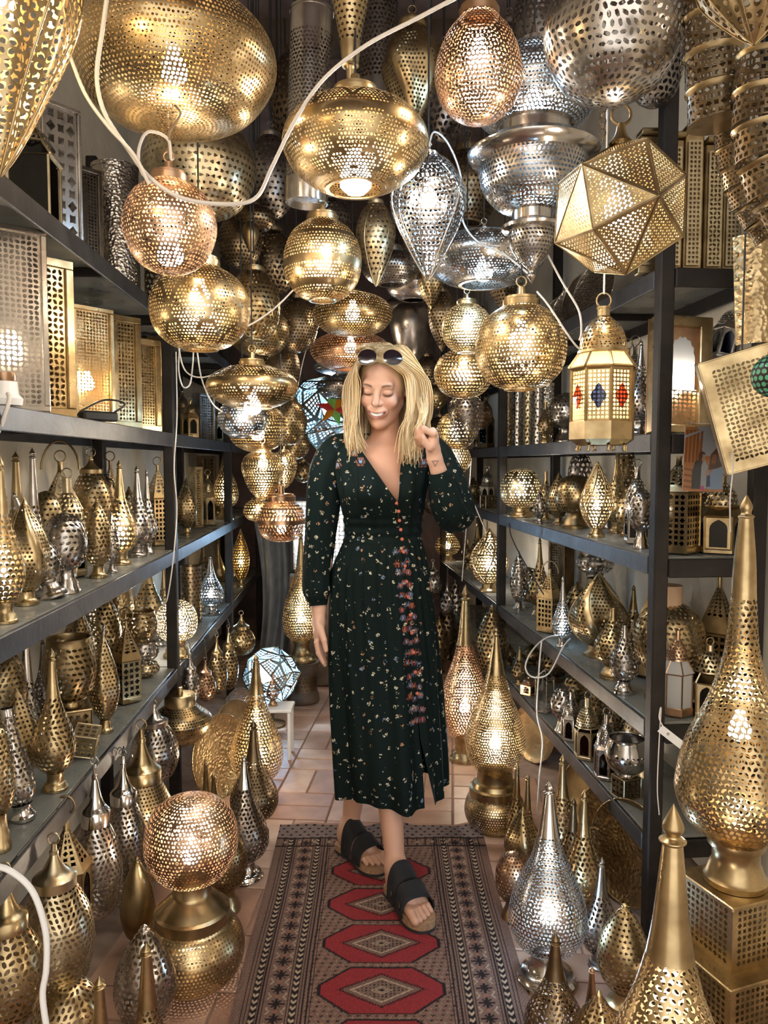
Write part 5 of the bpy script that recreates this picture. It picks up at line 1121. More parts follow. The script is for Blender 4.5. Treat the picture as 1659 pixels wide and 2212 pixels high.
P = RS('D', 1530, .2); P[1] = 2.11; P[0] = (1530 - CX) / FPX * depth(P)
polylantern(P, hz(P, 1530, 1385), .052, 6, 'pale', 'pale gold lantern with black and green glass next to the huge teardrop', panes=('glass_dark', 'glass_green'), roof='glass', dome=(.60, .86), body=(.06, .46), inset=.72, dome_cell=.012)
PL(1548, 1232, 1500, 84, ('Y', 2.26, .60), 4, 'brass', 'old brass pyramid-roofed lantern against the wall behind the copper lantern', roof='pyramid', lattice=.02, panes=('glass_dark',), ring=0)
T('drop', 966, 1110, 1245, 56, 'RD', 'gold', 'lit gold teardrop lamp close behind her elbow', 'warm', 'open', px_cell=5, inset=.05, base='gold')
T('bud', 1056, 1142, 1298, 84, 'RD', 'gold', 'brightly lit gold bud lamp with curling ribs beside the far rack post', 'white', 'open', px_cell=6, ribs=(6, 1.2, .035), inset=.05, base='gold', sides=8)
T('bottle', 1010, 1165, 1260, 30, 'RD', 'brass', 'brass bottle lamp between the two lit lamps behind her elbow', None, 'leaf', px_cell=6, inset=.12)
T('drop', 1030, 1130, 1270, 34, 'RD', 'brass', 'slim brass teardrop lamp behind the brightly lit bud', None, 'leaf', px_cell=6, inset=.2)
# beyond the far post, upper shelves
PL(1050, 855, 975, 34, 'RB', 4, 'bronze', 'dim bronze lantern past the far post, upper shelf', at_inset=.1)
T('drop', 1030, 860, 985, 34, 'RB', 'pewter', 'pewter teardrop lamp past the far post, upper shelf', None, 'leaf', px_cell=6, inset=.1)
PL(1052, 1010, 1118, 32, 'RC', 6, 'silver', 'small silver lantern past the far post, third shelf', at_inset=.08)
T('bud', 1022, 1030, 1110, 36, 'RC', 'brass', 'gleaming brass bud lamp past the far post, third shelf', None, 'dot', px_cell=5, inset=.1)
cube_lantern(onshelf('R', 1056, .06, 1.05), .07, 'bronze', 'dull cube lantern past the far post', (0, 0, .3), .02)
# ---- lowest shelf
T('drop', 1122, 1395, 1508, 36, 'RE', 'brass', 'small brass teardrop lamp at the far end of the lowest right shelf', None, 'leaf', px_cell=6)
PL(1142, 1460, 1518, 34, 'RE', 4, 'copper', 'small copper lantern with dark glass on the lowest right shelf', ring=0)
PL(1176, 1440, 1572, 40, 'RE', 4, 'silver', 'tall clear house-shaped glass lantern on the lowest right shelf', panes=('glass_clear',), arch=False, roof='glass', inset=.2, dome=(.9, .95), body=(.04, .72), ring=0)
T('globe', 1216, 1482, 1585, 54, 'RE', 'silver', 'silver globe lamp of ribbon-like swirls on the lowest right shelf', None, 'whirl', px_cell=7)
PL(1233, 1490, 1605, 42, 'RE', 6, 'silver', 'silver six-sided lantern with ruby glass, lowest right shelf', panes=('glass_dark', 'glass_red'), dome=(.52, .80), body=(.05, .44))
PL(1268, 1500, 1650, 54, 'RE', 6, 'pale', 'pale six-sided lantern with black arches and cut dome, lowest right shelf', panes=('glass_dark',), dome=(.50, .80), body=(.05, .44), inset=.85, roof='glass')
PL(1308, 1535, 1690, 50, 'RE', 6, 'silver', 'third of the small six-sided lanterns, next to the polished bowl', panes=('glass_dark', 'glass_green'), dome=(.52, .80), body=(.05, .44))
T('drop', 1290, 1440, 1620, 50, 'RE', 'brass', 'brass star-cut teardrop lamp at the back of the lowest right shelf', None, 'star', px_cell=7, inset=.19)
T('bowl', 1352, 1592, 1690, 92, ('Y', onshelf('R', 1352, .05, .28)[1], .344), 'chrome', 'polished chrome bowl with a slotted rim on the lowest right shelf', None, 'tri', px_cell=8, deco=[('band', 0, .55), ('band', .8, 1)])
T('globe', 1382, 1540, 1700, 74, 'RE', 'pale', 'pale dotted globe lamp behind the polished bowl', None, 'dot', px_cell=8, inset=.16)
cube_lantern(onshelf('R', 1352, .05, .28), .062, 'bronze', 'bronze star-cut cube lantern by the polished bowl', (0, 0, .35), .017)
T('egg', 1150, 1390, 1530, 48, 'RE', 'brass', 'brass egg lamp at the back of the lowest right shelf', None, 'tri', inset=.2, px_cell=6)
T('globe', 1196, 1400, 1560, 66, 'RE', 'bronze', 'dark bronze rosette globe lamp at the back of the lowest right shelf', None, 'petal', inset=.22, px_cell=7)
T('egg', 1062, 1305, 1478, 74, ('Y', 3.72, .20), 'brass', 'pointed brass leaf lamp with lacy cuts, beyond the copper teardrop', None, 'leaf', px_cell=6.5)
_p = at(1062, 1478, 3.72); _q = thing('wooden_crate', 'rough wooden crate under the lacy brass leaf lamp', 'crate', (_p[0], 3.72, 0)); mb = MB(); bevbox(mb, (0, 0, .0985), (.17, .17, .197), .006); mb.build('box', MATS['cardboard'], _q, smooth=False)
# ================================================================== HUNG BELOW THE LEFT RACK AND ON THE FLOOR
def hookpt(px): P = onshelf('L', px, -.004, .52); return P
capglobe(22, 1925, 2215, 150, 1.42, 'gold', 'gold seed-cut globe lantern hung lowest by the frame edge', 'leaf', cap=.36, hook_z=.50, px_cell=12, sides=8)
capglobe(125, 1862, 2150, 158, 1.55, 'pale', 'pale gold globe lantern with daisy cut-outs hung behind the white cable', 'petal', cap=.27, hook_z=.50, px_cell=9.5, sides=8, hook_xy=None)
PL(148, 1745, 1985, 96, ('Y', 1.72), 6, 'brass', 'brass six-sided lantern with green and blue glass band hung under the shelf', panes=('glass_green', 'glass_dark', 'glass_blue'), roof='pyramid', dome=(.52, .80), body=(.08, .46), inset=.95, dome_cell=.014, ring=1.6)
capglobe(212, 1688, 1985, 106, 1.84, 'silver', 'slim silver globe lantern with star cuts hung from the fourth shelf', 'petal', cap=.38, hook_z=.51, px_cell=8.5, sides=8, base='chrome')
capglobe(272, 1668, 1960, 98, 2.08, 'silver', 'second silver globe lantern with seed cuts, right of the slim one', 'leaf', cap=.30, hook_z=.51, px_cell=7.5, base='chrome')
capglobe(312, 1606, 1905, 140, 2.25, 'gold', 'dotted gold globe lantern with bell cap hung beside the lit speckled globe', 'dot', cap=.33, hook_z=.51, px_cell=7)
capglobe(336, 1532, 1690, 102, 2.48, 'silver', 'dark silver filigree globe lantern hung near the post', 'whirl', cap=.26, hook_z=.52, px_cell=7.5, ringk=.6, sides=8)
# brass disc pendant hung at the rack
Pd = at(390, 1565, 2.78); root = thing('disc_pendant', 'flattened brass disc pendant hung from the rack by the post', 'pendant lamp', Pd - np.array([0, 0, .075])); Rd = 68 * 2.78 / FPX
mb = MB(); pierced(mb, catmull(np.array([(.05, 0), (.5, .06), (.86, .3), (1, .58), (.92, .74), (.62, .92), (.5, 1)]) * [Rd, .15], 6), .0105, 'dot', [('band', .55, .62), ('band', .78, .84)], 4); mb.build('body', MATS['gold'], root)
mb = MB(); lathe(mb, [(.5 * Rd, .147), (.5 * Rd, .185), (.46 * Rd, .19), (.1 * Rd, .19), (.08 * Rd, .215), (0, .216)], 28); mb.build('collar', MATS['gold'], root)
mb = MB(); tube(mb, catmull([(0, 0, .21), (.004, 0, .24), (0, 0, .27), (0, 0, .53 - Pd[2] + .075 - .01)], 4), .0018, 5); mb.build('hook', MATS['iron_worn'], root)
# big pot lamp
P = onz(418, 2120, 0); k = P[1] / FPX
root = thing('pot_lamp', 'lit speckled globe on a wide dotted brass pot, standing on the floor by the rug', 'lamp', P)
hp = lambda py: (at(418, py, P[1])[2]) 
mb = MB(); pierced(mb, catmull([(62 * k, 0.004), (98 * k, .03), (114 * k, .075), (112 * k, .115), (92 * k, .155), (78 * k, .165)], 6), 8.5 * k, 'dot', None, 4); mb.build('pot', MATS['gold'], root)
mb = MB(); lathe(mb, [(0, 0), (64 * k, 0), (64 * k, .008)], 40); mb.build('foot', MATS['gold'], root)
mb = MB(); lathe(mb, [(74 * k, .16), (82 * k, .163), (83 * k, .19), (76 * k, .195)] + [tuple(p) for p in catmull([(76 * k, .195), (62 * k, .212), (46 * k, .228), (42 * k, .235)], 3)] + [(42 * k, .262), (46 * k, .264), (40 * k, .268)], 44); mb.build('shoulder', MATS['gold'], root)
_b = .262; _t = hp(1722); mb = MB(); pierced(mb, catmull([(40 * k, _b), (74 * k, _b + (_t - _b) * .1), (98 * k, _b + (_t - _b) * .32), (102 * k, _b + (_t - _b) * .5), (94 * k, _b + (_t - _b) * .74), (66 * k, _b + (_t - _b) * .92), (30 * k, _b + (_t - _b) * .99), (1 * k, _t)], 6), 8.2 * k, 'spark', None, 8); mb.build('globe', MATS['rose'], root)
add_bulb(root, _b + (_t - _b) * .32, .024, 'warm')
T('egg', 316, 1996, 2245, 132, 'F', 'silver', 'plump silver egg lamp with seed cuts on the floor before the brass pot', None, 'leaf', px_cell=9, sides=8)
T('spire', 322, 2036, 2330, 120, ('Y', 1.50, 0.0), 'gold', 'gold spire lamp rising at the bottom edge in front of the silver egg', None, 'leaf', px_cell=9)
T('spire', 222, 2108, 2420, 110, ('Y', 1.42, 0.0), 'gold', 'gold spire finial at the bottom edge, left of the other one', None, 'leaf', px_cell=9)
T('globe', 150, 2120, 2300, 150, ('Y', 1.50, 0.0), 'gold', 'gold floor globe lamp with daisy cuts in the bottom corner', None, 'petal', px_cell=10, sides=8)
P = onz(545, 1893, 0)
T('dropb', 530, 1632, 1896, 104, 'F', 'pewter', 'pewter teardrop lamp on a wide polished foot at the rug edge', None, 'leaf', px_cell=6.5, base='chrome', sides=8)
T('drop', 550, 1555, 1800, 104, 'F', 'bronze', 'smooth bronze teardrop lamp behind the pewter one', None, 'fine', px_cell=5.5)
T('dropb', 556, 1412, 1735, 114, 'F', 'gold', 'tall lit gold teardrop lamp with crackle cuts, left of the tiled passage', 'warm', 'open', px_cell=6.2, sides=8)
T('globe', 488, 1800, 1965, 96, 'F', 'brass', 'brass dotted globe lamp half hidden behind the lit speckled globe', None, 'dot', px_cell=6)
T('egg', 300, 1850, 2060, 74, 'F', 'brass', 'tall plain brass egg lamp in the dark under the rack', None, 'none')
# leaning trays and plates by the post
for px, py, Rr, Y, met, rz, pat, lab in ((468, 1640, .16, 2.95, 'hammered_gold', 62, 'dot', 'large hammered gold tray leaning against the rack'), (500, 1575, .15, 3.2, 'gold', 66, 'fine', 'gold tray leaning behind the hammered one'), (512, 1540, .13, 3.5, 'hammered_silver', 64, 'none', 'bluish silver tray leaning farther back')):
    P = at(px, py, Y); P[2] = max(P[2], Rr * .94); P[2] = Rr * .96
    dish(P, Rr, met, lab, (math.radians(80), 0, math.radians(rz)), .12, 'none', ov=1.2 if px != 422 else 1.0) if False else dish(P, Rr, met, lab, (math.radians(80), 0, math.radians(rz)), .12, 'none')
for px, top, bot, lab in ((447, 1640, 1790, 'short brass spire lamp standing behind the speckled globe'), (463, 1668, 1800, 'second short brass spire lamp beside its twin')):
    T('spire', px, top, bot, 44, 'F', 'brass', lab, None, 'none')
# things hung between the racks, left far
for i, (px, top, bot, w, Y, met, lab) in enumerate(((445, 1430, 1515, 44, 3.0, 'copper', 'copper bell jar hung tilted by the post'), (412, 1420, 1520, 46, 2.95, 'silver', 'silver ribbed jar hung at the post'), (470, 1380, 1500, 44, 3.2, 'brass', 'brass jar lantern hung in the dim bay'), (495, 1360, 1490, 42, 3.4, 'brass', 'old brass lantern hung further in the dim bay'), (522, 1330, 1415, 60, 3.6, 'gold', 'gold cup lantern hung at the end of the dim bay'))):
    capglobe(px, top, bot, w, Y, met, lab, 'leaf' if i != 1 else 'tri', cap=.34, hook_z=.60 if Y < 3.3 else .60, px_cell=6)
mosaic(at(586, 1458, 3.75), 65 * 3.75 / FPX, 'faceted mosaic glass ball glowing blue above the tiled floor', (.2, .3, .2), 'cool', hang=False)
_p = at(586, 1458, 3.75); _q = thing('lamp_stand', 'slim dark stand holding up the blue mosaic ball', 'stand', (_p[0], _p[1], 0)); mb = MB(); _h = _p[2] - 65 * 3.75 / FPX * .96
lathe(mb, [(0, 0), (.07, 0), (.07, .01), (.012, .02), (.010, _h - .02), (.03, _h), (0, _h)], 24); mb.build('stand', MATS['bronze'], _q)
# tall teardrop on a carved drum stool at the back
Ps = onz(655, 1515, 0); _h = at(655, 1428, Ps[1])[2]; k = Ps[1] / FPX
r = thing('drum_stool', 'carved dark drum stool carrying the tall back teardrop lamp', 'stool', Ps); mb = MB(); lathe(mb, catmull([(34 * k, 0), (36 * k, .02), (29 * k, _h * .45), (33 * k, _h * .9), (36 * k, _h)], 4), 28); mb.add(np.array([(36 * k * math.cos(a), 36 * k * math.sin(a), _h) for a in np.linspace(0, 2 * PI, 24, endpoint=False)]), [list(range(24))]); mb.N[-1] = np.tile([0, 0, 1.0], (24, 1)); mb.build('drum', MATS['dark_wood'], r)
mb = MB(); pierced(mb, [(31.5 * k, _h * .3), (30.2 * k, _h * .5), (31.8 * k, _h * .7)], .02, 'net'); mb.build('carving', MATS['bronze'], r)
T('dropb', 652, 1148, 1432, 82, ('Y', Ps[1], _h), 'gold', 'lit gold teardrop lamp with curved spire on the drum stool beside her hand', 'warm', 'open', px_cell=5, base='gold')
# white side table
P = onz(603, 1632, 0); r = thing('side_table', 'small white wooden table at the edge of the tiled passage', 'table', P); h = .22
mb = MB(); bevbox(mb, (0, 0, h), (.13, .13, .014), .003); mb.build('top', MATS['white_plastic'], r, smooth=False)
for sx in (-1, 1):
    for sy in (-1, 1):
        mb = MB(); bevbox(mb, (sx * .052, sy * .052, (h - .008) / 2), (.014, .014, h - .008), .002); mb.build('leg', MATS['white_plastic'], r, smooth=False)
T('bottle', 590, 1455, 1548, 28, ('Y', P[1], h + .007), 'copper', 'thin copper bottle lamp on the white table', None, 'leaf', px_cell=6)
# grey cloth hanging at the back left
mb = MB(); u = np.linspace(0, 1, 40); v = np.linspace(0, 1, 30); U, Vv = np.meshgrid(u, v, indexing='ij'); A, B = at(540, 1120, 4.6), at(640, 1120, 4.6)
X = A[0] + (B[0] - A[0]) * U; Z = .0 + (A[2]) * (1 - Vv) ; Yy = 4.7 + .05 * np.sin(U * 17 + Vv * 2) + .10 * Vv * np.sin(U * 5 + 1) - .08 * Vv
G = np.stack([X + .05 * np.sin(Vv * 3), Yy, Z + .02], -1); i, j = np.meshgrid(np.arange(39), np.arange(29), indexing='ij')
G2 = G + [0, .006, 0]; q = np.stack([i * 30 + j, (i + 1) * 30 + j, (i + 1) * 30 + j + 1, i * 30 + j + 1], -1).reshape(-1, 4)
mb.add(G.reshape(-1, 3), q); mb.add(G2.reshape(-1, 3), q[:, ::-1]); tag(mb.build('grey_cloth', MATS['grey_cloth']), 'crumpled grey cloth hanging in folds at the back of the passage', 'cloth')
# back-lit mosaic panel behind her waist
P = at(690, 1235, 4.5); r = thing('light_panel', 'pale blue glowing mosaic panel box behind her waist', 'lamp', P); h = at(690, 1075, 4.5)[2] - P[2]; w = 116 * 4.5 / FPX
mb = MB(); box(mb, (0, .05, h / 2), (w, .004, h)); mb.build('back', MATS['white_plastic'], r, smooth=False)
mb = MB()
for c, s in (((-w / 2, 0, h / 2), (.02, .1, h)), ((w / 2, 0, h / 2), (.02, .1, h)), ((0, 0, .01), (w, .1, .02)), ((0, 0, h - .01), (w, .1, .02))): bevbox(mb, c, s, .003)
mb.build('frame', MATS['iron'], r, smooth=False)
mb = MB(); pierced_flat(mb, (-w / 2 + .01, -.04, .02), (w / 2 - .01, -.04, .02), (w / 2 - .01, -.04, h - .02), (-w / 2 + .01, -.04, h - .02), .025, 'open', .003, 8); mb.build('fretwork', MATS['silver'], r, smooth=False)
for bx in (-.08, .08): add_bulb(r, h * .5, .03, 'cool', bx, .0)
_q = thing('wooden_chest', 'dark chest under the glowing mosaic panel', 'chest', (P[0], P[1] + .05, 0)); mb = MB(); bevbox(mb, (0, 0, (P[2] - .002) / 2), (w * 1.1, .3, P[2] - .002), .01); mb.build('body', MATS['dark_wood'], _q, smooth=False)
# ================================================================== FLOOR, RIGHT SIDE
T('drop', 1003, 1262, 1640, 108, 'F', 'rose', 'tall lit coral-copper teardrop lamp with fine lattice beside her dress', 'warm', 'open', px_cell=5.6, base='gold', sides=8)
_p = onz(1003, 1640, 0)
P = onz(1068, 1790, 0); k = P[1] / FPX
root = thing('pot_lamp', 'lit gold teardrop lamp standing in a wide dotted brass pot at the rug corner', 'lamp', P); hp = lambda py: at(1078, py, P[1])[2]
mb = MB(); pierced(mb, catmull([(40 * k, .003), (60 * k, .03), (67 * k, .07), (62 * k, .11), (50 * k, .13)], 6), 5.5 * k, 'dot', None, 4); mb.build('pot', MATS['brass'], root)
mb = MB(); lathe(mb, [(0, 0), (42 * k, 0), (42 * k, .006)], 32); mb.build('foot', MATS['brass'], root)
mb = MB(); lathe(mb, [(48 * k, .127), (56 * k, .13), (56 * k, .155), (50 * k, .16), (47 * k, .175), (40 * k, .18), (38 * k, .21), (40 * k, .215)], 40); mb.build('collar', MATS['gold'], root)
_b = .21; _t = hp(1355); H = _t - _b
mb = MB(); pierced(mb, catmull([(38 * k, _b), (56 * k, _b + H * .07), (66 * k, _b + H * .18), (66 * k, _b + H * .25), (52 * k, _b + H * .4), (33 * k, _b + H * .54), (20 * k, _b + H * .68)], 6), 5.8 * k, 'open', None, 8); mb.build('body', MATS['gold'], root)
mb = MB(); lathe(mb, catmull([(20 * k, _b + H * .68), (13 * k, _b + H * .8), (7 * k, _b + H * .9), (5 * k, _b + H * .94), (7 * k, _b + H * .95), (3 * k, _b + H * .965), (5 * k, _b + H * .98), (0, _t)], 4), 20, sharp=False); mb.build('spire', MATS['gold'], root)
add_bulb(root, _b + H * .2, .022, 'white')
T('bud', 1128, 1742, 1885, 80, 'F', 'gold', 'small gold bud lamp with dotted leaf panels at the rug edge', None, 'dot', px_cell=5.5, deco=[('rib', 5, .3, .1)], lobes=(.07, 5, .6))
T('spire', 1115, 1648, 1830, 50, 'F', 'gold', 'thin gold spire lamp behind the dotted brass pot', None, 'leaf', px_cell=6)
T('spire', 1138, 1672, 1856, 46, 'F', 'brass', 'second thin spire lamp behind the small gold bud', None, 'leaf', px_cell=6)
T('dropb', 1181, 1688, 2118, 168, 'F', 'silver', 'silver teardrop lamp glowing icy blue on a chrome foot at the rug edge', 'cool', 'open', px_cell=7.2, base='chrome', sides=8)
T('drop', 1212, 1628, 1890, 84, 'F', 'gold', 'tall gold teardrop lamp with ringed spire behind the blue one', None, 'leaf', px_cell=7)
T('drop', 1258, 1705, 1985, 92, 'F', 'gold', 'gold teardrop lamp with plain spire under the lowest shelf', None, 'leaf', px_cell=7.5)
T('drop', 1236, 1722, 1925, 76, 'F', 'bronze', 'bronze teardrop lamp in the shade behind the gold ones', None, 'leaf', px_cell=7)
T('drop', 1296, 1850, 2085, 88, 'F', 'pewter', 'grey-green teardrop lamp with small ring, right of the blue one', None, 'leaf', px_cell=7.5)
T('egg', 1345, 1950, 2170, 112, 'F', 'gold', 'gold triangle-cut egg lamp at the foot of the near post', None, 'tri', px_cell=8, sides=8)
T('drop', 1196, 2015, 2290, 128, 'F', 'bronze', 'dark bronze teardrop lamp at the bottom edge in front of the blue one', None, 'leaf', px_cell=8, sides=8)
T('bud', 1290, 2138, 2330, 120, ('Y', 1.52, .0), 'gold', 'gold bud lamp peeking up at the bottom edge', None, 'leaf', px_cell=9, lobes=(.07, 5, .3), sides=8)
T('spire', 1276, 2088, 2250, 60, 'F', 'copper', 'little copper spire lamp near the bottom edge', None, 'none')
T('globe', 1108, 1842, 1985, 78, 'F', 'copper', 'small copper dotted globe lamp half behind the icy blue teardrop', None, 'dot', px_cell=6)
T('drop', 1436, 1735, 2520, 300, ('Y', 1.12, .10), 'gold', 'big lit gold teardrop lamp filling the bottom corner, net-cut collar above leaf cuts', 'white', 'leaf', px_cell=13, base='gold', sides=8)
_p = at(1436, 2520, 1.12); _q = thing('wooden_crate', 'low crate under the big corner teardrop lamp', 'crate', (_p[0], 1.12, 0)); mb = MB(); bevbox(mb, (0, 0, .0495), (.2, .2, .099), .005); mb.build('box', MATS['dark_wood'], _q, smooth=False)
# huge teardrop on a stepped plinth
Yb = 1.56; P = at(1578, 2140, Yb); P[2] = 0; zt = at(1578, 1905, Yb)[2]
r = thing('stepped_plinth', 'stepped gold plinth of pierced tiers carrying the huge teardrop lamp', 'plinth', P, (0, 0, .35))
ws = [.27, .20, .14]; z = 0
for i, w_ in enumerate(ws):
    h_ = zt / 3; 
    for kx in range(4):
        a = kx * PI / 2; c_, s_ = math.cos(a), math.sin(a); h2 = w_ / 2
        pts = [(-h2, -h2, z), (h2, -h2, z), (h2, -h2, z + h_), (-h2, -h2, z + h_)]
        pts = [(x * c_ - y * s_, x * s_ + y * c_, zz_) for x, y, zz_ in pts]
        mb = MB(); pierced_flat(mb, *pts, .013, 'star', .012); mb.build('side_panel', MATS['gold'], r, smooth=False)
    mb = MB(); bevbox(mb, (0, 0, z + h_ - .004), (w_ + .016, w_ + .016, .010), .003); mb.build('step', MATS['gold'], r, smooth=False); z += h_
add_bulb(r, .10, .012, 'warm')
T('dropn', 1588, 1068, 1905, 258, ('Y', Yb, z + .002), 'gold', 'huge gold teardrop lamp with scroll cuts towering before the wall', 'warm', 'leaf', px_cell=9, base='gold', sides=8)
# trays leaning under the right rack
for px, py, Rr, Y, met, lab in ((1330, 1800, .14, 2.40, 'hammered_gold', 'hammered gold tray leaning under the right rack'), (1365, 1880, .15, 2.22, 'hammered_gold', 'large dotted gold tray leaning nearest the post'), (1275, 1720, .12, 2.7, 'brass', 'brass tray leaning further back under the right rack'), (1160, 1600, .13, 3.3, 'gold', 'gold tray edge gleaming behind the lit pot lamp')):
    P = at(px, py, Y); P[2] = Rr * .97; P[0] = max(P[0], .62 if Y < 2.5 else .55)
    dish(P, Rr, met, lab, (math.radians(80), 0, math.radians(-60)), .12)
# ================================================================== BACK ROWS OF THE SHELVES
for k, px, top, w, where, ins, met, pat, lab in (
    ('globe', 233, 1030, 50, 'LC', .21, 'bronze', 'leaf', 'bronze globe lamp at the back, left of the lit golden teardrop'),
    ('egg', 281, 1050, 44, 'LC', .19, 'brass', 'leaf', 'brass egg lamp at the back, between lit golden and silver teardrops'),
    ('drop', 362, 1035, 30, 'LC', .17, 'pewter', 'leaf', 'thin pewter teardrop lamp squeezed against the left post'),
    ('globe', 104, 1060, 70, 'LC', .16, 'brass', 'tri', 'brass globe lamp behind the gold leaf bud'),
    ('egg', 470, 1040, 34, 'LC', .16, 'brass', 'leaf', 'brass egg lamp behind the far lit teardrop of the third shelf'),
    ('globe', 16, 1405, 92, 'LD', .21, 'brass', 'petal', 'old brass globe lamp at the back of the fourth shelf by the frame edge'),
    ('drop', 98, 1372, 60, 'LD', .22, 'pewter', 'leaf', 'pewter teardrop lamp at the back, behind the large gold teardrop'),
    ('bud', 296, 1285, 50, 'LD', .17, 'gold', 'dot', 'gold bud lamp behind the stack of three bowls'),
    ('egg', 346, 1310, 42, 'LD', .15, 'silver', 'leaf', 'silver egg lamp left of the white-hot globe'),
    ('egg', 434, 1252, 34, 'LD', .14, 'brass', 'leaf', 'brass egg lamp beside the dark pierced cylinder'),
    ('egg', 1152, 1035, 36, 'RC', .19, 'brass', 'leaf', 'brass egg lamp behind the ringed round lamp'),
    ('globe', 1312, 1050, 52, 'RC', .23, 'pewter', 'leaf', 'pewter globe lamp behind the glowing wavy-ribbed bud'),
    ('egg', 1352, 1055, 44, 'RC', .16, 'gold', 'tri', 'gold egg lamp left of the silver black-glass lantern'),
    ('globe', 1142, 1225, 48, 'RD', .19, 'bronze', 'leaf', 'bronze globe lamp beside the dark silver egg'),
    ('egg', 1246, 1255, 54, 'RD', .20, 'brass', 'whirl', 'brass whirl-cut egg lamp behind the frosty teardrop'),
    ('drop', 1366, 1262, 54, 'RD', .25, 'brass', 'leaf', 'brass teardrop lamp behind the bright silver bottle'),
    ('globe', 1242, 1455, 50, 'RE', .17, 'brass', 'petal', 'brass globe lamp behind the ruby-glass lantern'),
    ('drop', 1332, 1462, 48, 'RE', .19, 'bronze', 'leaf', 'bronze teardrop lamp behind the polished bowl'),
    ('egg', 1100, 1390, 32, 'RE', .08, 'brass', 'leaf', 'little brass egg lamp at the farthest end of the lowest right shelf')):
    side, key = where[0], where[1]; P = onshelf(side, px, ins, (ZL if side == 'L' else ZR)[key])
    T(k, px, top, project(P)[1], w, where, met, lab, None, pat, inset=ins)
# ================================================================== THE WOMAN
def smin(a, b, k):
    h = np.clip(.5 + .5 * (b - a) / k, 0, 1); return b + (a - b) * h - k * h * (1 - h)
class Field:
    """body as one smooth field: limbs taper between joints and melt into each other"""
    def __init__(s): s.p = []
    def cap(s, a, b, ra, rb, k=.02, sub=False): s.p.append(('c', np.array(a, float), np.array(b, float), ra, rb, k, sub)); return s
    def ell(s, c, r, k=.02, M=None, sub=False): s.p.append(('e', np.array(c, float), np.array(r, float), M, None, k, sub)); return s
    def near(s, lo, hi):
        f = Field()
        for q in s.p:
            if q[0] == 'c': m = max(q[3], q[4]) + .06; l, h = np.minimum(q[1], q[2]) - m, np.maximum(q[1], q[2]) + m
            else: m = q[2].max() + .06; l, h = q[1] - m, q[1] + m
            if np.all(h > lo) and np.all(l < hi): f.p.append(q)
        return f
    def __call__(s, P):
        d = None; P = P.astype(np.float32)
        for q in s.p:
            if q[0] == 'c':
                a, b = q[1].astype(np.float32), q[2].astype(np.float32); ba = b - a; t = np.clip(((P - a) @ ba) / max(float(ba @ ba), 1e-9), 0, 1)
                e = P - a - t[..., None] * ba; x = np.sqrt((e * e).sum(-1)) - (q[3] + (q[4] - q[3]) * t)
            else:
                v = P - q[1].astype(np.float32)
                if q[3] is not None: v = v @ q[3].astype(np.float32)
                r = q[2].astype(np.float32); k0 = np.sqrt(((v / r) ** 2).sum(-1)); k1 = np.sqrt(((v / r ** 2) ** 2).sum(-1)); x = k0 * (k0 - 1) / np.maximum(k1, 1e-6)
            if d is None: d = x
            elif q[6]: d = -smin(-d, x, q[5])
            else: d = smin(d, x, q[5])
        return d
def net(field, lo, hi, h):
    """surface net of the field inside a box"""
    lo, hi = np.array(lo, float), np.array(hi, float); f = field.near(lo, hi); n = np.ceil((hi - lo) / h).astype(int) + 1
    ax = [lo[i] + h * np.arange(n[i]) for i in range(3)]; D = np.empty(n, np.float32)
    for i0 in range(0, n[0], 16):
        G = np.stack(np.meshgrid(ax[0][i0:i0 + 16], ax[1], ax[2], indexing='ij'), -1); D[i0:i0 + 16] = f(G)
    ins = D < 0; c = np.zeros(np.array(n) - 1, np.int8)
    for a in (0, 1):
        for b in (0, 1):
            for e in (0, 1): c += ins[a:n[0] - 1 + a, b:n[1] - 1 + b, e:n[2] - 1 + e]
    act = (c > 0) & (c < 8); idx = -np.ones(act.shape, np.int64); I = np.argwhere(act); idx[act] = np.arange(len(I))
    V = lo + (I + .5) * h
    for _ in range(4):                                     # settle on the surface
        d = f(V); g = np.stack([(f(V + np.eye(3)[k] * h * .3) - f(V - np.eye(3)[k] * h * .3)) for k in range(3)], -1) / (.6 * h); g2 = np.maximum((g * g).sum(-1), .05)
        V = V - np.clip(d / g2, -h, h)[:, None] * g
    g = np.stack([(f(V + np.eye(3)[k] * h * .4) - f(V - np.eye(3)[k] * h * .4)) for k in range(3)], -1); N = g / np.maximum(np.linalg.norm(g, axis=1, keepdims=True), 1e-9)
    F = []
    for k in range(3):
        u, v = [(1, 2), (2, 0), (0, 1)][k]; s0 = [slice(0, m) for m in n]; s1 = list(s0); s0[k] = slice(0, n[k] - 1); s1[k] = slice(1, n[k])
        A, B = ins[tuple(s0)], ins[tuple(s1)]; E = np.argwhere(A != B); ok = (E[:, u] > 0) & (E[:, v] > 0) & (E[:, u] < n[u] - 1) & (E[:, v] < n[v] - 1); E = E[ok]
        if not len(E): continue
        def cell(du, dv): q = E.copy(); q[:, u] -= du; q[:, v] -= dv; return idx[q[:, 0], q[:, 1], q[:, 2]]
        Q = np.stack([cell(1, 1), cell(0, 1), cell(0, 0), cell(1, 0)], 1); Q[~A[E[:, 0], E[:, 1], E[:, 2]]] = Q[~A[E[:, 0], E[:, 1], E[:, 2]]][:, ::-1]
        F.append(Q[(Q >= 0).all(1)])
    return V, np.vstack(F), N
rotm = lambda a, ax: np.array(Matrix.Rotation(a, 3, ax))
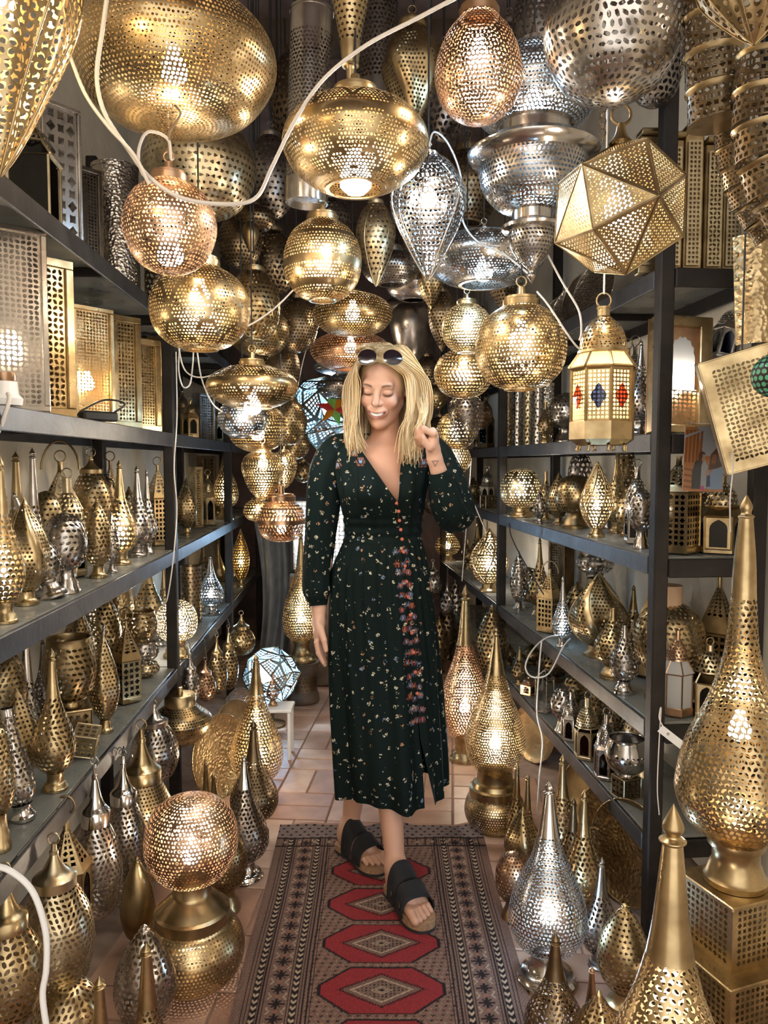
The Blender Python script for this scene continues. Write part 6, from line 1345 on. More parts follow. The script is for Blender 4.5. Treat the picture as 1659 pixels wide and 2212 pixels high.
# ---- head frame: x to the viewer's right, -y the way she faces, z up
HC = np.array([.000, 2.432, 1.540]); HR = rotm(math.radians(-13), 'Z') @ rotm(math.radians(5), 'Y') @ rotm(math.radians(19), 'X')
hd = lambda x, y, z: HC + HR @ np.array([x, y, z])
B = Field()
def hell(c, r, k=.02, sub=False): B.ell(hd(*c), r, k, HR, sub)
def hcap(a, b, ra, rb, k=.012, sub=False): B.cap(hd(*a), hd(*b), ra, rb, k, sub)
# pelvis, torso, neck
B.ell((0, 2.462, .93), (.125, .085, .12), .05); B.cap((0, 2.463, .95), (.0, 2.465, 1.10), .085, .080, .05); B.ell((.0, 2.46, 1.22), (.112, .075, .13), .05)
B.cap((-.135, 2.465, 1.325), (.14, 2.465, 1.33), .045, .045, .04); B.ell((.0, 2.435, 1.27), (.115, .07, .09), .04)
for s in (-1, 1): B.ell((s * .055, 2.385, 1.205), (.042, .032, .045), .03)
B.cap((.008, 2.472, 1.33), (.002, 2.462, 1.47), .050, .043, .03)
for s in (-1, 1): B.cap((s * .012 + .01, 2.410, 1.335), (s * .13, 2.435, 1.352), .009, .008, .02)     # collar bones
# skull and face
hell((0, .012, .022), (.0735, .094, .095), .02); hell((0, -.030, -.045), (.0535, .058, .070), .025)
for s in (-1, 1):
    hcap((s * .048, .0, -.052), (s * .012, -.062, -.102), .015, .0145, .018); hell((s * .036, -.064, -.031), (.0215, .021, .020), .016)
hell((0, -.074, -.103), (.0165, .014, .0145), .014)
hcap((-.034, -.078, .022), (.034, -.078, .022), .013, .013, .02)
for s in (-1, 1): hell((s * .0305, -.101, .000), (.019, .016, .0125), .012, True); hell((s * .0305, -.0745, .000), (.0145, .0125, .0115), .006)
hcap((0, -.083, .012), (0, -.105, -.028), .0075, .0105, .009)
for s in (-1, 1): hell((s * .0098, -.092, -.032), (.0074, .0090, .0070), .006)
hell((0, -.0835, -.061), (.029, .013, .017), .012)
mc = lambda x: -.0655 + 10.5 * x * x           # smile line
for s in (-1, 1):
    for a, b in ((0, .014), (.014, .028)):
        hcap((s * a, -.0970 + a * a * 20, mc(a) + .0085 - a * .18), (s * b, -.0970 + b * b * 20, mc(b) + .0085 - b * .18), .0035, .0030, .005)
        hcap((s * a, -.0945 + a * a * 20, mc(a) - .0105 + a * .26), (s * b, -.0945 + b * b * 20, mc(b) - .0105 + b * .26), .0042, .0032, .005)
    hell((s * .0755, .012, -.012), (.010, .020, .031), .008)
# her right arm, hanging (image left)
RS_, RE_, RW_ = (-.165, 2.465, 1.325), (-.200, 2.475, 1.07), (-.207, 2.412, .845)
B.cap(RS_, RE_, .043, .036, .03); B.cap(RE_, (-.205, 2.45, .98), .036, .036, .02); B.cap((-.205, 2.45, .98), RW_, .036, .0225, .02)
B.cap(RW_, (-.206, 2.402, .80), .0215, .022, .015); B.ell((-.206, 2.396, .772), (.018, .036, .046), .015)
for i, (y0, dx, L) in enumerate(((-.030, -.004, .066), (-.012, .0, .078), (.006, .0, .074), (.022, -.002, .058))):
    a = np.array([-.206 + dx, 2.396 + y0, .742]); b = a + [.006, .002 + y0 * .06, -L * .52]; c = b + [.014, .004, -L * .46]
    B.cap(a, b, .0088, .0080, .006); B.cap(b, c, .0080, .0066, .004)
B.cap((-.198, 2.370, .785), (-.186, 2.352, .752), .0115, .0095, .010); B.cap((-.186, 2.352, .752), (-.180, 2.350, .722), .0092, .0075, .004)
# her left arm, raised to her hair (image right)
LS_, LE_, LW_ = (.165, 2.465, 1.325), (.214, 2.352, 1.128), (.150, 2.283, 1.312)
B.cap(LS_, LE_, .042, .035, .03); B.cap(LE_, (.192, 2.325, 1.19), .035, .034, .02); B.cap((.192, 2.325, 1.19), LW_, .034, .0215, .02)
Kn = np.array([.141, 2.272, 1.392])
B.cap(LW_, (.146, 2.278, 1.335), .0210, .0215, .012); B.ell((.143, 2.275, 1.365), (.019, .034, .040), .015)
for i, (y0, l1) in enumerate(((-.028, .036), (-.010, .040), (.008, .038), (.024, .032))):
    a = Kn + [.002, y0, -.004 - abs(i - 1.2) * .004]; b = a + [-l1 * .82, -.004, .016 - i * .004]; c = b + [-.014, .002, -.024]; e = c + [.010, .003, -.016]
    B.cap(a, b, .0098, .0088, .007); B.cap(b, c, .0088, .0078, .004); B.cap(c, e, .0078, .0066, .003)
B.cap((.132, 2.248, 1.345), (.112, 2.240, 1.372), .0120, .0095, .010); B.cap((.112, 2.240, 1.372), (.096, 2.244, 1.392), .0092, .0074, .004)
# legs
for hip, knee, calf, ank in (((-.085, 2.465, .90), (-.072, 2.452, .50), (-.080, 2.478, .36), (-.112, 2.492, .098)), ((.085, 2.455, .90), (.000, 2.375, .50), (.010, 2.352, .36), (.034, 2.232, .098))):
    B.cap(hip, knee, .068, .046, .03); B.cap(knee, calf, .046, .046, .03); B.cap(calf, ank, .047, .0275, .02)
FEET = []
for heel, toe, ank, sd in (((-.139, 2.505), (-.008, 2.345), (-.112, 2.492, .098), -1), ((.026, 2.247), (.117, 2.050), (.034, 2.232, .098), 1)):
    h2, t2 = np.array(heel), np.array(toe); fw = t2 - h2; L = np.linalg.norm(fw); fw /= L; sdv = np.array([fw[1], -fw[0]])    # sdv: to her right of travel
    FEET.append((h2, fw, sdv, L)); zs = .030
    pt = lambda f, s_, z: (h2[0] + fw[0] * f * L + sdv[0] * s_, h2[1] + fw[1] * f * L + sdv[1] * s_, z + zs)
    inner = sd                                               # big toe side along sdv
    B.cap(ank, pt(.14, 0, .045), .029, .030, .02); B.ell(pt(.13, 0, .030), (.028, .030, .030), .02)
    B.cap(pt(.18, .0, .060), pt(.62, inner * .010, .030), .030, .022, .025); B.cap(pt(.15, 0, .024), pt(.64, -inner * .022, .016), .026, .017, .02)
    B.cap(pt(.60, inner * .024, .018), pt(.64, -inner * .030, .014), .019, .015, .015)
    for i in range(5):
        s_ = inner * (.030 - .0155 * i); f1 = .97 - [0, .005, .035, .075, .125][i]
        r0 = [.0125, .0088, .0085, .0080, .0076][i]
        B.cap(pt(.68, s_ * .95, .015), pt(.84 - .02 * i, s_, .017), r0, r0, .008); B.cap(pt(.84 - .02 * i, s_, .017), pt(f1, s_ * 1.04, .009), r0, r0 * .92, .003)
# mesh it: fine where it shows
boxes = [((-.10, 2.27, 1.40), (.10, 2.415, 1.66), .0018), ((-.115, 2.412, 1.405), (.125, 2.56, 1.66), .005), ((-.24, 2.30, 1.15), (.24, 2.56, 1.4075), .006), ((-.28, 2.30, .84), (.08, 2.60, 1.153), .009), ((.08, 2.30, .84), (.28, 2.60, 1.153), .009),
         ((-.26, 2.32, .63), (-.155, 2.52, .842), .0028), ((.085, 2.19, 1.245), (.195, 2.345, 1.42), .0026), ((-.154, 2.25, .42), (.20, 2.60, .842), .010),
         ((-.17, 2.19, .115), (.10, 2.56, .422), .005), ((-.19, 2.30, .0), (.028, 2.56, .117), .0030), ((-.02, 2.00, .0), (.17, 2.30, .117), .0030)]
skin_mb = MB()
SK = np.array([.68, .40, .28]); TAN = np.array([.56, .29, .18])
def paint(V, N):
    C = np.tile(SK, (len(V), 1)); Q = (V - HC) @ HR; x, y, z = Q.T; fr = (y < -.035)
    body = V[:, 2] < 1.42; C[body & (V[:, 2] > 1.0) & (np.abs(V[:, 0]) < .11)] = TAN
    C[V[:, 2] < .6] = (.53, .285, .185)
    m = np.clip((1.46 - V[:, 2]) / .05, 0, 1)[:, None]; ch = (np.abs(V[:, 0]) < .12) & (V[:, 2] > 1.1) & (V[:, 1] > 2.33); C[ch] = (SK * (1 - m) + TAN * m)[ch]
    def mix(mask, col, a=1.0):
        w = (np.clip(mask, 0, 1) * a)[:, None]; C[:] = C * (1 - w) + np.array(col) * w
    g = lambda u, s: np.exp(-(u / s) ** 2); fr = fr & (y > -.125)
    for s in (-1, 1):
        mix(g(x - s * .038, .014) * g(z + .032, .013) * fr, (.66, .25, .17), .45)                      # flushed cheeks
        bz = .0205 + .004 * np.clip(1 - ((s * x - .036) / .018) ** 2, -1, 1)
        mix(g(z - bz, .0037) * (np.clip((s * x - .013) / .004, 0, 1) * np.clip((.050 - s * x) / .010, 0, 1)) * fr, (.10, .05, .028), 1)   # brows
        lz = -.0065 - .004 * np.clip(1 - ((s * x - .0305) / .016) ** 2, -.3, 1) + .002
        mix(g(z - lz, .0042) * np.clip(1 - ((s * x - .0310) / .0175) ** 4, 0, 1) * fr, (.03, .016, .012), 1)  # lowered lashes
        mix(g(z - lz - .006, .006) * np.clip(1 - ((s * x - .0305) / .017) ** 2, 0, 1) * fr, (.45, .22, .15), .45)    # lids
        mix(g(x - s * .0085, .0042) * g(z + .0385, .0030) * (y < -.08), (.18, .07, .04), .8)           # nostrils
    xw = .0285; q = np.clip(1 - (x / xw) ** 2, 0, 1); mz = -.0655 + .0088 * (x / xw) ** 2; top, bot = mz + .0052 * q ** .6, mz - .0066 * q ** .7; fr2 = (y < -.055) & (y > -.125)
    lip = np.clip((xw * 1.10 - np.abs(x)) / .003, 0, 1) * fr2; st = lambda u: np.clip(u / .0022 + .5, 0, 1)
    mix(st(top + .0036 - z) * st(z - bot + .0052) * lip, (.47, .155, .125), .9)
    mix(st(top - z) * st(z - bot) * np.clip((xw - np.abs(x)) / .002, 0, 1) * fr2, (.09, .028, .022), 1)
    mix(st(top - .0002 - z) * st(z - bot - .0022) * np.clip((.0225 - np.abs(x)) / .004, 0, 1) * fr2, (.84, .80, .74), 1)
    # nails of the sandalled feet and a small triangle inked on the raised wrist
    w = V - np.array([.1505, 2.262, 1.300]); tri = (np.abs(w[:, 0]) < .02) & (w[:, 1] < .006) & (np.abs(w[:, 2]) < .012)
    u = (w[:, 0] + .0); vv = w[:, 2]; d1 = np.abs(np.maximum.reduce([vv - .0055, (-vv * .5 + np.abs(u) * .866) - .0048 + .0 * u])); mix(((d1 < .0013) & tri).astype(float), (.10, .08, .09), .8)
    return C
for lo, hi, h in boxes:
    V, F, N = net(B, np.array(lo) - 1.2 * h, np.array(hi) + 1.2 * h, h); skin_mb.add(V, F, N, paint(V, N))
def colmat(name, rough=.5, spec=.4, sss=0.0, sheen=0):
    m, nt, p = nodes_of(name); a = nn(nt, 'ShaderNodeVertexColor'); a.layer_name = 'Col'; nt.links.new(a.outputs[0], p.inputs['Base Color'])
    p.inputs['Roughness'].default_value = rough; p.inputs['Specular IOR Level'].default_value = spec
    if sss: p.inputs['Subsurface Weight'].default_value = sss; p.inputs['Subsurface Radius'].default_value = (.01, .004, .002); p.inputs['Subsurface Scale'].default_value = 1.0
    MATS[name] = m; return m
colmat('skin', .46, .4)
WOM = thing('person', 'smiling person in dark green floral dress and black sandals, touching shoulder-length blonde hair', 'person', (0, 0, 0))
skin_mb.build('body', MATS['skin'], WOM)
# ---- dress
def dress_mat():
    m, nt, p = nodes_of('green_dress'); L = nt.links
    tc = nn(nt, 'ShaderNodeTexCoord'); va = nn(nt, 'ShaderNodeVertexColor'); va.layer_name = 'Col'
    col = va.outputs[0]
    # sprigs: a few petals around scattered centres, cream, with some rust and blue
    for sc, th, c, seed in ((40, .25, (.52, .47, .34), 0.0), (34, .20, (.34, .18, .10), 3.7), (26, .17, (.16, .20, .28), 8.1), (54, .20, (.34, .31, .22), 5.3)):
        mp = nn(nt, 'ShaderNodeMapping'); mp.inputs['Location'].default_value = (seed, seed * .7, seed * 1.3); L.new(tc.outputs['Object'], mp.inputs[0])
        no = nn(nt, 'ShaderNodeTexNoise'); no.inputs['Scale'].default_value = 95; L.new(mp.outputs[0], no.inputs['Vector'])
        ad = nn(nt, 'ShaderNodeMixRGB', blend_type='ADD'); ad.inputs[0].default_value = .013; L.new(mp.outputs[0], ad.inputs[1]); L.new(no.outputs['Color'], ad.inputs[2])
        vo = nn(nt, 'ShaderNodeTexVoronoi'); vo.inputs['Scale'].default_value = sc; L.new(ad.outputs[0], vo.inputs['Vector'])
        lt = nn(nt, 'ShaderNodeMath', operation='LESS_THAN'); lt.inputs[1].default_value = th; L.new(vo.outputs['Distance'], lt.inputs[0])
        sp = nn(nt, 'ShaderNodeSeparateColor'); L.new(vo.outputs['Color'], sp.inputs[0]); g = nn(nt, 'ShaderNodeMath', operation='GREATER_THAN'); g.inputs[1].default_value = .38 if seed == 0 else .66; L.new(sp.outputs[0], g.inputs[0])
        mu = nn(nt, 'ShaderNodeMath', operation='MULTIPLY'); L.new(lt.outputs[0], mu.inputs[0]); L.new(g.outputs[0], mu.inputs[1])
        fi = nn(nt, 'ShaderNodeTexVoronoi'); fi.inputs['Scale'].default_value = 190; L.new(mp.outputs[0], fi.inputs['Vector'])
        l2 = nn(nt, 'ShaderNodeMath', operation='LESS_THAN'); l2.inputs[1].default_value = .52; L.new(fi.outputs['Distance'], l2.inputs[0])
        m2 = nn(nt, 'ShaderNodeMath', operation='MULTIPLY'); L.new(mu.outputs[0], m2.inputs[0]); L.new(l2.outputs[0], m2.inputs[1])
        mx = nn(nt, 'ShaderNodeMixRGB'); L.new(m2.outputs[0], mx.inputs[0]); L.new(col, mx.inputs[1]); mx.inputs[2].default_value = (*c, 1); col = mx.outputs[0]
    L.new(col, p.inputs['Base Color']); p.inputs['Roughness'].default_value = .8; p.inputs['Specular IOR Level'].default_value = .1
    MATS['green_dress'] = m
dress_mat()
GRN = np.array([.0050, .0105, .0098])
# rings: z, centre x, half width, centre y, half depth
RG = np.array([(.190, .026, .164, 2.425, .140), (.40, .015, .172, 2.428, .148), (.70, -.005, .173, 2.450, .142), (.93, -.012, .158, 2.455, .128), (1.02, -.006, .136, 2.458, .108), (1.065, -.003, .123, 2.460, .096), (1.11, -.003, .122, 2.455, .098),
               (1.16, -.004, .130, 2.440, .110), (1.21, -.005, .138, 2.430, .117), (1.27, -.002, .152, 2.440, .108), (1.32, .000, .165, 2.452, .095), (1.355, .002, .155, 2.458, .078), (1.382, .003, .118, 2.462, .062), (1.395, .004, .095, 2.464, .056)])
SEAM = np.array([(.19, .133), (.40, .118), (.70, .092), (.93, .068), (1.08, .052), (1.187, .038), (1.395, .062)])          # x of the front edge, image right panel
LEFT = np.array([(.19, .128), (.40, .1175), (.46, .110), (.70, .092), (.93, .068), (1.08, .052), (1.187, .036), (1.335, -.066), (1.395, -.088)])
nz, nt_ = 270, 240; zs = np.linspace(.254, 1.395, nz); rng = np.random.default_rng(3)
Vd = np.zeros((nz, nt_, 3)); Cd = np.tile(GRN, (nz, nt_, 1)); tt = np.linspace(0, 1, nt_); tt = .35 * tt + .65 * (.5 - .5 * np.cos(PI * tt))
cs = np.array(catmull(RG[:, 1:], 12)); zz_ = np.array(catmull(RG[:, :1], 12)).ravel()
for i, z in enumerate(zs):
    cx_, hw, cy_, hd_ = [np.interp(z, zz_, cs[:, k]) for k in range(4)]
    xr_, xl_ = np.interp(z, SEAM[:, 0], SEAM[:, 1]), np.interp(z, LEFT[:, 0], LEFT[:, 1])
    a0 = math.acos(np.clip((xr_ - cx_) / hw, -.95, .95)); a1 = math.acos(np.clip((xl_ - cx_) / hw, -.95, .95))
    th = -a0 + (tt * (2 * PI - (a1 - a0)))                     # from the front edge round her left side, back, and to the other edge
    th = -a0 + tt * (2 * PI + a0 - a1)
    sk = np.clip((1.05 - z) / .80, 0, 1); wv = np.clip((1.06 - z) / .06, 0, 1)
    fold = sk ** .8 * (.0105 * np.sin(9 * th + .8 * math.sin(z * 4)) + .0085 * np.sin(14 * th + 1.7 - z * 1.5) + .006 * np.sin(5 * th + 2)) + wv * (1 - sk) * .0028 * np.sin(34 * th + z * 9)
    fold = fold + (z > 1.06) * np.clip((z - 1.06) / .03, 0, 1) * np.clip((1.36 - z) / .1, 0, 1) * .0035 * np.sin(17 * th + 10 * z) + .0022 * math.sin(z * 210) * (1.045 < z < 1.135)
    bust = np.exp(-((z - 1.205) / .05) ** 2) * .014 * (np.exp(-((th + 1.1) / .35) ** 2) + np.exp(-((th + 2 * PI - (2 * PI - 2.05) - 0) / .35) ** 2) * 0 + np.exp(-((np.mod(th + 2.05, 2 * PI)) / .35) ** 2))
    n_ = 2.25; co, si = np.cos(th), np.sin(th); sup = (np.abs(co) ** n_ + np.abs(si) ** n_) ** (-1 / n_)
    Vd[i, :, 0] = cx_ + (hw + fold + bust) * co * sup; Vd[i, :, 1] = cy_ + (hd_ + fold + bust) * si * sup; Vd[i, :, 2] = z + sk * .012 * np.sin(3 * th + 1) * (1 - (z - .19) / 1.2)
    dth = (th + 1.50 + PI) % (2 * PI) - PI; kn = np.exp(-((z - .30) / .20) ** 2) * np.exp(-(dth / .55) ** 2); Vd[i, :, 1] -= .050 * kn
    if z < .46:                                                # the slit: the far panel swings out
        w = (.46 - z) / .27; e = np.exp(-tt * 26); Vd[i, :, 0] += w * e * .035; Vd[i, :, 1] += -w * e * .02; Vd[i, :, 2] += w * e * .02
# embroidered flowers along the front edge and the shoulders
X, Yv, Zv = Vd[..., 0], Vd[..., 1], Vd[..., 2]; front = Yv < 2.46
def bloom(x, z, r, ring, core, mask=front):
    d = np.hypot(X - x, Zv - z); a = np.arctan2(Zv - z, X - x); rr = r * (1 + .18 * np.cos(6 * a)); m = mask & (d < rr) & (d > rr * .72); Cd[m] = ring; m = mask & (d < rr * .45); Cd[m] = core
for k, py in enumerate(range(1192, 1560, 24)):
    z = at(870, py, 2.33)[2]; xs = np.interp(z, LEFT[:, 0], LEFT[:, 1])
    for j, off in enumerate((-.020, -.004, .012)):
        c = [(.11, .12, .17), (.34, .085, .05), (.16, .055, .07)][(k + j) % 3]; bloom(xs + off + rng.uniform(-.003, .003), z + rng.uniform(-.006, .006), .0085, c, [(.20, .24, .34), (.40, .12, .07)][(k + j) % 2])
for px, py in ((714, 985), (727, 1004), (765, 977), (779, 997), (722, 968), (757, 962), (700, 1010), (905, 985), (915, 1000)):
    P_ = at(px, py, 2.37); bloom(P_[0], P_[2], .013, (.24, .095, .065), (.24, .30, .42))
mb = MB(); i, j = np.meshgrid(np.arange(nz - 1), np.arange(nt_ - 1), indexing='ij')
mb.add(Vd.reshape(-1, 3), np.stack([i * nt_ + j, i * nt_ + j + 1, (i + 1) * nt_ + j + 1, (i + 1) * nt_ + j], -1).reshape(-1, 4), None, Cd.reshape(-1, 3))
def sleeve(path, rad, name, ph, amp, emb=()):
    P_ = catmull(path, 14); r_ = catmull(np.array(rad)[:, None], 14).ravel(); n = len(P_); T_ = np.gradient(P_, axis=0); T_ /= np.linalg.norm(T_, axis=1, keepdims=True)
    m = 48; a = np.array([0., -1, 0]); V = []; ang = np.linspace(0, 2 * PI, m, endpoint=False); s_ = np.linspace(0, 1, n)
    for q in range(n):
        a = a - T_[q] * (a @ T_[q]); a /= np.linalg.norm(a); b = np.cross(T_[q], a)
        f = 1 + amp * np.clip(s_[q] * 2, .2, 1) * np.clip((.95 - s_[q]) * 12, 0, 1) * (.5 * np.sin(7 * ang + ph + 3 * s_[q]) + .35 * np.sin(11 * ang + 2 * ph) + .45 * np.sin(3 * ang + s_[q] * 14))
        V.append(P_[q] + (np.outer(np.cos(ang), a) + np.outer(np.sin(ang), b)) * (r_[q] * f)[:, None])
    V = np.array(V); i, j = np.meshgrid(np.arange(n - 1), np.arange(m), indexing='ij'); C = np.tile(GRN, (n * m, 1))
    mb.add(V.reshape(-1, 3), np.stack([i * m + j, i * m + (j + 1) % m, (i + 1) * m + (j + 1) % m, (i + 1) * m + j], -1).reshape(-1, 4), None, C)
sleeve([(-.105, 2.462, 1.362), (-.150, 2.458, 1.335), (-.182, 2.458, 1.27), (-.196, 2.462, 1.17), (-.206, 2.455, 1.06), (-.212, 2.432, .95), (-.213, 2.415, .895), (-.209, 2.412, .862), (-.208, 2.410, .850)], [.040, .054, .056, .054, .048, .044, .043, .031, .028], 's', .4, .09)
sleeve([(.105, 2.462, 1.362), (.150, 2.455, 1.335), (.185, 2.430, 1.275), (.212, 2.388, 1.195), (.219, 2.350, 1.142), (.200, 2.318, 1.160), (.180, 2.305, 1.215), (.166, 2.294, 1.262), (.162, 2.290, 1.276)], [.040, .054, .058, .060, .056, .054, .047, .034, .0275], 's', 1.4, .08)
dress = mb.build('dress', MATS['green_dress'], WOM)
plain('coral', (.55, .13, .07), .4)
for k, (px, py) in enumerate(((860, 1086), (862, 1105), (863, 1125), (864, 1147), (865, 1168), (869, 1196), (872, 1226), (876, 1258), (880, 1292), (885, 1330), (889, 1368), (893, 1410), (897, 1452), (902, 1498))):
    z = at(px, py, 2.33)[2]; x = np.interp(z, LEFT[:, 0], LEFT[:, 1]); q = np.argmin((Vd[..., 0] - x - .002) ** 2 + (Vd[..., 2] - z) ** 2 + (Vd[..., 1] > 2.46) * 10); P_ = Vd.reshape(-1, 3)[q]
    b = MB(); lathe(b, catmull([(.0052, 0), (.0056, .0015), (.004, .003), (.0, .0034)], 3), 12, sharp=False); o = b.build('button', MATS['coral'], dress); o.location = P_ + [0, -.001, 0]; o.rotation_euler = (PI / 2, 0, 0)
# ---- sandals
plain('suede_black', (.012, .011, .012), .8, .3, noise=.3); plain('cork', (.30, .17, .09), .8, noise=.25, scale=90); plain('rubber', (.02, .02, .02), .7)
OUT = catmull([(0, 0), (.0, .018), (.06, .031), (.22, .033), (.42, .030), (.62, .041), (.78, .046), (.92, .040), (1.02, .022), (1.045, 0), (1.02, -.022), (.92, -.038), (.78, -.046), (.62, -.044), (.42, -.036), (.22, -.034), (.06, -.031), (.0, -.018)], 4)
for k, (h2, fw, sdv, L) in enumerate(FEET):
    root = bpy.data.objects.new('sandal', None); COL.objects.link(root); root.parent = WOM; n = len(OUT)
    W = lambda f, s_, z: (h2[0] + fw[0] * (f * L * 1.06 - .012) + sdv[0] * s_, h2[1] + fw[1] * (f * L * 1.06 - .012) + sdv[1] * s_, z)
    for nm, z0, z1, gr, mt in (('outsole', .008, .016, 1.03, 'rubber'), ('footbed', .016, .034, 1.0, 'cork')):
        b = MB(); V = [W(f, s_ * gr, z0) for f, s_ in OUT] + [W(f, s_ * gr, z1) for f, s_ in OUT]; b.add(np.array(V), [[q, (q + 1) % n, (q + 1) % n + n, q + n] for q in range(n)]); b.F.append(np.array([list(range(n, 2 * n))])); b.F.append(np.array([list(range(n))[::-1]])); b.build(nm, MATS[mt], root, smooth=False)
    for f0, f1, hh, wd in ((.30, .52, .128, .047), (.58, .78, .100, .052)):
        b = MB(); m = 22; rows = 6; V = []
        for i_ in range(rows):
            f = f0 + (f1 - f0) * i_ / (rows - 1); hz_ = hh * (1 - .27 * i_ / (rows - 1))
            for j_ in range(m):
                a = PI * j_ / (m - 1); c_ = math.cos(a); s_ = math.sin(a); V.append(W(f, wd * np.sign(c_) * abs(c_) ** .7, .026 + (hz_ - .020) * s_ ** .75))
        V = np.array(V); ctr = np.array(W((f0 + f1) / 2, 0, .03)); i, j = np.meshgrid(np.arange(rows - 1), np.arange(m - 1), indexing='ij'); q = np.stack([i * m + j, i * m + j + 1, (i + 1) * m + j + 1, (i + 1) * m + j], -1).reshape(-1, 4)
        b.add(V, q); V2 = V + (ctr - V) * .055; b.add(V2, q[:, ::-1]); e = len(V)
        rim = list(range(m)) ; b.F.append(np.array([[r_, r_ + 1, r_ + 1 + e, r_ + e] for r_ in range(m - 1)])); o_ = (rows - 1) * m; b.F.append(np.array([[o_ + r_, o_ + r_ + 1, o_ + r_ + 1 + e, o_ + r_ + e] for r_ in range(m - 1)]))
        st = b.build('strap', MATS['suede_black'], root)
        b = MB(); pb = W((f0 + f1) / 2, -wd * .93 * (1 if k == 0 else -1), .052); torus(b, .011, .0016, pb, 'x', 14, 5); b.build('buckle', MATS['bronze'], root)
# ---- hair
def hair_mat():
    m, nt, p = nodes_of('blonde_hair'); va = nn(nt, 'ShaderNodeVertexColor'); va.layer_name = 'Col'; nt.links.new(va.outputs[0], p.inputs['Base Color']); p.inputs['Roughness'].default_value = .42; p.inputs['Specular IOR Level'].default_value = .5
    MATS['blonde_hair'] = m
hair_mat(); hr = np.random.default_rng(21); hb = MB()
BL = [np.array(c) for c in ((.80, .60, .33), (.70, .48, .24), (.88, .71, .45), (.58, .38, .18), (.78, .57, .31))]
def strand(pts, w, col, seg=3):
    P_ = catmull(pts, seg); n = len(P_); s_ = np.linspace(0, 1, n); ph = hr.uniform(0, 6.3, 3); am = hr.uniform(.002, .006); P_ = P_ + (np.clip(s_ - .3, 0, 1) * am)[:, None] * np.stack([np.sin(s_ * 11 + ph[0]), np.sin(s_ * 9 + ph[1]), 0 * s_], 1); r_ = w * np.clip(1.15 - s_, .12, 1) ** .55 * np.clip(.35 + s_ * 6, 0, 1)
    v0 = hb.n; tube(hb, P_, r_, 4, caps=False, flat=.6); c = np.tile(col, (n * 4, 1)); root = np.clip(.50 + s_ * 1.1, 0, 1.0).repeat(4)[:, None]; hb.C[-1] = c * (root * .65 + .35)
PX = -.028
for q in range(1350):
    s = 1 if hr.random() < .57 else -1; b = hr.random() ** 1.15; lay = hr.random() ** .6; ox = hr.normal(0, .0055)
    yb = -.074 + .150 * b; top = .110 - .055 * (b - .42) ** 2 * 2; vol = .012 + .022 * lay; fr = max(0, 1 - b / .16)
    p0 = hd(PX + .02 * b + ox * .4 + s * .003, yb * .98 + .004, top * (.95 + .07 * lay))
    if s < 0:
        p1 = hd(-.060 - .4 * ox, yb - .004, .080 + .024 * lay); p2 = HC + np.array([-.083 - vol + ox, -.048 + .115 * b, -.004]) + fr * np.array([.020, -.020, 0]); p3 = HC + np.array([-.092 - vol * .7 + ox, -.045 + .10 * b, -.085]) + fr * np.array([.020, -.018, 0])
        end = np.array([-.110 + .056 * (1 - b) * hr.random() + ox, HC[1] - .065 + .12 * b, 1.335 + hr.normal(0, .016) + .01 * b]); p4 = (p3 + end) / 2 + np.array([-.006, 0, 0])
    else:
        p1 = hd(.045 + ox, yb - .010 - .014 * lay * (b < .3), .092 + .026 * lay - .012 * fr); p2 = HC + np.array([.092 + vol * 1.15 + ox, -.058 + .125 * b, .012]) + fr * np.array([-.046, -.030, .0]); p3 = HC + np.array([.104 + vol + ox, -.068 + .12 * b, -.080]) + fr * np.array([-.050, -.022, 0])
        end = np.array([.045 + .045 * b + .05 * hr.random() + ox, HC[1] - .085 + .13 * b, 1.318 + hr.normal(0, .018)]); p4 = (p3 + end) / 2 + np.array([.008, -.004, .01]) - fr * np.array([.018, 0, 0])
    if q % 3 == 0: p0 = p0 * .55 + p1 * .45
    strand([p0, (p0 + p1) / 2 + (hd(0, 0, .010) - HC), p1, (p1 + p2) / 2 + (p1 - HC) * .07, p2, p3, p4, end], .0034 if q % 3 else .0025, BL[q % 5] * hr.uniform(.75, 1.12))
for q in range(170):                       # back of the head
    a = hr.uniform(.1, PI - .1); c_, s_ = math.cos(a), math.sin(a); p0 = hd(PX * .5, .03, .112); p1 = hd(.06 * c_, .03 + .075 * s_, .090); p2 = HC + np.array([.098 * c_, .01 + .105 * s_, .0]); p3 = HC + np.array([.10 * c_, .01 + .095 * s_, -.10]); strand([p0, p1, p2, p3, np.array([.10 * c_, HC[1] + .02 + .075 * s_, 1.335])], .008, BL[q % 5] * .85)
for q in range(70):                        # crown, laid over the part
    u = hr.uniform(-1, 1); yb = hr.uniform(-.03, .07); s = 1 if u > 0 else -1; strand([hd(PX + .01, yb - .02, .112), hd(PX + u * .03, yb, .122), hd(PX + u * .065, yb + .005, .108), hd(u * .085, yb + .01, .06)], .0045, BL[q % 5] * .9)
for q in range(80):                        # the locks she is lifting
    x0 = hr.uniform(.06, .115); p0 = HC + np.array([x0 + .02, -.06 + hr.uniform(0, .03), -.02]); p1 = np.array([.118 + hr.normal(0, .006), 2.318, 1.45]); p2 = np.array([.104 + hr.normal(0, .007), 2.285 + hr.normal(0, .008), 1.40]); p3 = np.array([.098 + hr.normal(0, .010), 2.30, 1.345 + hr.normal(0, .02)]); strand([p0, p1, p2, p3], .0020, BL[q % 5])
hb.build('hair', MATS['blonde_hair'], WOM)
cap = Field(); cap.ell(hd(0, .016, .026), (.0785, .096, .098), .01, HR); cap.ell(hd(.004, -.092, -.020), (.085, .062, .108), .015, HR, True)
V, F, N = net(cap, HC - .13, HC + .14, .005); b = MB(); b.add(V, F, N, np.tile(BL[1] * .62, (len(V), 1))); b.build('hair_base', MATS['blonde_hair'], WOM)
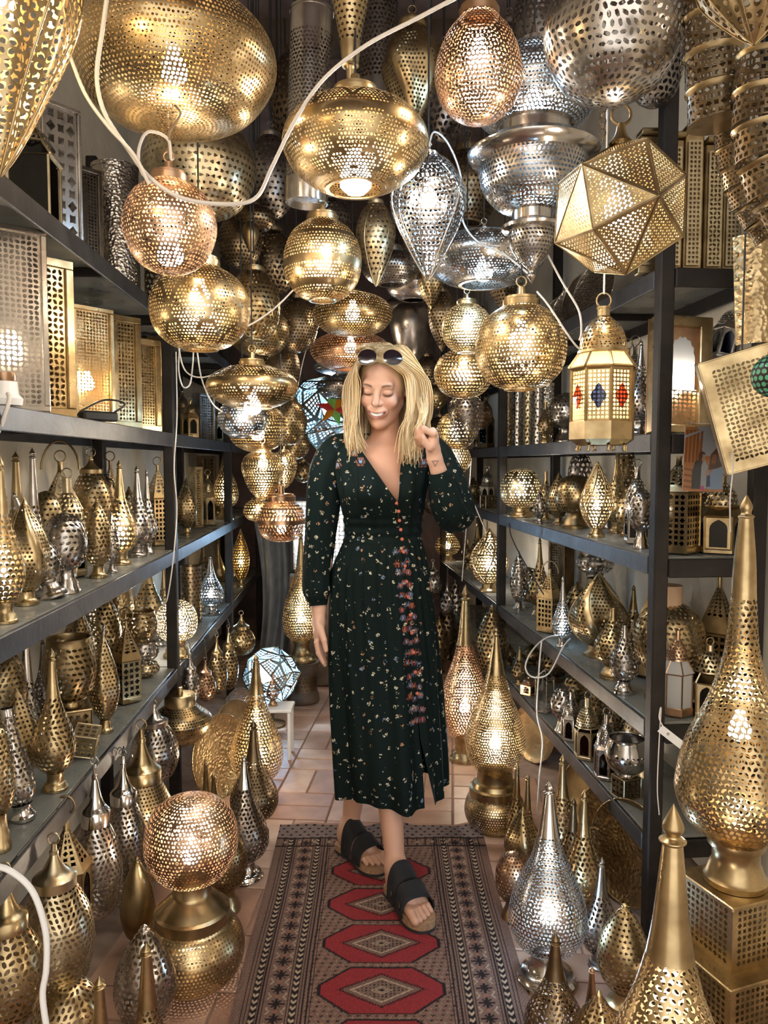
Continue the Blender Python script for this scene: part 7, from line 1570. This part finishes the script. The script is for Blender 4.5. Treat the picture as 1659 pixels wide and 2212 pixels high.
# ---- sunglasses pushed up on her head
plain('lens_dark', (.014, .008, .010), .12, .4); SG = bpy.data.objects.new('sunglasses', None); COL.objects.link(SG); SG.parent = WOM
gc = [at(793, 771, 2.298), at(848, 772, 2.298)]
tl = rotm(math.radians(-16), 'X')
for s, c in zip((-1, 1), gc):
    t = np.linspace(0, 2 * PI, 28, endpoint=False); rx = .0285; rz = .0255; xs = rx * np.cos(t) * (1 - .10 * np.sin(t)) + s * .003 * -np.sin(t); zs_ = rz * np.sin(t)
    O_ = np.stack([xs, -.004 * np.cos(t / 1) ** 2, zs_], 1) @ tl.T + c
    b = MB(); b.add(np.vstack([O_, [c + tl @ np.array([0, -.006, 0])]]), [[q, (q + 1) % 28, 28] for q in range(28)]); b.build('lens', MATS['lens_dark'], SG)
    b = MB(); tube(b, np.vstack([O_, O_[:2]]), .0008, 5, caps=False); b.build('frame', MATS['gold'], SG)
    b = MB(); tube(b, catmull([c + tl @ np.array([s * .028, 0, .006]), c + np.array([s * .030, .03, .0]), c + np.array([s * .036, .10, -.015])], 5), .0013, 5); b.build('temple', MATS['gold'], SG)
b = MB(); a_, c_ = gc[0] + tl @ np.array([.025, 0, .008]), gc[1] + tl @ np.array([-.025, 0, .008]); tube(b, catmull([a_, (a_ + c_) / 2 + [0, -.003, .003], c_], 5), .0012, 5); b.build('bridge', MATS['gold'], SG)
# gold ear ring
b = MB(); torus(b, .006, .0011, hd(-.078, .0, -.048), 'x', 14, 5); b.build('earring', MATS['gold'], WOM)
# ================================================================== THE RUNNER RUG
def rug_color(U, V, W):
    """woven pattern. U across in metres from the centre line, V along from the far end"""
    n = U.shape; C = np.zeros(n + (3,)); rg = np.random.default_rng(9); nz_ = rg.random(n)
    base = np.array([.175, .105, .080]); dark = np.array([.020, .014, .014]); red = np.array([.215, .026, .028]); crm = np.array([.40, .29, .20]); rust = np.array([.24, .10, .065])
    C[:] = base; A = np.abs(U)
    fr = lambda x, p: (x / p) % 1.0
    # speckled ground everywhere
    C[(fr(U + .004 * (fr(V, .012) < .5), .008) < .35) & (fr(V, .006) < .5)] = base * .55
    def put(m, c): C[m] = c
    # border stripes, both sides
    def chevron(c, w):
        m = np.abs(A - c) < w; put(m, dark); t = fr(V + np.abs(A - c) * 1.3, .022); put(m & (t < .42) & (np.abs(A - c) < w * .8), crm)
    for c in (.306, .212): chevron(c, .0085)
    for c in (.292, .322, .284, .198, .226, .190, .331): put(np.abs(A - c) < .0016, dark)
    # star border between
    for c0 in (.253,):
        vv = fr(V, .052) * .052 - .026; uu = A - c0; m = (np.abs(uu) < .024)
        star = (np.abs(uu) < .0035) & (np.abs(vv) < .019) | (np.abs(vv) < .003) & (np.abs(uu) < .020) | (np.abs(np.abs(uu) - np.abs(vv) * .9) < .003) & (np.abs(vv) < .013)
        put(m & star, dark); w2 = fr(V + .026, .052) * .052 - .026; put(m & (np.abs(np.abs(uu) - .014 - .008 * np.abs(np.sin(w2 * 120))) < .0022) & (np.abs(w2) < .012), crm * .8); put(m & (np.hypot(uu, w2) < .0055), rust)
    # field with octagonal red medallions
    fld = A < .183; p = .185; v0 = .215; vv = (V - v0) % p - p / 2; uf = U
    z = np.abs(fr(U + .3 * V, .022) - .5) + np.abs(fr(V, .016) - .5); put(fld & (z < .24), dark * 1.3); put(fld & (z > .80), crm * .55); put(fld & (fr(V - U, .03) < .10), rust)
    inV = (V > v0 - p * .02) & (V < 1.9)
    ou = np.abs(uf) / .150; ov = np.abs(vv) / .080; oct_ = np.maximum(np.maximum(ou, ov), (ou * 1.0 + ov * .62) / 1.13)
    put(fld & inV & (oct_ < 1.06), dark); put(fld & inV & (oct_ < 1.0), red)
    dia = np.abs(uf) / .098 + np.abs(vv) / .056
    st = np.abs(np.sin((np.abs(uf) - np.abs(vv)) * 300)) > .5
    put(fld & inV & (dia < 1.14) & st, dark); put(fld & inV & (dia < 1.0), base * .8); put(fld & inV & (dia < .80), crm); put(fld & inV & (dia < .73), base * .9)
    put(fld & inV & (dia < .66) & (fr(uf, .010) < .4) & (fr(vv, .011) < .55), dark); put(fld & inV & (dia < .30) & (fr(dia, .11) < .5), crm * .8); put(fld & inV & (dia < .10), dark)
    put(np.abs(A - .178) < .0022, dark); put(np.abs(A - .170) < .0014, dark)
    # far end band
    e = V < .155; put(e & (V > .145), dark); b = V < .09; put(b, np.array([.17, .125, .115])); put(b & (fr(U + .014 * (np.floor(V / .022) % 2), .030) < .30) & (fr(V, .022) < .45), dark); put((V > .090) & (V < .098), dark); put((V > .098) & (V < .145) & (fr(U, .03) < .15), dark); put((V > .098) & (V < .145) & (np.abs(fr(U, .05) - .5) < .12) & (np.abs(V - .122) < .008), crm * .6)
    return C * (.82 + .36 * nz_[..., None])
LF, RF = np.array([-.368, 2.675]), np.array([.344, 2.680])          # far corners
Wr = np.linalg.norm(RF - LF); ex = (RF - LF) / Wr; ey = np.array([ex[1], -ex[0]])
nu, nv = 320, 460; Lr = 1.40
u = np.linspace(-Wr / 2, Wr / 2, nu); v = np.linspace(0, Lr, nv); U, V = np.meshgrid(u, v, indexing='ij'); mid = (LF + RF) / 2
wob = .004 * np.sin(V * 9 + 1) * (U / Wr); far = np.exp(-V / .03)
X = mid[0] + U * ex[0] + V * ey[0] + wob; Yr = mid[1] + U * ex[1] + V * ey[1] + far * (.010 * np.sin(U * 22) + .006 * np.sin(U * 41)); Zr = .006 + .0012 * np.sin(U * 31 + V * 13) * np.sin(V * 17) + far * (.010 * np.clip(np.sin(U * 16 + 1.2), 0, 1))
Cr = rug_color(U, V, Wr); mb = MB(); i, j = np.meshgrid(np.arange(nu - 1), np.arange(nv - 1), indexing='ij')
mb.add(np.stack([X, Yr, Zr], -1).reshape(-1, 3), np.stack([i * nv + j, i * nv + j + 1, (i + 1) * nv + j + 1, (i + 1) * nv + j], -1).reshape(-1, 4)[:, ::-1], None, Cr.reshape(-1, 3))
m_, nt0, p0 = nodes_of('rug_wool'); a_ = nn(nt0, 'ShaderNodeVertexColor'); a_.layer_name = 'Col'; nt0.links.new(a_.outputs[0], p0.inputs['Base Color']); p0.inputs['Roughness'].default_value = .95; p0.inputs['Specular IOR Level'].default_value = .1
tc = nn(nt0, 'ShaderNodeTexCoord'); no = nn(nt0, 'ShaderNodeTexNoise'); no.inputs['Scale'].default_value = 500; bp = nn(nt0, 'ShaderNodeBump'); bp.inputs['Strength'].default_value = .3; bp.inputs['Distance'].default_value = .002
nt0.links.new(tc.outputs['Object'], no.inputs['Vector']); nt0.links.new(no.outputs[0], bp.inputs['Height']); nt0.links.new(bp.outputs[0], p0.inputs['Normal']); MATS['rug_wool'] = m_
rug = thing('runner_rug', 'worn brown runner rug with a row of red octagon medallions under her sandals', 'rug', (0, 0, 0)); mb.build('weave', m_, rug)
plain('rug_edge', (.30, .17, .12), .95)
mb = MB(); e_ = np.stack([X[:, 0], Yr[:, 0] + .006, Zr[:, 0]], 1); e2 = np.stack([X[:, 0], Yr[:, 0] + .022, np.full(nu, .002)], 1); k = np.arange(nu - 1); mb.add(np.vstack([np.stack([X[:, 0], Yr[:, 0], Zr[:, 0]], 1), e_, e2]), np.vstack([np.stack([k, k + 1, k + 1 + nu, k + nu], 1), np.stack([k + nu, k + 1 + nu, k + 1 + 2 * nu, k + 2 * nu], 1)])); mb.build('selvedge', MATS['rug_edge'], rug)
# ================================================================== CABLES
def cable(pts, r, met, label, name='cable', seg=8):
    mb = MB(); tube(mb, catmull([at(*p) for p in pts], seg), r, 7); return tag(mb.build(name, MATS[met]), label, 'cable')
cable([(236, -40, 1.28), (222, 60, 1.27), (209, 165, 1.26), (226, 245, 1.26), (275, 320, 1.28), (325, 385, 1.30), (400, 430, 1.32), (500, 441, 1.36), (555, 425, 1.40), (588, 360, 1.44), (640, 255, 1.46), (700, 170, 1.45), (790, 98, 1.42), (900, 40, 1.38), (995, -10, 1.34), (1100, -60, 1.3)], .0036, 'cord_white', 'thick white flex looping from the big disc pendant across to the top edge')
cable([(150, 120, 1.24), (185, 205, 1.24), (235, 275, 1.25), (290, 335, 1.27), (322, 398, 1.29)], .0030, 'cord_white', 'second white flex running beside the loop to the rose-gold globe')
cable([(370, 345, 1.42), (362, 300, 1.42), (320, 285, 1.41), (300, 320, 1.40), (303, 365, 1.40), (325, 395, 1.40)], .0028, 'cord_white', 'short pale loop of flex at the collar of the rose-gold globe')
cable([(378, 228, 1.25), (390, 245, 1.27), (378, 268, 1.32), (366, 290, 1.4), (370, 345, 1.48)], .0018, 'cord_brown', 'thin brown wire dangling before the big disc pendant')
cable([(-30, 1868, .98), (20, 1880, .98), (70, 1925, .98), (98, 2010, .98), (100, 2090, .98), (92, 2150, .98), (102, 2230, .98), (110, 2300, .98)], .0042, 'white_plastic', 'white power cable curving in the bottom corner before the gold lanterns')
cable([(926, 318, 1.86), (938, 285, 1.9), (968, 310, 1.96), (995, 380, 1.98), (998, 470, 1.98), (1030, 520, 1.97), (1090, 550, 1.96), (1140, 590, 1.95)], .0024, 'cord_white', 'thin pale flex dropping between the white onion and silver chandelier')
cable([(1180, 545, 1.75), (1215, 610, 1.75), (1250, 670, 1.75), (1256, 715, 1.75), (1252, 735, 1.74)], .0024, 'cord_white', 'white flex sagging towards the coloured glass lantern')
cable([(1160, 630, 1.74), (1185, 660, 1.72), (1235, 735, 1.70), (1258, 760, 1.70)], .0022, 'cord_white', 'red-tagged flex from the golden globe to the coloured lantern')
cable([(635, 625, 2.1), (600, 660, 2.1), (560, 690, 2.1), (520, 712, 2.1)], .0024, 'cord_white', 'pale flex slanting from the banded globe to the arc-lined globe')
cable([(500, 790, 2.18), (440, 815, 2.2), (400, 800, 2.2), (384, 740, 2.2), (378, 700, 2.22)], .0022, 'cord_white', 'flex hooking from the looped disc back to the shelf')
cable([(388, 745, 2.3), (386, 800, 2.3), (395, 835, 2.3), (410, 830, 2.3), (416, 790, 2.3), (418, 750, 2.3)], .0024, 'cord_white', 'hanging loop of white flex by the left post')
cable([(425, 755, 2.32), (436, 820, 2.32), (458, 870, 2.34), (480, 890, 2.36)], .0024, 'cord_white', 'white flex reaching down to the turquoise globe')
cable([(380, 760, 2.5), (382, 900, 2.5), (376, 1010, 2.52), (382, 1100, 2.55), (375, 1200, 2.55), (362, 1290, 2.55), (352, 1305, 2.56)], .0022, 'cord_white', 'white flex running down the left rack post to the white-hot globe')
cable([(695, 640, 3.2), (690, 700, 3.2), (660, 760, 3.2), (640, 850, 3.2)], .002, 'cord_white', 'thin wire strung behind the banded globe')
cable([(1215, 1372, 2.9), (1180, 1378, 2.82), (1150, 1405, 2.75), (1135, 1440, 2.72), (1150, 1462, 2.72), (1185, 1455, 2.7), (1215, 1400, 2.72), (1232, 1380, 2.8)], .0030, 'cord_white', 'grey flex looped in the air below the frosty teardrop')
cable([(1170, 1385, 2.75), (1165, 1440, 2.72), (1160, 1540, 2.70), (1172, 1600, 2.68), (1165, 1680, 2.66), (1160, 1760, 2.66)], .0030, 'cord_white', 'pale flex hanging straight down beside the lowest right shelf')
cable([(998, 1255, 3.3), (1004, 1180, 3.3), (1012, 1080, 3.3), (1018, 990, 3.3)], .002, 'cord_white', 'thin pink flex above the coral-copper teardrop')
cable([(1025, 1090, 3.2), (1050, 1150, 3.15)], .002, 'cord_white', 'thin flex slanting to the brightly lit bud')
cable([(1100, 1130, 3.2), (1105, 1160, 3.2), (1130, 1210, 3.2), (1175, 1285, 3.1)], .0026, 'cord_black', 'black lead trailing diagonally over the fourth right shelf')
# ================================================================== RIGHT FOREGROUND
def scaly(pts, R0, R1, label, n, Y):
    root = thing('scaly_tube', label, 'pendant lamp', at(*pts[0])); o0 = at(*pts[0]); Pc = catmull([at(*p) - o0 for p in pts], 10)
    s = np.concatenate([[0], np.cumsum(np.linalg.norm(np.diff(Pc, axis=0), axis=1))]); e = np.linspace(0, s[-1], n + 1)
    Q = np.stack([np.interp(e, s, Pc[:, k]) for k in range(3)], 1)
    for i in range(n):
        a, b = Q[i], Q[i + 1]; d = b - a; L = np.linalg.norm(d); q = Vector(d).to_track_quat('Z', 'Y'); r0 = R0 + (R1 - R0) * i / n; r1 = R0 + (R1 - R0) * (i + 1) / n
        mb = MB(); pierced(mb, [(r0 * .95, L * .15), (r0 * .98, L * .55), (r1 * 1.01, L * .98)], L * .205, 'star', None, 8); o = mb.build('segment', MATS['bronze'], root); o.location = a; o.rotation_mode = 'QUATERNION'; o.rotation_quaternion = q
        mb = MB(); lathe(mb, [(r0 * 1.0, 0), (r0 * 1.045, .001), (r0 * 1.03, L * .07), (r0 * .95, L * .16)], 28); o = mb.build('cuff', MATS['brass'], root); o.location = a; o.rotation_mode = 'QUATERNION'; o.rotation_quaternion = q
    mb = MB(); lathe(mb, [(0, -.002), (R1 * .96, 0), (R1 * 1.05, .0)], 28); o = mb.build('end_plate', MATS['brass'], root); o.location = Q[-1]; o.rotation_mode = 'QUATERNION'; o.rotation_quaternion = Vector(Q[-1] - Q[-2]).to_track_quat('Z', 'Y')
    cord_up(root, 0, P=o0); return root
scaly([(1533, -40, 1.30), (1537, 60, 1.30), (1542, 160, 1.30), (1548, 268, 1.30)], .047, .044, 'thick bronze tube of overlapping star-cut bands ending in a flat plate, top right', 4, 1.3)
scaly([(1572, 235, 1.36), (1578, 300, 1.36), (1592, 370, 1.36), (1622, 440, 1.36), (1670, 500, 1.36)], .026, .034, 'curved bronze tube of star-cut rings bending towards the frame edge', 7, 1.36)
scaly([(1650, 120, 1.22), (1642, 220, 1.22), (1646, 320, 1.22), (1668, 400, 1.22), (1720, 470, 1.22)], .040, .042, 'broad bronze armadillo tube cut by the frame edge', 5, 1.22)
Hn('ponion', 1632, -150, 92, 250, .98, 'gold', 'gold cone pendant poking in at the top right corner', None, 'dot', px_cell=18, lobes=(.06, 8, .2), ribs=(8, .0, .012), cord='cord_white')
# leaning pierced gold tray, green globe and hammered strip at the frame edge
P = at(1668, 1000, 1.75); r = thing('fretwork_tray', 'square gold fretwork tray lamp hung tilted at the frame edge', 'tray', P, (math.radians(6), math.radians(-16), math.radians(-18))); w, h = .19, .262
mb = MB(); pierced_flat(mb, (-w / 2, 0, 0), (w / 2, 0, 0), (w / 2, 0, h), (-w / 2, 0, h), .0105, 'leaf', .022); mb.build('front_panel', MATS['gold'], r, smooth=False)
mb = MB()
for c, s in (((-w / 2, .03, h / 2), (.006, .06, h)), ((w / 2, .03, h / 2), (.006, .06, h)), ((0, .03, 0), (w, .06, .006)), ((0, .03, h), (w, .06, .006))): bevbox(mb, c, s, .002)
mb.build('frame', MATS['gold'], r, smooth=False)
mb = MB(); box(mb, (0, .062, h / 2), (w + .004, .003, h + .004)); mb.build('back', MATS['brass'], r, smooth=False); cord_up(r, h + .003, P=P)
plain('green_glass', (.10, .34, .20), .15, .6)
C = at(1672, 812, 1.5); R = 46 * 1.5 / FPX; r = thing('globe_pendant', 'green glass globe pendant in black wire scrolls, half out of frame', 'pendant lamp', C)
mb = MB(); lathe(mb, [(R * math.sin(t), -R * math.cos(t)) for t in np.linspace(.001, PI - .001, 20)], 32, sharp=False); mb.build('glass', MATS['green_glass'], r)
mb = MB(); pierced(mb, [(R * 1.012 * math.sin(t), -R * 1.012 * math.cos(t)) for t in np.linspace(.06, PI - .06, 20)], .0125, 'net', None, 8); mb.build('wire', MATS['iron'], r)
mb = MB(); lathe(mb, [(R * .3, R * .94), (R * .3, R * 1.12), (.004, R * 1.2), (0, R * 1.2)], 20); mb.build('collar', MATS['iron'], r); cord_up(r, R * 1.2, P=C)
P = at(1628, 742, 1.9); r = thing('hammered_strip', 'tall hammered brass strip lamp with dotted edge mounted by the wall post', 'wall lamp', P, (0, math.radians(-3), math.radians(-25))); h = at(1628, 505, 1.9)[2] - P[2]
mb = MB(); n = 14; t = np.linspace(-1, 1, n); V = [(.040 * a, -.012 * (1 - a * a), z) for z in (0, h) for a in t]; mb.add(np.array(V), [[k, k + 1, k + 1 + n, k + n] for k in range(n - 1)]); V2 = np.array(V) + [0, .004, 0]; mb.add(V2, [[k + n, k + 1 + n, k + 1, k] for k in range(n - 1)]); mb.build('sheet', MATS['hammered_gold'], r)
for k in range(9):
    mb = MB(); lathe(mb, catmull([(.004, 0), (.0034, .0018), (0, .0026)], 3), 8, sharp=False); o = mb.build('stud', MATS['gold'], r); o.location = (-.033, -.007, h * (.06 + .11 * k)); o.rotation_euler = (PI / 2, 0, 0)
# window-bright wall opening near the tubes
# ---- snapshot hung on the rack end
P = at(1517, 1062, 2.0); h = at(1517, 922, 2.0)[2] - P[2]; w = 88 * 2.0 / FPX
r = thing('snapshot', 'colour snapshot in plastic sleeve hung on the rack end: two people before orange lamps', 'photograph', P, (0, math.radians(1.5), 0))
cols = {'orange': (.50, .20, .07), 'dkorange': (.30, .11, .04), 'grey': (.42, .42, .44), 'dark': (.05, .05, .055), 'skin': (.52, .30, .21), 'blue': (.28, .38, .52), 'navy': (.05, .08, .16), 'pink': (.55, .10, .25), 'brown': (.12, .06, .04), 'gold': (.42, .28, .12)}
for k, v in cols.items(): plain('print_' + k, v, .25, .5)
def patch(pts, col, lvl, nm='print'):
    mb = MB(); q = [((x - .5) * w, -.0008 - .00012 * lvl, z * h) for x, z in pts]; mb.add(np.array(q), [list(range(len(q)))]); mb.build(nm, MATS['print_' + col], r, smooth=False)
mb = MB(); box(mb, (0, .0, h / 2), (w, .0012, h)); mb.build('card', MATS['white_plastic'], r, smooth=False)
patch([(0, 0), (1, 0), (1, 1), (0, 1)], 'orange', 0); patch([(.45, .55), (1, .55), (1, 1), (.3, 1)], 'grey', 1)
for k in range(5): patch([(.02 + .09 * k, .45), (.07 + .09 * k, .45), (.09 + .09 * k, .95), (.03 + .09 * k, .95)], 'dkorange', 2)
for k in range(4): patch([(.02, .06 + .09 * k), (.24, .04 + .09 * k), (.26, .07 + .09 * k), (.03, .10 + .09 * k)], 'dkorange', 2)
patch([(.0, .82), (.6, .98), (.6, 1), (0, .86)], 'grey', 3); patch([(.72, .78), (.96, .80), (.98, .95), (.74, .93)], 'dark', 3)
patch([(.22, .04), (.48, .04), (.48, .42), (.40, .50), (.28, .46), (.22, .30)], 'dark', 4)
patch([(.36, .47), (.44, .45), (.52, .50), (.52, .60), (.42, .63), (.36, .58)], 'brown', 5); patch([(.44, .47), (.53, .49), (.53, .57), (.46, .58)], 'skin', 6)
patch([(.44, .05), (.58, .05), (.60, .40), (.50, .50), (.44, .40)], 'grey', 5); patch([(.60, .04), (.98, .04), (.98, .40), (.84, .42), (.66, .30)], 'blue', 5)
patch([(.58, .08), (.68, .08), (.66, .30), (.58, .32)], 'navy', 6); patch([(.62, .34), (.80, .36), (.96, .40), (.98, .62), (.82, .70), (.66, .58)], 'brown', 6); patch([(.68, .44), (.78, .44), (.80, .58), (.70, .58)], 'dkorange', 7); patch([(.56, .24), (.66, .26), (.64, .34), (.55, .32)], 'skin', 7); patch([(.44, .02), (.54, .02), (.52, .09), (.45, .09)], 'pink', 7)
glass('plastic_sleeve', (.97, .97, .97), .08, .97)
mb = MB(); mb.add(np.array([(-w * .52, -.0032, -.01 * h), (w * .52, -.0032, -.01 * h), (w * .52, -.0032, h * 1.04), (-w * .52, -.0032, h * 1.04)]), [[0, 1, 2, 3]]); mb.build('sleeve', MATS['plastic_sleeve'], r, smooth=False)
mb = MB(); bevbox(mb, (0, 0, h * 1.03), (w * 1.04, .006, .008), .002); mb.build('clip', MATS['glass_clear'], r, smooth=False)
# ---- paper tag on a string
P = at(1450, 1592, 1.95); r = thing('price_tag', 'blank white tag dangling on a string from the near rack post', 'tag', P, (0, math.radians(38), 0))
mb = MB(); bevbox(mb, (0, 0, 0), (.075, .0015, .021), .0005); mb.build('card', MATS['white_plastic'], r, smooth=False); mb = MB(); torus(mb, .0028, .0008, (-.012, -.001, .001), 'y', 12, 5); mb.build('eyelet', MATS['bronze'], r)
cable([(1432, 1570, 1.95), (1424, 1550, 1.96), (1428, 1530, 1.98), (1424, 1600, 1.96), (1420, 1700, 1.96), (1424, 1760, 1.96)], .0016, 'cord_white', 'twisted string hanging beside the white tag')
cable([(1578, 1150, 1.62), (1577, 1080, 1.66), (1583, 1000, 1.72), (1572, 955, 1.85), (1560, 935, 1.95)], .0016, 'cord_white', 'thin wire from the huge teardrop tip up to the shelf')
# ---- more stock deep in the passage
for i, (px, py, w_, Y, met, pat, lab) in enumerate(((655, 1020, 46, 4.0, 'brass', 'leaf', 'dim brass globe hanging deep in the passage beside her shoulder'), (690, 1030, 40, 5.0, 'bronze', 'leaf', 'small bronze globe hanging deep behind her shoulder'), (960, 1050, 50, 4.6, 'brass', 'leaf', 'dim brass globe hanging deep behind her raised sleeve'), (935, 1090, 44, 5.0, 'silver', 'leaf', 'small silver globe deep behind her waist'), (1000, 1110, 40, 5.2, 'brass', 'dot', 'small dotted globe deep in the passage, right of her sleeve'), (950, 930, 60, 4.4, 'bronze', 'dot', 'bronze globe hanging behind her raised hand'), (1045, 800, 66, 3.6, 'bronze', 'leaf', 'bronze globe hanging over the far right shelf'), (1035, 900, 56, 3.9, 'copper', 'petal', 'copper globe hanging beside the amber one'))):
    Hn('pfull', px, py - w_ / 2, py + w_ / 2, w_, Y, met, lab, 'warm' if i in (4,) else None, pat)
for i, (px, top, bot, w_, met, lab) in enumerate(((948, 1330, 1440, 44, 'brass', 'brass egg lamp on the floor deep behind her dress'), (968, 1300, 1425, 40, 'bronze', 'bronze egg lamp on the floor deep behind the coral teardrop'), (985, 1230, 1410, 46, 'silver', 'tall silver lamp on the floor deep in the passage'))):
    T('egg', px, top, bot, w_, ('Y', 4.7 + .3 * i, 0.0), met, lab, None, 'leaf')
for i, (px, top, bot, w_, Y, met, lab) in enumerate(((935, 1215, 1290, 40, 4.8, 'silver', 'silver jar lantern hung deep behind her waist'), (965, 1265, 1330, 36, 4.4, 'pewter', 'pewter jar lantern hung above the deep floor lamps'))):
    capglobe(px, top, bot, w_, Y, met, lab, 'leaf', px_cell=7, hook_z=ZC - .012)
# ================================================================== WHAT BELONGS TOGETHER
for o in list(COL.objects):
    if o.parent is not None or o.get('group') or o.get('kind') or 'category' not in o: continue
    c = o['category']; x, y, z = o.location
    if c == 'pendant lamp': o['group'] = 'lamps hanging over the passage'
    elif c == 'tray' and o.name.startswith('metal_tray'): o['group'] = 'leaning metal trays'
    elif c == 'cable': o['group'] = 'loose flexes'
    elif c in ('lamp', 'lantern', 'wall lamp', 'bowl', 'cylinder lamp', 'drum lamp') and not o.name.startswith(('mosaic', 'star_')):
        side = 'L' if x < 0 else 'R'; lv = ZL if side == 'L' else ZR
        k = [q for q, h in lv.items() if abs(z - h) < .15]
        if o.name.startswith('hanging_lantern'): o['group'] = 'lanterns hung from the rack'
        elif z < .15 and 'E' not in k or z < .05: o['group'] = 'lamps standing on the floor'
        elif k: o['group'] = 'stock on the %s shelf of the %s rack' % ({'A': 'top', 'B': 'second', 'C': 'third', 'D': 'fourth', 'E': 'lowest'}[k[0]], 'left' if side == 'L' else 'right')
